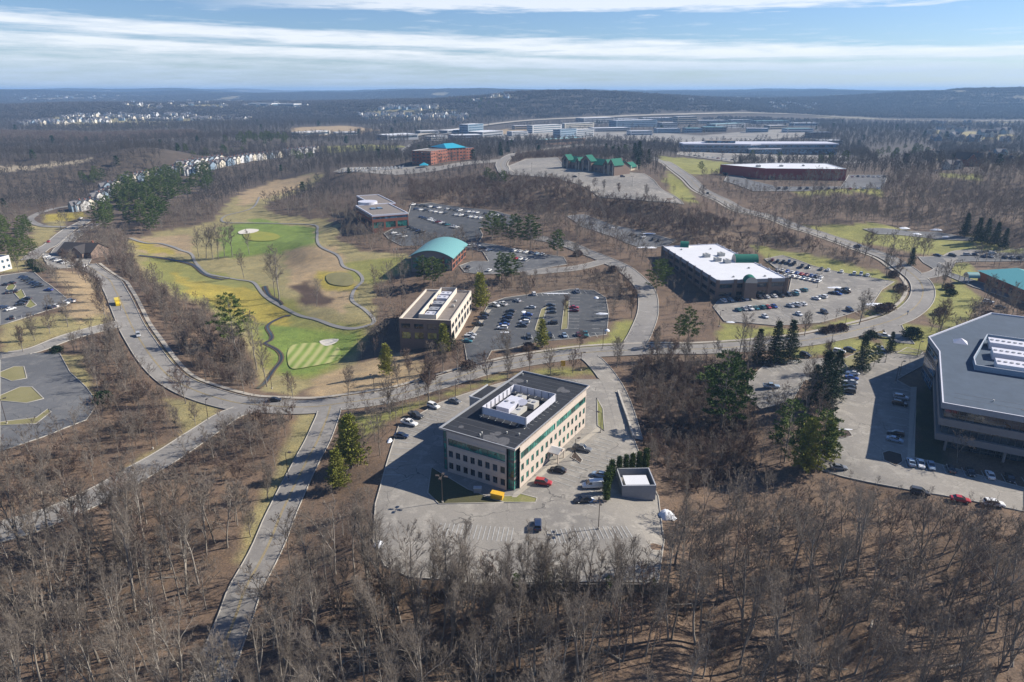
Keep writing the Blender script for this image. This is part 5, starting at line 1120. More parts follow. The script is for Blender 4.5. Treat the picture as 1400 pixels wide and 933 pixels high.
# ------------------------------------------------------------ vehicles
M['paint'] = paint_mat('car_paint'); M['tyre'] = mat('tyre_rubber', (.025, .025, .026), .85); M['rim'] = mat('wheel_rim', (.4, .41, .42), .35, metal=.7)
M['lampw'] = mat('headlight_lens', (.75, .76, .75), .15); M['lampr'] = mat('taillight_lens', (.4, .02, .02), .25); M['trim'] = mat('black_trim', (.03, .03, .032), .6)
M['carglass'] = mat('car_window_glass', (.025, .03, .035), .08, spec=.8)
def hull(mb, secs, m):
    """secs: (x, halfwidth, zbot, ztop); chamfered box sections lofted along x"""
    rings = []
    for x, w, zb, zt in secs:
        c = min(.16, (zt-zb)*.35); rings.append([(x,-w+.08,zb),(x,-w,zb+.12),(x,-w,zt-c),(x,-w+c*1.1,zt),(x,w-c*1.1,zt),(x,w,zt-c),(x,w,zb+.12),(x,w-.08,zb)])
    for a, b in zip(rings, rings[1:]):
        for k in range(8): mb.poly([a[k], a[(k+1)%8], b[(k+1)%8], b[k]], m)
    mb.poly(rings[0][::-1], m); mb.poly(rings[-1], m)
TYPES = {
 'sedan': dict(L=4.7, body=[(-2.35,.78,.35,.85),(-2.2,.86,.25,.98),(-1.3,.91,.22,1.02),(.9,.91,.22,.98),(1.9,.87,.22,.86),(2.3,.76,.3,.72)], cab=[(-1.75,.78,.98),(-1.0,.64,1.43),(.15,.64,1.45),(1.1,.78,.97)], roof=1),
 'suv': dict(L=4.8, body=[(-2.4,.84,.4,1.05),(-2.3,.91,.3,1.12),(-1.3,.94,.28,1.14),(.9,.94,.28,1.12),(2.0,.91,.28,1.02),(2.35,.8,.38,.85)], cab=[(-2.3,.84,1.1),(-2.0,.70,1.68),(.2,.70,1.72),(1.15,.82,1.1)], roof=1),
 'pickup': dict(L=5.7, body=[(-2.85,.92,.5,1.12),(-1.0,.95,.4,1.12),(-.95,.95,.35,1.15),(1.0,.95,.35,1.15),(2.5,.93,.38,1.08),(2.85,.84,.45,.95)], cab=[(-1.05,.85,1.13),(-.85,.72,1.82),(.35,.72,1.84),(1.15,.84,1.13)], roof=1),
 'van': dict(L=5.8, body=[(-2.9,.95,.4,1.2),(-1.0,1.0,.35,1.25),(1.3,1.0,.35,1.25),(2.4,.95,.38,1.1),(2.85,.85,.45,.9)], cab=[(-2.88,.94,1.2),(-2.8,.88,2.15),(.9,.88,2.15),(1.8,.9,1.2)], roof=1),
}
def make_car(kind, full=True):
    t = TYPES[kind]; bod = MB(); hull(bod, t['body'], M['paint']); gl = MB() if full else bod
    c = t['cab']; (xa, wa, za), (xb, wb, zb), (xc, wc, zc), (xd, wd_, zd) = c
    bot = [(xa,-wa,za),(xd,-wd_,zd),(xd,wd_,zd),(xa,wa,za)]; top = [(xb,-wb,zb),(xc,-wc,zc),(xc,wc,zc),(xb,wb,zb)]
    for k in range(4):
        gm = M['carglass'] if not (kind == 'van' and k in (0, 2, 3)) else M['paint']
        gl.poly([bot[k], bot[(k+1)%4], top[(k+1)%4], top[k]], gm)
    if kind == 'van':
        for s_ in (-1, 1): gl.poly([(.3,s_*.93,1.35),(1.35,s_*.93,1.35),(.95,s_*.905,1.95),(.35,s_*.905,1.95)], M['carglass'])
    bod.box((xb-.05,-wb-.02,zb-.02),(xc+.05,wc+.02,zb+.05), M['paint'])
    for s_ in (-1, 1):      # pillars
        for (a, z0), (b_, z1) in (((xa,za),(xb,zb)), ((xd,zd),(xc,zc)), (((xa+xd)/2-.1,za),((xb+xc)/2-.1,zb))): bod.tube((a, s_*(wa-.01 if a != xd else wd_-.01), z0), (b_, s_*(wb+.01), z1), .045, .045, M['paint'], 4, False)
    if kind == 'pickup':
        bod.box((-2.75,-.78,1.0),(-1.1,.78,1.135), M['trim'])
        bod.box((-2.85,-.93,1.12),(-1.05,-.8,1.3), M['paint']); bod.box((-2.85,.8,1.12),(-1.05,.93,1.3), M['paint']); bod.box((-2.87,-.8,1.12),(-2.75,.8,1.3), M['paint'])
    if not full:
        for wx in (-t['L']*.29, t['L']*.30):
            for s_ in (-1, 1): bod.tube((wx, s_*.72, .33), (wx, s_*.93, .33), .33, .33, M['tyre'], 8)
        return bod.build('car')
    root = empty('car'); b = bod.build('body', root); g = gl.build('window_glass', root); kid  # parts
    x1 = t['body'][-1][0]; x0 = t['body'][0][0]
    for wx in (-t['L']*.29, t['L']*.30):
        for s_ in (-1, 1):
            w = MB(); w.tube((wx, s_*.70, .34), (wx, s_*.94, .34), .34, .34, M['tyre'], 12); wo = w.build('wheel', root)
            r_ = MB(); r_.tube((wx, s_*.93, .34), (wx, s_*.955, .34), .21, .19, M['rim'], 8); r_.build('rim', wo)
    zt = t['body'][-1][3]
    for s_ in (-1, 1):
        m_ = MB(); m_.box((x1-.12, s_*.5-.16, zt-.22),(x1+.02, s_*.5+.16, zt-.06), M['lampw']); m_.build('headlight', root)
        m_ = MB(); m_.box((x0-.02, s_*.62-.13, t['body'][0][3]-.3),(x0+.1, s_*.62+.13, t['body'][0][3]-.08), M['lampr']); m_.build('taillight', root)
    return root
COL = {'w': ('white', (.72,.72,.70)), 's': ('silver', (.42,.43,.44)), 'g': ('grey', (.16,.165,.17)), 'k': ('black', (.018,.018,.02)), 'd': ('dark grey', (.05,.053,.058)), 'r': ('red', (.36,.025,.03)), 'b': ('blue', (.03,.08,.28)),
       'n': ('dark blue', (.015,.03,.075)), 't': ('teal', (.03,.15,.17)), 'm': ('dark red', (.14,.02,.03)), 'l': ('pale blue', (.25,.33,.42)), 'y': ('yellow', (.7,.48,.03)), 'o': ('tan', (.33,.28,.2))}
CARS = {}; used_labels = {}; NCAR = 0
def ground_dir(px, py, dx, dy):
    a, b = P(px, py), P(px + dx, py + dy); return math.atan2(b.y - a.y, b.x - a.x)
def car(px, py, kind, c, ang, label, near=True, group=None):
    global NCAR
    key = (kind, near); p = P(px, py); cn, cc = COL[c]; NCAR += 1
    if key not in CARS:
        o = make_car(kind, near); CARS[key] = o; o.location = (p.x, p.y, p.z + .12 + .0004*p.y); o.rotation_euler.z = ang; o.color = (*cc, 1)
        for ch in KIDS.get(o.name, []):
            ch.color = (*cc, 1)
            for g_ in KIDS.get(ch.name, []): g_.color = (*cc, 1)
    else: o = copy_tree(CARS[key], (p.x, p.y, p.z + .12 + .0004*p.y), ang, color=(*cc, 1))
    kn = {'sedan': 'car', 'suv': 'SUV', 'pickup': 'pickup truck', 'van': 'van'}[kind]
    lb = label.replace('@', cn + ' ' + kn); lb = lb[0].lower() + lb[1:]
    if lb in used_labels: lb = lb + ', near its twin'
    used_labels[lb] = 1
    tag(o, lb, 'truck' if kind == 'pickup' else 'van' if kind == 'van' else 'car', group or 'parked cars')
    return o
# single cars: px, py, kind, colour, nose direction in pixels, label
ONE = [(622,551,'sedan','g',8,2.2,'@ alone next to the stair wing of the office'),(593,558,'suv','w',8,2.6,'@ left of the office, nearest the stair wing but one'),(569,571,'pickup','d',8,2.4,'@ between the two white vehicles left of the office'),
 (560,581.5,'pickup','w',8,2.0,'@ in the kerb row left of the office'),(549,598.5,'sedan','n',8,1,'@ at the near end of the kerb row left of the office'),
 (796,616.5,'pickup','g',8,1.8,'@ by the far end of the office entrance walk'),(763,645.5,'sedan','k',-8,-1.4,'@ parked nose in near the office entrance'),(743,663,'suv','r',8,1.2,'@ parked near the lit corner of the office'),
 (810,667,'van','w',-8,0,'@ in front of the arborvitae screen'),(820,652,'sedan','l',-8,-2,'@ behind the white van by the arborvitae'),(796,686.5,'sedan','k',-8,1,'@ beside the oval snow patch'),(735,721,'suv','n',0,-6,'@ alone in the open middle of the office lot'),
 (189.5,460.5,'suv','s',2,6,'@ driving on the curved road at the left'),(967,266,'suv','k',-3,-4,'@ driving on the hill road between the two woods'),(1172,339,'suv','n',-6,-2,'@ driving on the road above the white roof lot'),
 (1257,676,'suv','d',6,1,'@ on the sunlit drive below the glass office'),(1312,686,'sedan','r',6,1,'@ on the sunlit drive below the glass office'),(1358,692,'suv','w',8,1,'@ on the sunlit drive below the glass office'),(1146,642,'sedan','g',8,0,'@ in the corner by the trees of the glass office lot'),
 (1054,531,'pickup','l',8,0,'@ alone in the shaded pocket lot left of the glass office'),(1050,501,'sedan','k',6,1,'@ first of a pair below the three spruces'),(1068,498,'suv','k',6,1,'@ second of a pair below the three spruces'),(1101,488,'suv','k',6,2,'@ right of the three spruces'),
 (1147,483,'suv','w',7,1.5,'@ behind the lone spruce on the planted bank'),(1161,480,'sedan','d',7,1.5,'@ behind the lone spruce on the planted bank'),(1204,479,'sedan','s',4,3,'@ by the pale entrance sign of the glass office'),(1209,462,'pickup','w',7,1,'@ turning in at the glass office entrance'),
 (1351,415,'suv','w',7,1,'@ on the lane beyond the glass office roof'),(1367,422,'sedan','d',7,1,'@ on the lane beyond the glass office roof'),(1281,351,'sedan','n',5,1,'@ on the junction by the right hand spruce'),
 (1302,351,'suv','d',5,1,'@ second from the left on the retail lane'),(1322,350,'suv','s',5,0,'@ third from the left on the retail lane'),(1332,350,'sedan','n',5,0,'@ fourth from the left on the retail lane'),(1356,348,'suv','w',5,0,'@ near the right end of the retail lane'),
 (786,243,'sedan','d',5,0,'@ in front of the green roofed lodge on the empty lot'),(851,243,'suv','n',5,0,'@ right of the gabled entrance of the lodge'),
 (111,300,'sedan','w',5,-2,'@ on the far left divided road'),(67,332,'sedan','r',3,-3,'@ on the far left divided road'),(703,210,'sedan','k',5,-1,'@ on the road left of the empty plateau lot'),
 (376,549.5,'sedan','k',6,-.3,'@ at the lawn edge below the putting green') ]
for (px, py, kd, c, dx, dy, lb) in ONE: car(px, py, kd, c, ground_dir(px, py, dx, dy), lb, near=py > 330, group='single cars')
LINES = MB()
def row(x0, y0, x1, y1, codes, where, near=None, face=None, depth=5.4, lines=True, flip=False):
    """a parking row between two pixels; codes: one letter per stall, '.' empty, capital = suv"""
    a, b = P(x0, y0), P(x1, y1); d = (b.xy - a.xy); n = len(codes); ang = math.atan2(d.y, d.x) + (math.pi/2 if not flip else -math.pi/2)
    if face is not None: ang = face
    k_ = 0; near = (y0 > 370) if near is None else near; u = d.normalized(); v = Vector((math.cos(ang), math.sin(ang)))
    for i, ch in enumerate(codes):
        t = (i + .5)/n
        if lines and y0 > 225:
            for tt in ([i/n, 1.0] if i == n-1 else [i/n]):
                c = a.xy + d*tt; q0, q1 = c - v*depth/2, c + v*depth/2; w_ = u*(.07 + .00012*a.y)
                z = lambda s: float(H(s.x, s.y)) + .155 + .00035*math.hypot(s.x, s.y)
                LINES.poly([(*(q0-w_), z(q0)), (*(q0+w_), z(q0)), (*(q1+w_), z(q1)), (*(q1-w_), z(q1))], M['lineW'])
        if ch == '.': continue
        px, py = x0 + (x1-x0)*t, y0 + (y1-y0)*t; kd = 'suv' if ch.isupper() else ('pickup' if (i*7 + n) % 11 == 0 else 'sedan')
        car(px + rng.uniform(-.3, .3), py + rng.uniform(-.2, .2), kd, ch.lower(), ang + rng.normal(0, .02) + (math.pi if (i*5+n) % 4 == 0 else 0), '@, %s from the left in the %s' % (ordn(k_), where), near, 'cars in the ' + where); k_ += 1
if True:
    row(637,471,664,430,'tSs..k.NK', 'row beside the tan office', flip=True); row(686,453,699,425,'WbkNkk', 'row left of the first island'); row(713,450,727,420,'dWnb.s', 'row right of the first island')
    row(756,446,752,412,'K..ddd.', 'row left of the second island'); row(783,450,786,408,'.....mr...', 'row right of the second island'); row(718,463,815,459,'D..K.l.mt.', 'near row of the middle lot', flip=True)
    row(673,421,712,412,'Ww.s', 'short upper left row, middle lot'); row(726,404,800,400,'W.......s.', 'far row of the middle lot'); row(817,456,822,408,'..........', 'right row of the middle lot')
    row(984,413.5,1092,404,'Wskw.KwwkDT', 'row against the white roofed building'); row(1005,426,1070,420,'tswtTrb.', 'second row of the white roof lot', flip=True); row(1076,421,1110,416,'sww.', 'short row of the white roof lot')
    row(1005,438,1190,424,'...w...w..D..N..', 'near row of the white roof lot', flip=True); row(1110,411,1160,400,'wW.bk', 'island row of the white roof lot'); row(1134,404,1160,396,'kDk', 'dark trio in the white roof lot')
    row(1052,357,1090,362,'mdkNd', 'top row beyond the white roof'); row(1060,370,1125,382,'swbwbrmbNw', 'crowded far row by the white roof'); row(1068,377,1122,387,'ssWwlwsW', 'crowded near row by the white roof'); row(1092,365,1190,379,'dk.gw.w.WWw', 'upper row under the grass bank'); row(1082,402,1104,398,'WT', 'pair at the corner of the brown building')
    row(1166,510,1156,553,'wbskD..', 'left row of the glass office lot', flip=True); row(1233,534,1222,608,'.SK....Kl', 'shaded row beside the glass office'); row(1238,634,1400,660,'lwl.d.k.w.k.', 'row below the glass office', flip=True)
    row(30,380,56,394,'nkKdnkd', 'far row of the left lot'); row(5,392,20,388,'dk', 'short row of the left lot'); row(8,402,25,400,'ddk', 'second short row of the left lot'); row(26,420,38,409,'dkk', 'third row of the left lot'); row(0,421,20,426,'nw', 'fourth row of the left lot'); row(12,437,30,434,'k.', 'near left corner of the left lot'); row(60,401,74,396,'b', 'middle of the left lot'); row(64,424,100,413,'nw.ww', 'near right edge of the left lot')
    row(62,352,92,362,'wsdwkw', 'yard of the club house'); row(96,364,120,366,'wkw', 'row in front of the club house')
    row(562,281,690,297,'wdkkwnw.sdkw.wsw.kwswn', 'far row of the drum office lot', False); row(565,287,660,300,'nwkswwd.swkwww', 'second row of the drum office lot', False); row(574,298,626,313,'nndWwsmwkt.sw', 'middle row, drum office lot', False); row(558,311,578,320,'kdknk', 'dark row at the drum office', False); row(535,319,556,326,'wsw', 'short row at the drum office', False)
    row(640,335,672,345,'wsdw', 'upper row of the hall lot', False); row(700,344,745,350,'WwwNls', 'right row of the hall lot', False); row(702,355,722,357,'rws', 'lower row of the hall lot', False); row(634,367,674,372,'k..w', 'turning loop by the hall', False)
    row(462,237,552,231,'wwswwwdwwswwwwswwwdw', 'near row of the clinic lot', False); row(468,233,554,229,'wswwwwdwwwswwwww', 'far row of the clinic lot', False)
    row(800,306,840,314,'.k..ds', 'asphalt strip behind the white roof', False); row(860,322,905,331,'kds.kk', 'lower asphalt strip behind the white roof', False)
    row(1060,259,1205,260,'kd.kd.knk.rww.w', 'row before the red store', False); row(1162,243,1212,243,'wkwswwk', 'row right of the red store', False)
    row(940,213,1010,221,'wdk.wsmwwkw', 'row before the sprawling office', False); row(1080,206,1140,212,'kwswdwswk', 'row right of the sprawling glass office', False); row(1020,192,1078,194,'wswdwwswwdws', 'row behind the sprawling glass office', False)
    row(1340,352,1398,354,'ns.dsk', 'row beside the arched entrance', False)
for q_ in ((548,604,624,553,'.'*13), (770,662,828,602,'.'*12), (802,690,842,622,'.'*13), (535,650,556,606,'.'*5), (600,725,700,732,'.'*16), (750,735,860,728,'.'*17), (1050,505,1100,500,'.'*8), (1036,552,1084,530,'.'*8), (700,262,780,232,'.'*9), (800,268,900,262,'.'*26)): row(*q_, 'x')
o_ = LINES.build('parking_marking'); tag(o_, kind='structure')
# yellow lorry
t_ = empty('lorry', tuple(P(161.5, 417)), ground_dir(161.5, 417, 2, 6)); tag(t_, 'yellow lorry driving away on the curved road at the left', 'truck')
m_ = MB(); hull(m_, [(2.0,1.05,.5,2.2),(3.0,1.05,.45,2.3),(3.7,1.0,.45,1.5)], COL and mat('yellow_cab_paint', (.7,.5,.03), .4)); m_.build('cab', t_); m_ = MB(); m_.box((-3.6,-1.15,.8),(1.9,1.15,3.0), mat('yellow_box', (.68,.52,.06), .5)); m_.build('cargo_box', t_)
m_ = MB(); m_.box((-3.6,-.9,.45),(2.2,.9,.78), M['trim']); m_.build('chassis', t_)
for wx in (-2.4, 2.7):
    for s_ in (-1, 1): m_ = MB(); m_.tube((wx, s_*.8, .5), (wx, s_*1.1, .5), .5, .5, M['tyre'], 12); m_.build('wheel', t_)
# ------------------------------------------------------------ lamps, signs
M['pole'] = mat('lamp_pole_bronze', (.07, .055, .045), .5); M['lens'] = mat('lamp_lens', (.6, .58, .5), .3)
def make_lamp(h, heads):
    r = empty('street_lamp'); m_ = MB(); m_.tube((0,0,-.3),(0,0,.6),.28,.28,M['concrete'],10); m_.build('base', r)
    m_ = MB(); m_.tube((0,0,.5),(0,0,h),.11,.075,M['pole'],8); m_.build('pole', r)
    for k in range(heads):
        a = 2*math.pi*k/heads; T = Matrix.Rotation(a, 4, 'Z'); m_ = MB(T); m_.tube((0,0,h-.15),(.9,0,h-.05),.05,.05,M['pole'],5); m_.box((.7,-.28,h-.12),(1.6,.28,h+.12),M['pole']); m_.poly([(.8,-.2,h-.125),(.8,.2,h-.125),(1.5,.2,h-.125),(1.5,-.2,h-.125)],M['lens']); m_.build('lamp_head', r)
    return r
LAMPS = [(818,724,8,4,'four headed lamp in the open part of the office lot by the arborvitae'),(605,688,8,4,'four headed lamp in the office lot below the shaded facade'),(623,544,7,1,'lamp between the main road and the kerb row of the office'),(786,630,7,1,'lamp on the small mulch island by the office entrance'),(821,592,7,1,'lamp at the far lit corner of the office'),(794,507,7.5,1,'lamp at the junction above the office'),
 (512,538,7,1,'lamp left of the tan office on the main road'),(824,477,9,2,'tall lamp on the lawn at the right corner of the middle lot'),(742,475,7,1,'lamp beside the pine of the middle lot'),(395,657,9,1,'lamp beside the forest road'),(209,614,6,1,'lamp on the verge of the diagonal road'),(285,574,7,1,'lamp at the left road junction'),(10,580,9,1,'lamp on the island of the left empty lot'),
 (1030,570,8,2,'lamp at the left edge of the shaded pocket lot'),(1210,496,6,1,'lamp at the tip of the planted bank in the glass office lot'),(1224,524,6,1,'first of two lamps at the glass office entrance'),(1229,515,6,1,'second of two lamps at the glass office entrance'),(1254,487,6,1,'lamp on the round lawn by the glass office'),(1135,479,8,1,'lamp on the main road above the pocket lot'),(1154,453,8,1,'lamp on the lawn below the white roof lot'),
 (983,447,8,1,'lamp at the near left corner of the white roof lot'),(1117,394,8,2,'lamp in the middle of the white roof lot'),(1235,388,8,1,'lamp inside the bend of the main road'),(1278,378,7,1,'lamp at the retail lane junction'),(864,256,9,2,'lamp in the right half of the plateau lot'),(791,252,9,2,'lamp in the left half of the plateau lot'),(727,236,9,2,'lamp at the far left of the plateau lot'),(1016,478,8,1,'lamp beside the lane right of the thicket'),(166,425,7,1,'lamp at the mouth of the entry lane on the left'),(372,532,6,1,'lamp by the footway below the golf course')]
LP = {}
for px, py, hh, nh, lb in LAMPS:
    p = P(px, py); k = (round(hh), nh)
    if k not in LP: LP[k] = make_lamp(hh, nh); o = LP[k]; o.location = p
    else: o = copy_tree(LP[k], tuple(p), rng.uniform(0, 3))
    tag(o, lb, 'street lamp', 'street lamps')
def sign(px, py, w, h, z, mt, label, name='sign'):
    p = P(px, py); r = empty(name, tuple(p)); tag(r, label, 'sign'); m_ = MB(); m_.box((-w/2,-.06,z),(w/2,.06,z+h), M[mt]); m_.build('panel', r); m_ = MB(); m_.box((-.08,-.05,-.3),(.08,.05,z), M['pole']); m_.build('post', r)
sign(769.5, 506, 1.7, 2.2, 1.6, 'yellow', 'tall yellow and white sign by the road above the office'); sign(1225, 463, 3.0, 1.8, .3, 'white', 'white entrance sign of the glass office on the lawn'); sign(1240, 432, 1.0, 1.0, 1.6, 'white', 'small white sign inside the road bend')
for k, (px, py) in enumerate(((604,358),(608,358))): sign(px-65, py-2, .3, 1.4, 6, 'white', '%s flagpole like white post left of the hall' % ordn(k))
p = P(653, 674); m_ = MB(Matrix.Translation(p)); m_.box((-1,-.6,0),(1,.6,1.6), M['grey']); m_.box((-1.1,-.7,1.6),(1.1,.7,1.7), M['coping']); tag(m_.build('utility_box'), 'grey utility box in the shade of the beige office', 'utility box')
# ------------------------------------------------------------ trees
def vary_mat(name, c1, c2, rough=.95, s=.9, light=1.0):
    """colour differs from tree to tree and, by clumps, inside each tree"""
    m, t, b = new_mat(name); n = t.nodes; l = t.links; o = n.new('ShaderNodeObjectInfo'); tcn = n.new('ShaderNodeTexCoord'); ns = n.new('ShaderNodeTexNoise'); ns.inputs['Scale'].default_value = s; ns.inputs['Detail'].default_value = 3
    l.new(tcn.outputs['Object'], ns.inputs['Vector']); a = n.new('ShaderNodeMath'); a.operation = 'MULTIPLY_ADD'; a.inputs[1].default_value = .55; l.new(o.outputs['Random'], a.inputs[0])
    mr = n.new('ShaderNodeMapRange'); mr.inputs[1].default_value = .3; mr.inputs[2].default_value = .7; mr.inputs[3].default_value = -.05; mr.inputs[4].default_value = .5; l.new(ns.outputs[0], mr.inputs[0]); l.new(mr.outputs[0], a.inputs[2])
    mx = n.new('ShaderNodeMix'); mx.data_type = 'RGBA'; mx.inputs[6].default_value = (*c1, 1); mx.inputs[7].default_value = (*c2, 1); l.new(a.outputs[0], mx.inputs[0]); l.new(mx.outputs[2], b.inputs['Base Color'])
    b.inputs['Roughness'].default_value = rough; b.inputs['Specular IOR Level'].default_value = .15; return m
M['bark'] = vary_mat('grey_bark', (.13, .112, .092), (.34, .31, .27)); M['twig'] = vary_mat('bare_twigs', (.115, .095, .078), (.22, .19, .16), s=.4)
M['twig_r'] = vary_mat('brown_red_twigs', (.095, .065, .053), (.165, .125, .105), s=.4); M['twig_f'] = vary_mat('far_bare_twigs', (.06, .055, .052), (.112, .102, .095), s=.05)
M['needle'] = vary_mat('pine_needles', (.045, .08, .022), (.13, .165, .045), s=.7); M['needle_d'] = vary_mat('spruce_needles', (.022, .042, .022), (.055, .085, .038), s=.7)
M['needle_y'] = vary_mat('yellow_green_needles', (.15, .165, .03), (.32, .31, .07), s=.7)
def tubes(S, n=3):
    """S: rows p0(3) p1(3) r0 r1 -> verts, quad faces (vectorised)"""
    S = np.asarray(S, float); a, b, r0, r1 = S[:, :3], S[:, 3:6], S[:, 6], S[:, 7]; d = b - a; d /= np.linalg.norm(d, axis=1, keepdims=True) + 1e-9
    h = np.where(np.abs(d[:, 2:3]) > .9, [[1., 0, 0]], [[0, 0, 1.]]); u = np.cross(d, h); u /= np.linalg.norm(u, axis=1, keepdims=True); w = np.cross(d, u)
    an = np.arange(n) * 2 * np.pi / n; ring = u[:, None] * np.cos(an)[None, :, None] + w[:, None] * np.sin(an)[None, :, None]
    A = a[:, None] + ring * r0[:, None, None]; B = b[:, None] + ring * r1[:, None, None]; V = np.concatenate([A, B], 1).reshape(-1, 3)
    k = np.arange(n); f = np.stack([k, (k+1) % n, (k+1) % n + n, k + n], -1)[None] + (np.arange(len(S)) * 2 * n)[:, None, None]
    return V, f.reshape(-1, 4)
def skeleton(seed, hgt, crown0=.42, spread=.28, limbs=16, sub=6, twigs=7, fine=2, up=.55, trunk_r=None, fork=False, lean=0.0, thick=1.0, stems=1):
    r = np.random.default_rng(seed); T, C = [], []; trunk_r = trunk_r or hgt * .0125
    def seg(L_, a, b, r0, r1): L_.append((*a, *b, r0, r1))
    def perp(d, ang, az):
        d = Vector(d).normalized(); u = d.cross(Vector((1, 0, 0)) if abs(d.z) > .8 else Vector((0, 0, 1))).normalized(); w = d.cross(u)
        return np.array(d * math.cos(ang) + (u * math.cos(az) + w * math.sin(az)) * math.sin(ang))
    def branch(p, d, ln, rad, lvl):
        n = (6, 4, 3, 2, 1)[lvl]; q = p.copy(); pts = [q.copy()]; dd = d.copy()
        for i in range(n):
            dd = dd + r.normal(0, (.05, .13, .2, .25, .2)[lvl], 3) + np.array([0, 0, (.03, .10, .10, .06, .0)[lvl]]) ; dd /= np.linalg.norm(dd); q = q + dd * ln / n; pts.append(q.copy())
        for i in range(n):
            k0, k1 = 1 - .75 * i / n, 1 - .75 * (i+1) / n; seg(T if lvl <= 1 else C, pts[i], pts[i+1], rad * k0, rad * k1)
        return pts
    for st in range(stems):
        az0 = r.uniform(0, 6.28); d0 = np.array([math.cos(az0) * (lean + (.28 if stems > 1 else 0)), math.sin(az0) * (lean + (.28 if stems > 1 else 0)), 1.0]); d0 /= np.linalg.norm(d0)
        hs = hgt * (1 if st == 0 else r.uniform(.75, 1)); tp = branch(np.array([0, 0, -.4]), d0, hs * .93, trunk_r * (1 if stems == 1 else .7), 0); mains = [(tp, hs, crown0)]
        if fork: 
            i = 2; dd = perp(tp[i+1] - tp[i], .35, r.uniform(0, 6.28)); fp_ = branch(tp[i], dd, hs * .62, trunk_r * .65, 0); mains.append((fp_, hs * .62, .3))
        for tp, hs_, c0 in mains:
            nl = limbs if len(mains) == 1 else int(limbs * .6)
            if stems > 1: nl = max(3, limbs // stems)
            for k in range(nl):
                t = c0 + (1 - c0) * ((k + r.uniform(0, 1)) / nl); x = t * (len(tp)-1); i = min(int(x), len(tp)-2); p = tp[i] + (tp[i+1]-tp[i]) * (x - i); dt = (tp[i+1]-tp[i])
                s_ = 1 - abs((t - c0) / (1 - c0) - .35) * .75; ln = hgt * spread * s_ * r.uniform(.8, 1.25); d = perp(dt, r.uniform(.55, 1.1) * (1.1 - .5 * t) * (1.25 - up * .5), k * 2.4 + r.uniform(-.5, .5)); rr = trunk_r * .38 * (1.15 - .7 * t)
                lp = branch(p, d, ln, rr, 1)
                for m in range(sub):
                    y = (.25 + .75 * (m + r.uniform(0, 1)) / sub) * (len(lp)-1); j = min(int(y), len(lp)-2); p2 = lp[j] + (lp[j+1]-lp[j]) * (y-j); d2 = perp(lp[j+1]-lp[j], r.uniform(.4, .9), r.uniform(0, 6.28)); d2[2] += .15; l2 = ln * r.uniform(.3, .55); bp = branch(p2, d2 / np.linalg.norm(d2), l2, max(rr * .38, .016 * thick), 2)
                    for w in range(twigs):
                        y = (.15 + .85 * r.uniform(0, 1)) * (len(bp)-1); j = min(int(y), len(bp)-2); p3 = bp[j] + (bp[j+1]-bp[j]) * (y-j); d3 = perp(bp[j+1]-bp[j], r.uniform(.3, .9), r.uniform(0, 6.28)); d3[2] += .2; d3 /= np.linalg.norm(d3); l3 = l2 * r.uniform(.35, .7); tw = branch(p3, d3, l3, .018 * thick, 3)
                        for _ in range(fine):
                            p4 = tw[0] + (tw[-1]-tw[0]) * r.uniform(.2, 1); d4 = perp(d3, r.uniform(.3, .8), r.uniform(0, 6.28)); branch(p4, d4, l3 * .6, .012 * thick, 4)
    return T, C
def tree_meshes(name, T, C, bark, twig, nt_=6, nc_=3):
    V, F = tubes(T, nt_); tm = np_mesh('trunk', V, F, [bark], smooth_=True); V, F = tubes(C, nc_); return tm, np_mesh('crown', V, F, [twig])
def tufts(centres, dirs, n, ln, wd_, seed, spread=.5):
    """needle clumps: n thin quads fanned out around each centre"""
    r = np.random.default_rng(seed); c = np.repeat(np.asarray(centres), n, 0); d = np.repeat(np.asarray(dirs), n, 0) + r.normal(0, .55, (len(c), 3)); d /= np.linalg.norm(d, axis=1, keepdims=True)
    c = c + r.normal(0, spread, c.shape) * [1, 1, .45]; s_ = np.cross(d, r.normal(0, 1, d.shape)); s_ /= np.linalg.norm(s_, axis=1, keepdims=True); l_ = ln * r.uniform(.6, 1.3, (len(c), 1)); w = wd_ * r.uniform(.6, 1.3, (len(c), 1))
    V = np.stack([c - s_*w*.5, c + d*l_*.5 - s_*w, c + d*l_, c + d*l_*.5 + s_*w], 1).reshape(-1, 3); return V, np.arange(len(c)*4).reshape(-1, 4)
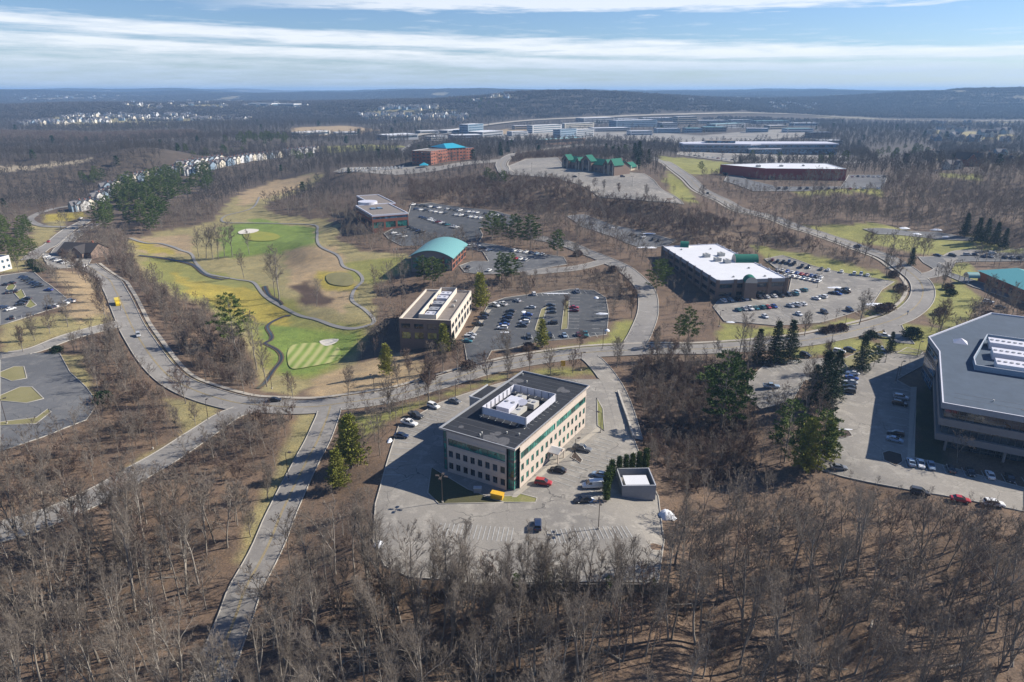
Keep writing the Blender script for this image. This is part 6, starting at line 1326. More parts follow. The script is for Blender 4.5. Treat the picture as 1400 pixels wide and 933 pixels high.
def conifer(seed, hgt, kind, m, dens=1.0, leafs=1.0):
    r = np.random.default_rng(seed); T = []; cs, ds = [], []; tr = hgt * .013; n = 7; prev = np.array([0, 0, -.4]); pts = [prev]
    for i in range(n): q = np.array([r.normal(0, .006*hgt)*i/n, r.normal(0, .006*hgt)*i/n, hgt * .96 * (i+1)/n]); T.append((*prev, *q, tr*(1-.85*i/n), tr*(1-.85*(i+1)/n))); prev = q; pts.append(q)
    nb = int({'full': 95, 'spruce': 110, 'pine': 46, 'column': 60}[kind] * dens); z0 = {'full': .07, 'spruce': .06, 'pine': .22, 'column': .03}[kind]
    for k in range(nb):
        t = z0 + (.98 - z0) * (k + r.uniform(0, 1)) / nb; z = t * hgt; u = (t - z0) / (1 - z0)
        if kind == 'spruce': ln = hgt * .24 * (1 - u) ** .85 * r.uniform(.8, 1.15) + .15; dz = -.12 + .5 * u
        elif kind == 'full': ln = hgt * .27 * (1 - u) ** .6 * r.uniform(.6, 1.15) + .3; dz = .15 + .5 * u
        elif kind == 'column': ln = hgt * .13 * min(1, (1 - u) * 2.2) * r.uniform(.85, 1.1) + .08; dz = .9
        else: ln = hgt * .25 * (math.sin(math.pi * min(1, .22 + .78 * u) ** .9) ** .7) * r.uniform(.5, 1.35) + .3; dz = .12 + .3 * u
        az_ = k * 2.39996 + r.uniform(-.4, .4); d = np.array([math.cos(az_), math.sin(az_), dz]); d /= np.linalg.norm(d); p = np.array([0, 0, z]); e_ = p + d * ln; T.append((*p, *e_, tr*.22*(1-u)+.02, .015)); m_ = max(2, int(ln / .62))
        for j in range(m_):
            f = (j + .6) / m_
            if kind == 'pine' and f < .35: continue
            q = p + d * ln * f + np.array([0, 0, -.06 * ln * f * f if kind == 'spruce' else .06 * ln * f]); sd_ = np.array([-d[1], d[0], 0]) * r.normal(0, .22) * ln * f; cs.append(q + sd_); ds.append(d + np.array([0, 0, .25]))
    V, F = tufts(cs, ds, int({'full': 20, 'spruce': 15, 'pine': 30, 'column': 22}[kind] * leafs), .55 if kind != 'column' else .4, .11 / math.sqrt(leafs) if kind != 'column' else .1, seed, (.26 if kind != 'pine' else .27))
    tv, tf = tubes(T, 5); return np_mesh('trunk', tv, tf, [M['bark']], smooth_=True), np_mesh('crown', V, F, [m])
def proto(name, tm, cm): return (name, tm, cm)
def plant(pr, loc, rz, sc, label, cat, group=None):
    nm, tm, cm = pr; r = empty(nm, loc, rz); r.scale = sc if hasattr(sc, '__len__') else (sc,)*3; tag(r, label, cat, group)
    t = bpy.data.objects.new('trunk', tm); col.objects.link(t); t.parent = r; c = bpy.data.objects.new('crown', cm); col.objects.link(c); c.parent = r; return r
NEAR = []
for i in range(9):
    fk = i in (1, 4, 7); T, C = skeleton(100+i, 18, crown0=(.44,.40,.55,.46,.42,.52,.45,.42,.58)[i], spread=(.23,.21,.16,.26,.22,.19,.24,.22,.15)[i], limbs=15, sub=6, twigs=7, fine=2, fork=fk, lean=(.02,.05,.0,.12,.03,.08,.02,.04,.16)[i], trunk_r=(.24,.27,.19,.28,.25,.21,.3,.23,.18)[i], thick=1.0, up=1.0)
    NEAR.append(tree_meshes('forest', T, C, M['bark'], M['twig']))
STREET = []
for i in range(4):
    T, C = skeleton(200+i, 10, crown0=.2, spread=.34, limbs=18, sub=6, twigs=7, fine=3, up=.8, trunk_r=.16, thick=1.5); STREET.append(tree_meshes('street', T, C, M['bark'], M['twig'] if i % 2 else M['twig_r']))
OPEN = []
for i in range(3):
    T, C = skeleton(230+i, 16, crown0=.3, spread=.26, limbs=15, sub=5, twigs=6, fine=2, trunk_r=.2, thick=1.9, fork=i == 1); OPEN.append(tree_meshes('open', T, C, M['bark'], M['twig']))
PINE = [conifer(300+i, 14, 'pine', M['needle']) for i in range(3)]; PINEY = [conifer(310+i, 12, 'full', M['needle_y'], 1.0) for i in range(2)]
SPR = [conifer(320+i, 14, 'spruce', M['needle_d']) for i in range(2)]; COLM = [conifer(330+i, 6, 'column', M['needle']) for i in range(2)]
# --- conifers: px, py (foot), height in pixels, kind, label
def ppm(px, py):
    p = P(px, py); d = p.y*CP - (p.z-CAM_H)*SP; return FPX/d*CP
CON = [(829,686,28,'c','near end arborvitae of the screen by the white van'),(829,675,30,'c','second arborvitae from the near end of the screen'),(832,665,29,'c','third arborvitae from the near end of the screen'),(836,655,27,'c','arborvitae at the bend of the screen'),(846,648,25,'c','first arborvitae behind the equipment enclosure'),(855,646,25,'c','second arborvitae behind the equipment enclosure'),(864,644,25,'c','third arborvitae behind the equipment enclosure'),(873,643,26,'c','fourth arborvitae behind the equipment enclosure'),(882,642,30,'c','tallest pointed arborvitae at the far corner of the enclosure'),
 (985,592,112,'p','broad tall green pine at the right edge of the thicket'),(1002,575,80,'p','pine just behind the broad tall one'),(1072,632,88,'p','left pine of the group in front of the glass office lot'),(1100,645,75,'y','lighter middle pine of the group before the glass office lot'),(1118,640,82,'p','right pine of the group before the glass office lot'),(1128,632,60,'y','small yellow green pine at the lot kerb'),
 (1035,496,46,'s','left one of the three dark spruces'),(1058,497,57,'s','middle one of the three dark spruces'),(1078,494,56,'s','right one of the three dark spruces'),(1122,560,80,'s','large dark spruce between the pocket lot and the parked row'),(1138,545,66,'s','dark spruce behind the large one by the parked row'),(1110,548,50,'s','shorter dark spruce left of the large one'),
 (1176,508,50,'s','lone blue green spruce on the planted bank'),(1194,502,32,'p','rounder pine right of the lone spruce on the bank'),(1216,482,28,'s','small spruce by the white entrance sign'),
 (482,640,74,'y','tall yellow green pine left of the office lot'),(463,668,56,'y','yellow green pine beside the forest road'),(474,618,48,'y','yellow green pine at the back of the roadside pair'),(529,513,42,'y','yellow green pine on the bank left of the tan office'),(607,482,38,'y','yellow green pine against the tan office'),(620,478,22,'s','dark low spruce at the corner of the tan office'),
 (657,422,46,'y','broad yellow pine at the far corner of the tan office'),(741,475,37,'y','yellow green pine at the edge of the middle lot'),(580,388,36,'p','left pine in front of the curved roof hall'),(592,392,38,'p','middle pine in front of the curved roof hall'),(600,386,30,'p','right pine in front of the curved roof hall'),(686,387,40,'p','left pine of the pair above the middle lot'),(699,386,38,'p','right pine of the pair above the middle lot'),
 (673,330,38,'p','first pine from the left in the roadside five'),(682,326,30,'p','second pine from the left in the roadside five'),(703,336,40,'p','third pine from the left in the roadside five'),(725,339,42,'p','fourth pine from the left in the roadside five'),(762,351,34,'p','pine at the right end of the roadside five'),
 (897,403,46,'p','pine against the shaded long side of the white roofed building'),(905,392,36,'p','pine behind it on the shaded side of the white roofed building'),(940,470,48,'p','full green pine at the roadside junction'),(928,465,32,'p','shorter pine left of the full green one'),(322,480,76,'p','tall lone pine on the bank beside the golf hole'),
 (1245,363,23,'s','small dark spruce inside the retail junction'),(1318,324,30,'s','first dark spruce of the five by the wood edge'),(1334,332,32,'s','second dark spruce of the five by the wood edge'),(1346,333,32,'s','third dark spruce of the five by the wood edge'),(1359,336,30,'s','fourth dark spruce of the five by the wood edge'),(1371,340,26,'s','fifth dark spruce of the five by the wood edge'),
 (828,214,16,'s','dark spruce behind the left part of the lodge'),(845,217,15,'s','dark spruce behind the middle of the lodge'),(855,214,14,'p','pine behind the right part of the lodge'),(873,224,28,'s','tall spruce at the right end of the lodge'),(867,220,22,'s','spruce just left of the tall one at the lodge'),(886,224,18,'s','short spruce at the far right end of the lodge'),(684,213,17,'s','left spruce of the pair right of the clinic'),(694,209,14,'s','right spruce of the pair right of the clinic'),
 (667,248,17,'p','first pine on the scrub hill'),(675,252,16,'p','second pine on the scrub hill'),(688,253,18,'p','third pine on the scrub hill'),(958,234,12,'p','bushy pine below the sprawling glass office'),(1027,222,15,'p','left pine in front of the sprawling glass office'),(1065,222,13,'p','right pine in front of the sprawling glass office'),(1120,228,15,'p','first pine behind the red walled store'),(1134,226,16,'p','second pine behind the red walled store'),(1155,226,18,'p','third pine behind the red walled store')]
grp = {'c': ('arborvitae', COLM, 6, 'arborvitae screen by the enclosure'), 'p': ('pine_tree', PINE, 14, 'green pines'), 'y': ('pine_tree', PINEY, 12, 'yellow green pines'), 's': ('spruce_tree', SPR, 14, 'dark spruces')}
for i, (px, py, hp, k, lb) in enumerate(CON):
    nm, prs, h0, gr = grp[k]; p = P(px, py); hh = hp / ppm(px, py); s_ = hh / h0; tm, cm = prs[i % len(prs)]; wf = 1.15 if k in 'py' and py < 400 else 1
    plant((nm, tm, cm), tuple(p), rng.uniform(0, 6.28), (s_*wf, s_*wf, s_), lb, 'tree', gr)
def inpoly_points(poly, n, seed, mind):
    r = np.random.default_rng(seed); w = PP(poly); xs = [p.x for p in w]; ys = [p.y for p in w]; out = []
    for _ in range(n * 40):
        x, y = r.uniform(min(xs), max(xs)), r.uniform(min(ys), max(ys))
        if pip(np.array([x]), np.array([y]), w)[0] and all((x-a)**2 + (y-b)**2 > mind*mind for a, b in out): out.append((x, y))
        if len(out) >= n: break
    return out, w
PG = [([(125,305),(150,275),(200,250),(285,236),(292,262),(245,288),(205,322),(142,322)], 64, 18, 8, 'tall dark pine in the dense pine grove beside the golf course'), ([(0,372),(0,310),(30,305),(58,330),(56,360),(30,372)], 16, 13, 7, 'evergreen in the clump left of the divided road'), ([(215,226),(300,206),(335,210),(250,236)], 12, 13, 12, 'evergreen among the townhouses on the ridge'),
      ([(300,198),(360,190),(402,198),(340,204)], 18, 14, 14, 'evergreen on the crest above the townhouses'), ([(398,216),(430,214),(434,222),(400,226)], 5, 12, 9, 'evergreen at the right end of the townhouses'), ([(108,248),(140,240),(150,246),(118,258)], 7, 12, 9, 'evergreen in the small clump on the left slope'), ([(1180,205),(1260,200),(1300,215),(1200,228)], 12, 12, 16, 'evergreen in the woods on the right slope'), ([(620,140),(740,136),(700,150),(640,152)], 16, 16, 30, 'evergreen on the far wooded hill')]
for k_, px in enumerate((705,748,771,832,893)):
    p = P(px, 806); s_ = rng.uniform(.2, .36); tm, cm = PINE[k_ % 3]; plant(('pine_tree', tm, cm), tuple(p), rng.uniform(0, 6), s_, '%s young pine from the left along the retaining wall' % ordn(k_), 'tree', 'young pines along the retaining wall')
PGW = []
for poly, n, hh, md, lb in PG:
    pts, w = inpoly_points(poly, n, int(poly[0][0])+3, md); PGW.append(w)
    for j, (x, y) in enumerate(pts):
        tm, cm = PINE[j % 3]; s_ = hh/14 * rng.uniform(.75, 1.25); plant(('pine_tree', tm, cm), (x, y, float(H(x, y))), rng.uniform(0, 6.28), (s_*1.15, s_*1.15, s_), lb, 'tree', lb.replace('evergreen', 'evergreens').replace('tall dark pine', 'tall dark pines'))
# --- bare trees standing apart: px, py, height px, kind (s dense round, o open), label
APT = [(586,552,60,'s','round bare tree below the tan office by the main road'),(534,566,42,'s','dense bare tree by the road left of the kerb row'),(626,509,36,'s','brown bare tree below the tan office corner'),(606,508,34,'s','brown bare tree left of the lot mouth'),(560,520,38,'s','reddish bare tree on the bank below the tan office'),(545,530,36,'s','left reddish bare tree on the bank'),(666,520,36,'s','first street tree from the left above the office roof'),(694,520,36,'s','second street tree from the left above the office roof'),(724,507,30,'s','third street tree from the left above the office roof'),(753,512,34,'s','fourth street tree from the left above the office roof'),(783,510,29,'s','fifth street tree from the left above the office roof'),(843,503,36,'s','round bare tree at the junction corner'),(863,435,36,'s','bare tree on the lawn right of the middle lot'),
 (695,494,38,'s','large dense brown tree at the mouth of the middle lot'),(792,478,24,'s','small bare tree on the near lawn of the middle lot'),(720,409,22,'s','small bare tree on the first island'),(772,433,26,'s','bare tree on the second island'),(1174,445,40,'s','broad bare tree on the lawn below the white roofed building lot'),(1182,352,32,'s','bare tree on the verge above the crowded lot'),(1212,373,32,'s','bare tree on the verge at the bend'),(1226,382,24,'s','small bare tree inside the bend'),(1100,460,30,'s','thin bare tree on the lawn strip'),(1262,352,26,'s','bare tree on the retail lawn'),(1287,395,30,'s','bare tree on the lawn by the arched entrance'),
 (1284,460,45,'s','tall bare tree on the round lawn'),(1272,454,26,'s','short bare tree on the round lawn'),(1221,421,24,'s','dark bare tree by the bend bed'),(899,491,38,'s','bare tree at the top of the thicket'),(917,513,44,'s','tall bare tree in the thicket edge'),(936,500,34,'s','bare tree between the thicket and the road'),(1010,490,60,'o','pale bare tree left of the three spruces'),(1020,512,62,'o','pale thin tree at the pocket lot'),(1130,510,40,'s','bare tree by the parked row of the glass office'),
 (93,447,30,'s','first lone tree on the left lawn'),(69,457,28,'s','second lone tree on the left lawn'),(48,466,32,'s','third lone tree on the left lawn'),(32,482,32,'s','fourth lone tree on the left lawn'),(159,480,40,'s','bare tree in the verge below the entry lane'),(145,437,34,'s','nearest bare tree on the straw bank'),(143,424,32,'s','second bare tree up the straw bank'),(139,413,30,'s','third bare tree up the straw bank'),(133,403,30,'s','fourth bare tree up the straw bank'),(126,394,28,'s','fifth bare tree up the straw bank'),(118,387,28,'s','sixth bare tree up the straw bank'),(109,380,26,'s','seventh bare tree up the straw bank'),(100,374,26,'s','eighth bare tree up the straw bank'),(92,369,24,'s','ninth bare tree up the straw bank'),
 (334,538,40,'o','bare tree on the footway bend'),(282,522,36,'s','bare tree on the footway slope'),(267,582,28,'s','small bare tree on the junction lawn'),(254,552,46,'s','bare tree on the inside of the curve'),(272,352,36,'o','first bare tree of the golf group'),(282,354,40,'o','second bare tree of the golf group'),(291,355,38,'o','third bare tree of the golf group'),(299,355,42,'o','fourth bare tree of the golf group'),(307,353,40,'o','fifth bare tree of the golf group'),(318,352,44,'o','sixth bare tree of the golf group'),
 (341,348,30,'o','thin tree by the pale green'),(334,381,36,'o','lone bare tree beside the cart path'),(382,411,66,'o','tallest pale bare tree in the middle of the golf course'),(376,406,54,'o','pale bare tree beside the tallest one'),(433,420,34,'o','leaning bare tree on the golf mound'),(351,506,72,'o','tall thin tree left of the creek'),(365,529,62,'o','tall thin tree right of the creek'),(331,506,58,'o','bare tree below the lone pine'),(476,541,36,'s','round bare tree above the main road'),(401,544,32,'s','small round tree above the road by the green'),
 (366,682,46,'s','bare tree on the verge of the forest road'),(325,719,58,'o','bare tree at the wood edge by the forest road'),(343,734,44,'s','short bare tree on the forest road verge'),(812,259,13,'s','first small tree of the plateau lot'),(826,262,13,'s','second small tree of the plateau lot'),(846,267,14,'s','third small tree of the plateau lot'),(884,272,16,'s','bare tree at the lower tip of the plateau lot'),(958,272,16,'s','bare tree on the hill road verge')]
for i, (px, py, hp, k, lb) in enumerate(APT):
    p = P(px, py); tm, cm = (STREET[i % 4] if k == 's' else OPEN[i % 3]); h0 = 10 if k == 's' else 16; s_ = hp / ppm(px, py) / h0 * 1.05; plant(('bare_tree', tm, cm), tuple(p), rng.uniform(0, 6.28), s_, lb, 'tree', 'bare trees standing apart')
# --- woods
CLEAR = [PP(pl) for c_, pl in ZONES if c_ in (GRASS, GREEN, TAN, GOLD, STRAW, SHADE_GRASS, PALE) and pl not in ()]; SCR = [PP(pl) for c_, pl in ZONES if c_ is SCRUB]; RB = [PP(pl) for c_, pl in ZONES if c_ is REDB]
def jitter(y0, y1, sp_, seed, half=.86):
    r = np.random.default_rng(seed); xs = np.arange(-half*y1, half*y1, sp_); ys = np.arange(y0, y1, sp_); X, Y = np.meshgrid(xs, ys); X = X + r.uniform(-.5, .5, X.shape)*sp_*.95; Y = Y + r.uniform(-.5, .5, Y.shape)*sp_*.95
    k = (np.abs(X) < half*Y + 15); return X[k], Y[k]
def blocked(X, Y, polys, grow=0):
    b = np.zeros(X.shape, bool)
    for w in polys:
        xs = [p[0] for p in w]; ys = [p[1] for p in w]; bb = (X > min(xs)-grow) & (X < max(xs)+grow) & (Y > min(ys)-grow) & (Y < max(ys)+grow)
        if bb.any():
            t = pip(X[bb], Y[bb], w)
            if grow: t |= seg_dist(X[bb], Y[bb], w, True) < grow
            b[bb] |= t
    return b
def hmax_screen(X, Y, Z):
    px, py, d = to_px(X, Y, Z); m = FPX/d*CP
    top = np.interp(px, [-100,0,150,330,400,440,500,600,760,900,930,1000,1100,1200,1300,1400,1500], [590,600,620,655,690,700,665,670,695,690,640,635,650,668,685,695,700])
    return px, py, m, np.where(py > 640, np.clip((py - top)/m, 3.5, 22), 99)
pts = []
for y0, y1, sp_, sd_ in ((86, 260, 5.4, 1), (260, 620, 6.2, 2), (620, 1150, 8.5, 3), (1150, 2350, 13, 4)):
    X, Y = jitter(y0, y1, sp_, sd_); k = ~blocked(X, Y, EXCL, 1.5 if y0 < 300 else 3) & ~blocked(X, Y, CLEAR) & ~blocked(X, Y, PGW); X, Y = X[k], Y[k]
    Z = H(X, Y); px, py, m, hm = hmax_screen(X, Y, Z); r = np.random.default_rng(sd_+50); scr = blocked(X, Y, SCR); rb = blocked(X, Y, RB)
    hh = np.where((Y < 135) | ((Y < 158) & (px < 420)), 20.5, 12.0) * r.uniform(.55, 1.12, X.shape)
    midl = (px < 430) & (py > 395) & (py < 690); hh = np.where(midl, 8.5 * r.uniform(.6, 1.25, X.shape), hh)
    hh = np.where((px > 560) & (px < 900) & (py > 372) & (py < 520), 6.5 * r.uniform(.7, 1.2, X.shape), hh); hh = np.where((px > 880) & (px < 1200) & (py > 330) & (py < 520), 5.5 * r.uniform(.7, 1.2, X.shape), hh)
    hh = np.where(scr, 4.6 * r.uniform(.5, 1.4, X.shape), hh); hh = np.where(rb, 4.5 * r.uniform(.7, 1.3, X.shape), hh); hh = np.minimum(hh, hm)
    hh = np.where((Y > 260) & (px > 455) & (px < 1100) & (py > 230) & (py < 300) & ~scr, 7 * r.uniform(.7, 1.2, X.shape), hh)
    keep = ~(blocked(X, Y, [PARK]) & (r.random(X.shape) < .8)) & ~scr & ~rb; gap = vnoise(X, Y, 26, 77) > .72; keep &= ~(gap & (Y < 400) & (r.random(X.shape) < .65)); keep &= ~(scr & (r.random(X.shape) < .35)); keep &= ~((py > 640) & (px > 905) & (px < 960) & (py < 760) & (r.random(X.shape) < .5))
    for q in zip(X[keep], Y[keep], Z[keep], hh[keep], px[keep], py[keep], m[keep], scr[keep] | rb[keep]): pts.append(q)
X, Y = jitter(103, 118, 4.6, 61, .5); r = np.random.default_rng(62); Z = H(X, Y); px, py, m, hm = hmax_screen(X, Y, Z); k = (px > 470) & (px < 925) & (py > 800) & ~blocked(X, Y, EXCL, 1.5)
for q in zip(X[k], Y[k], Z[k], np.minimum(hm[k], r.uniform(13, 22, k.sum())), px[k], py[k], m[k], np.zeros(k.sum())): pts.append(q)
BR = [PP(q) for q in ([(95,482),(170,446),(200,500),(250,548),(225,548),(170,600),(120,600),(140,560),(120,510)], [(160,392),(215,388),(290,425),(345,500),(348,540),(300,536),(235,490),(190,430)], [(120,600),(215,560),(300,600),(215,636),(130,684),(0,715),(0,630)], [(335,560),(420,560),(405,600),(375,650),(300,660),(230,655),(290,600)], [(150,355),(190,350),(230,375),(180,390)])]
MOUND = [PP([(398,392),(425,382),(455,412),(440,420),(410,415)])]
for polys, sp_, sd_, h0, h1 in ((SCR, 3.5, 21, 2.8, 7.5), (RB, 2.15, 22, 2.6, 6.2), (BR, 3.0, 23, 2.0, 8.0)):
    for w_ in polys:
        xs = [p.x for p in w_]; ys = [p.y for p in w_]
        if min(ys) > 1400: continue
        X, Y = np.meshgrid(np.arange(min(xs), max(xs), sp_), np.arange(min(ys), max(ys), sp_)); r = np.random.default_rng(sd_); X = X + r.uniform(-.6, .6, X.shape)*sp_; Y = Y + r.uniform(-.6, .6, Y.shape)*sp_
        k = pip(X, Y, w_); X, Y = X[k], Y[k]; k = ~blocked(X, Y, EXCL, 1) & ~blocked(X, Y, CLEAR) & (r.random(X.shape) < (.95 if polys is RB else .62 if polys is BR else .35 + .55 * smooth(.25, .45, vnoise(X, Y, 18, 88)))); X, Y = X[k], Y[k]; Z = H(X, Y); px, py, m, hm = hmax_screen(X, Y, Z)
        for q in zip(X, Y, Z, r.uniform(h0, h1, X.shape), px, py, m, np.ones(X.shape)): pts.append(q)
pts = np.array(pts); size = pts[:, 3] * pts[:, 6]; infr = (pts[:, 4] > -20) & (pts[:, 4] < 1420) & (pts[:, 5] - size < 933) & (pts[:, 5] > 600) & (pts[:, 3] > 7)
order = np.argsort(-np.where(infr, size, 0)); NIND = 215; ind = order[:NIND]; rest = np.setdiff1d(np.arange(len(pts)), ind)
FORM = ['straight grey', 'forked grey', 'slim straight', 'broad leaning', 'forked pale', 'thin tall', 'stout straight', 'double stemmed', 'leaning slender']
for i in ind:
    x, y, z, hh, px, py, m, s_ = pts[i]; v = int(rng.integers(0, 9)); tm, cm = NEAR[v]
    reg = 'in the woods left of the forest road' if px < 360 else 'in the woods between the forest road and the office lot' if px < 560 else 'in the woods below the retaining wall' if px < 900 else 'in the woods at the lower right below the glass office'
    lb = '%s bare tree standing %s' % (FORM[v], reg); k = hh/18; q_ = plant(('bare_tree', tm, cm), (x, y, z), rng.uniform(0, 6.28), (k*rng.uniform(.85, 1.1), k*rng.uniform(.85, 1.1), k), lb, 'tree', FORM[v] + ' bare trees ' + reg); q_.rotation_euler.x, q_.rotation_euler.y = rng.normal(0, .045), rng.normal(0, .045)
# the rest of the woods: beyond what one could count
def joined(nm, T, C, nt_, nc_, mats):
    a, fa = tubes(T, nt_); b, fb = tubes(C, nc_); k = (4 - 0); return np_mesh(nm, np.concatenate([a, b]), np.concatenate([fa, fb + len(a)]), mats, np.r_[np.zeros(len(fa)), np.ones(len(fb))])
MIDM = []
for i in range(5):
    T, C = skeleton(400+i, 10, crown0=.28, spread=.3, limbs=11, sub=4, twigs=5, fine=2, trunk_r=.12, thick=2.0, fork=i == 2); MIDM.append(joined('wood_tree', T, C, 4, 3, [M['bark'], M['twig'] if i != 3 else M['twig_r']]))
SCM = []
for i in range(3):
    T, C = skeleton(420+i, 4, crown0=.12, spread=.38, limbs=18, sub=5, twigs=4, fine=1, trunk_r=.05, thick=2.3, stems=4, lean=.1); SCM.append(joined('thicket', T, C, 3, 3, [M['twig_r'], M['twig_r'] if i else M['twig']]))
FARM = []
for i in range(3):
    T, C = skeleton(440+i, 11, crown0=.25, spread=.33, limbs=9, sub=4, twigs=3, fine=0, trunk_r=.2, thick=7.0); FARM.append(joined('far_tree', T, C, 3, 3, [M['twig_f'], M['twig_f']]))
FARM.append(np_mesh('far_pine', *tufts([(math.cos(a)*rr, math.sin(a)*rr, z) for z, R_0 in ((2,2.6),(4,2.4),(6,2.0),(8,1.4),(10,.7)) for a in (0,1.2,2.4,3.6,4.8) for rr in (R_0*.4, R_0)], [(0,0,1)]*50, 5, 1.8, .55, 5, .7), [M['needle_d']]))
CLUMP = []
for i in range(3):
    r = np.random.default_rng(460+i); S = []
    for k in range(34):
        x, y = r.uniform(-28, 28, 2); hh = r.uniform(7, 13); S.append((x, y, 0, x, y, hh*.5, .35, .25))
        for j in range(11):
            a = r.uniform(0, 6.28); z = hh*r.uniform(.35, .75); l_ = r.uniform(2.5, 4.5); S.append((x, y, z, x+math.cos(a)*l_, y+math.sin(a)*l_, z+hh*r.uniform(.05, .32), .55, .25))
    V, F = tubes(S, 3); CLUMP.append(np_mesh('wood_clump', V, F, [M['twig_f']]))
def scatter(name, P3, scale, which, meshes, label=None, zsc=None):
    """one object: real copies of the meshes on the given points (geometry nodes)"""
    me = bpy.data.meshes.new(name); me.vertices.add(len(P3)); me.vertices.foreach_set('co', np.asarray(P3, np.float32).ravel())
    for an, ty, dat in (('sz', 'FLOAT', scale), ('pick', 'INT', which), ('turn', 'FLOAT', rng.uniform(0, 6.28, len(P3)))):
        a = me.attributes.new(an, ty, 'POINT'); a.data.foreach_set('value', np.asarray(dat, np.int32 if ty == 'INT' else np.float32))
    o = link(name, me); tag(o, kind='stuff'); 
    g = bpy.data.node_groups.new(name, 'GeometryNodeTree'); g.interface.new_socket('Geometry', in_out='INPUT', socket_type='NodeSocketGeometry'); g.interface.new_socket('Geometry', in_out='OUTPUT', socket_type='NodeSocketGeometry')
    n, l = g.nodes, g.links; gi, go = n.new('NodeGroupInput'), n.new('NodeGroupOutput'); ip = n.new('GeometryNodeInstanceOnPoints'); jn = n.new('GeometryNodeGeometryToInstance')
    for m_ in reversed(meshes):
        src = bpy.data.objects.new(m_.name, m_); oi = n.new('GeometryNodeObjectInfo'); oi.inputs['Object'].default_value = src; l.new(oi.outputs['Geometry'], jn.inputs[0])
    def attr(nm, ty): q = n.new('GeometryNodeInputNamedAttribute'); q.data_type = ty; q.inputs['Name'].default_value = nm; return q.outputs['Attribute']
    cx = n.new('ShaderNodeCombineXYZ'); l.new(attr('turn', 'FLOAT'), cx.inputs[2]); m2p = n.new('GeometryNodeMeshToPoints'); l.new(gi.outputs[0], m2p.inputs[0]); l.new(m2p.outputs[0], ip.inputs['Points']); l.new(jn.outputs[0], ip.inputs['Instance']); ip.inputs['Pick Instance'].default_value = True
    l.new(attr('pick', 'INT'), ip.inputs['Instance Index']); l.new(cx.outputs[0], ip.inputs['Rotation']); l.new(attr('sz', 'FLOAT'), ip.inputs['Scale']); l.new(ip.outputs[0], go.inputs[0])
    md = o.modifiers.new('scatter', 'NODES'); md.node_group = g; return o
Q = pts[rest]; sc_m = Q[:, 7] > .5; nearm = Q[:, 1] < 700; tall = Q[:, 1] < 200
T9 = []
Pw, Sw, Kw = [], [], []
bank = MIDM + SCM + FARM
for x, y, z, hh, px, py, m, s_ in Q:
    r_ = rng.random()
    if s_: q_ = (hh > 4.2 and r_ < .8) if y < 420 else (hh > 5.2 and r_ < .6); Kw.append(int(r_*8) % 5 if q_ else 5 + int(r_*3)); Sw.append(hh/10*1.1 if q_ else hh/4)
    elif y < 640: Kw.append(int(r_*5)); Sw.append(hh/10)
    else: Kw.append(8 + (3 if (r_ > .992 and y > 500) else int(r_*3))); Sw.append(hh/11 * (1.15 if y > 1100 else 1))
    Pw.append((x, y, z))
# undergrowth and saplings between the big trees
X, Y = jitter(88, 150, 3.0, 9); k = ~blocked(X, Y, EXCL, .8) & ~blocked(X, Y, CLEAR); X, Y = X[k], Y[k]; Z = H(X, Y); px, py, m, hm = hmax_screen(X, Y, Z); r = np.random.default_rng(31)
k = (r.random(X.shape) < .20) & (vnoise(X, Y, 14, 33) > .34)
Pu = list(zip(X[k], Y[k], Z[k])); Ku = list(5 + r.integers(0, 3, k.sum())); Su = list(np.minimum(hm[k], r.uniform(1.2, 4.0, k.sum()))/4)
k2 = (r.random(X.shape) < .10); Pu += list(zip(X[k2], Y[k2], Z[k2])); Ku += list(r.integers(0, 5, k2.sum())); Su += list(np.minimum(hm[k2], r.uniform(4, 11, k2.sum()))/10)
scatter('woodland_trees', Pw + Pu, Sw + Su, Kw + Ku, bank)
X, Y = jitter(2350, 9500, 46, 12, .8); r = np.random.default_rng(3); k = ~blocked(X, Y, EXCL, 20) & (vnoise(X+300, Y, 260, 21) < .83); X, Y = X[k], Y[k]; Z = H(X, Y)
scatter('far_woods', np.column_stack([X, Y, Z-1]), r.uniform(.9, 1.25, X.shape), r.integers(0, 3, X.shape), CLUMP)
# fallen trunks on the forest floor
LOG = []
for i in range(3):
    m_ = MB(); r = np.random.default_rng(600+i); ln = 7 + 2*i; m_.tube((0,0,.25),(ln,0,.22),.26,.14,M['bark'],7)
    for k in range(5): x = ln*(.35+.13*k); a = r.uniform(-1.2, 1.2); m_.tube((x,0,.25),(x+1.2,math.sin(a)*1.6,.3+abs(math.cos(a))*1.3),.07,.03,M['bark'],4,False)
    LOG.append(m_.build('fallen_trunk')); LOG[-1].hide_render = False
for k_, (px, py) in enumerate(((130,820),(215,792),(255,905),(60,880),(640,900),(760,870),(850,905),(960,850),(1080,905),(1190,860),(1290,915),(470,905))):
    p = P(px, py); o = LOG[k_] if k_ < 3 else LOG[k_ % 3].copy()
    if k_ >= 3: col.objects.link(o)
    o.location = p; o.rotation_euler.z = rng.uniform(0, 6.28); tag(o, '%s fallen trunk from the left on the forest floor' % ordn(sorted([130,215,255,60,640,760,850,960,1080,1190,1290,470]).index(px)), 'fallen tree', 'fallen trunks on the forest floor')
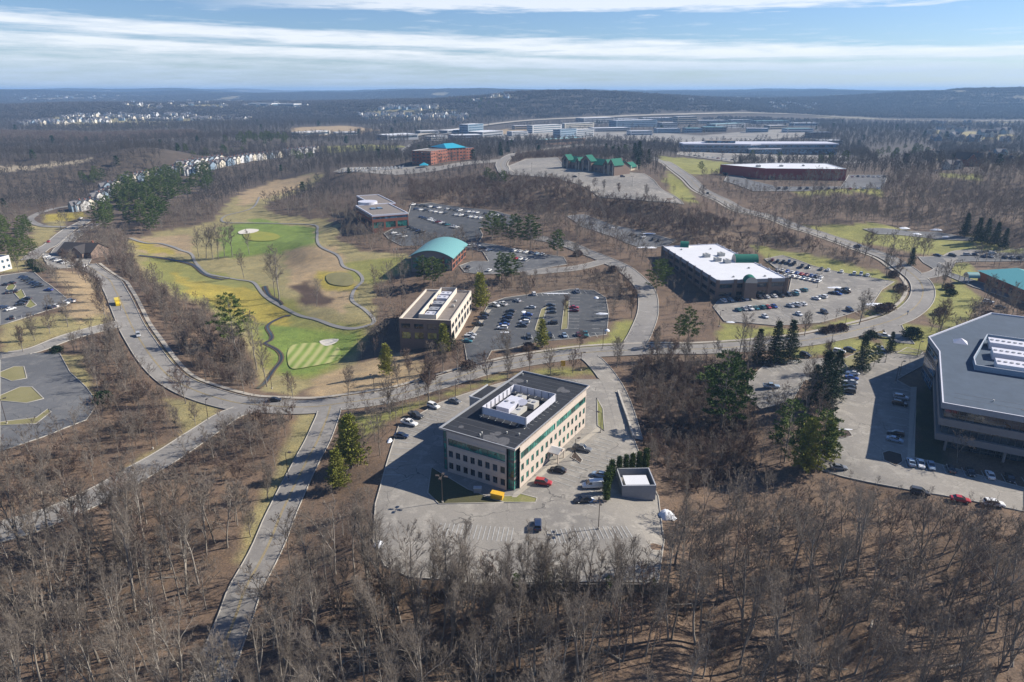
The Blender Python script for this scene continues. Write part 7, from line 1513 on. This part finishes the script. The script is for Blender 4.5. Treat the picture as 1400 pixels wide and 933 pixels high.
# low evergreen and ornamental bushes
bush = tufts([(math.cos(a)*rr, math.sin(a)*rr, z) for z, R_0 in ((.4,1.3),(.9,1.35),(1.4,1.0),(1.8,.5)) for a in np.arange(0, 6.28, .7) for rr in (R_0*.5, R_0)], [(0,0,1)]*72, 12, .5, .1, 9, .22)
BUSH = np_mesh('bush', *bush, [M['needle_d']]); BUSHY = np_mesh('bush', *bush, [M['twig_r']])
for i, (px, py, s_, e_, lb) in enumerate([(1246,462,2.6,0,'large dark round bush on the lawn above the glass office'),(1150,452,1.8,1,'first low brown bush of the strip below the white roofed lot'),(1138,454,1.8,1,'second low brown bush of the strip below the white roofed lot'),(1127,456,1.6,1,'third low brown bush of the strip below the white roofed lot'),(1204,428,2.4,1,'brown bush by the end of the crowded lot'),(1214,424,2,1,'second brown bush by the end of the crowded lot'),(1190,462,1.8,0,'dark bush behind the planted bank'),(1230,398,2.2,1,'brown bush inside the road bend'),(1220,379,2,1,'brown bush on the verge above the bend'),(142,550,2.2,0,'dark green bush at the tip of the empty left lot'),(78,482,1.6,0,'dark bush by the entry lane'),(1296,396,1.8,1,'orange brown shrub on the right lawn'),(1300,404,1.8,0,'small dark bush on the right lawn'),(586,520,2,1,'brown bush below the tan office'),(640,505,2,1,'brown bush at the mouth of the middle lot'),(722,478,1.7,1,'brown bush on the near lawn of the middle lot'),
        (55,372,2.2,0,'dark hedge bush at the far left lot'),(50,367,2.2,0,'second dark hedge bush at the far left lot'),(44,363,2.2,0,'third dark hedge bush at the far left lot'),(1285,430,1.8,1,'brown bush right of the bend lawn'),(1352,436,2,1,'brown bush beyond the glass office roof'),(1325,470,2.2,1,'brown bush beside the glass office corner'),(838,372,2,1,'round brown bed bush at the end of the loop road'),(790,350,2,1,'brown bush above the loop road')]):
    p = P(px, py); o = link('bush', BUSHY if e_ else BUSH, None, (p.x, p.y, p.z-.1), i*1.3); o.scale = (s_, s_, s_*.8); tag(o, lb, 'bush', 'garden bushes')
p = P(1275, 124); m_ = MB(Matrix.Translation(p)); m_.tube((0,0,-2),(0,0,44),1.1,.5,M['unit'],4); tag(m_.build('radio_mast'), 'thin radio mast on the distant ridge at the right', 'mast')
# ------------------------------------------------------------ haze
hz = MB(); zmin = float(TZ.min()) - 1; zmax = max(float(TZ.max()) + 16, CAM_H + 6, p.z + 46); M['haze'] = bpy.data.materials.new('haze_air'); M['haze'].use_nodes = True; t_ = M['haze'].node_tree; t_.nodes.clear()
vo = t_.nodes.new('ShaderNodeVolumePrincipled'); mo = t_.nodes.new('ShaderNodeOutputMaterial'); vo.inputs['Color'].default_value = (.36, .62, 1.0, 1); vo.inputs['Density'].default_value = 1.05e-4; vo.inputs['Anisotropy'].default_value = .1; t_.links.new(vo.outputs[0], mo.inputs['Volume'])
hz.box((-15500, -1000, zmin), (15500, 15500, zmax), M['haze']); ho = hz.build('haze'); tag(ho, kind='stuff')
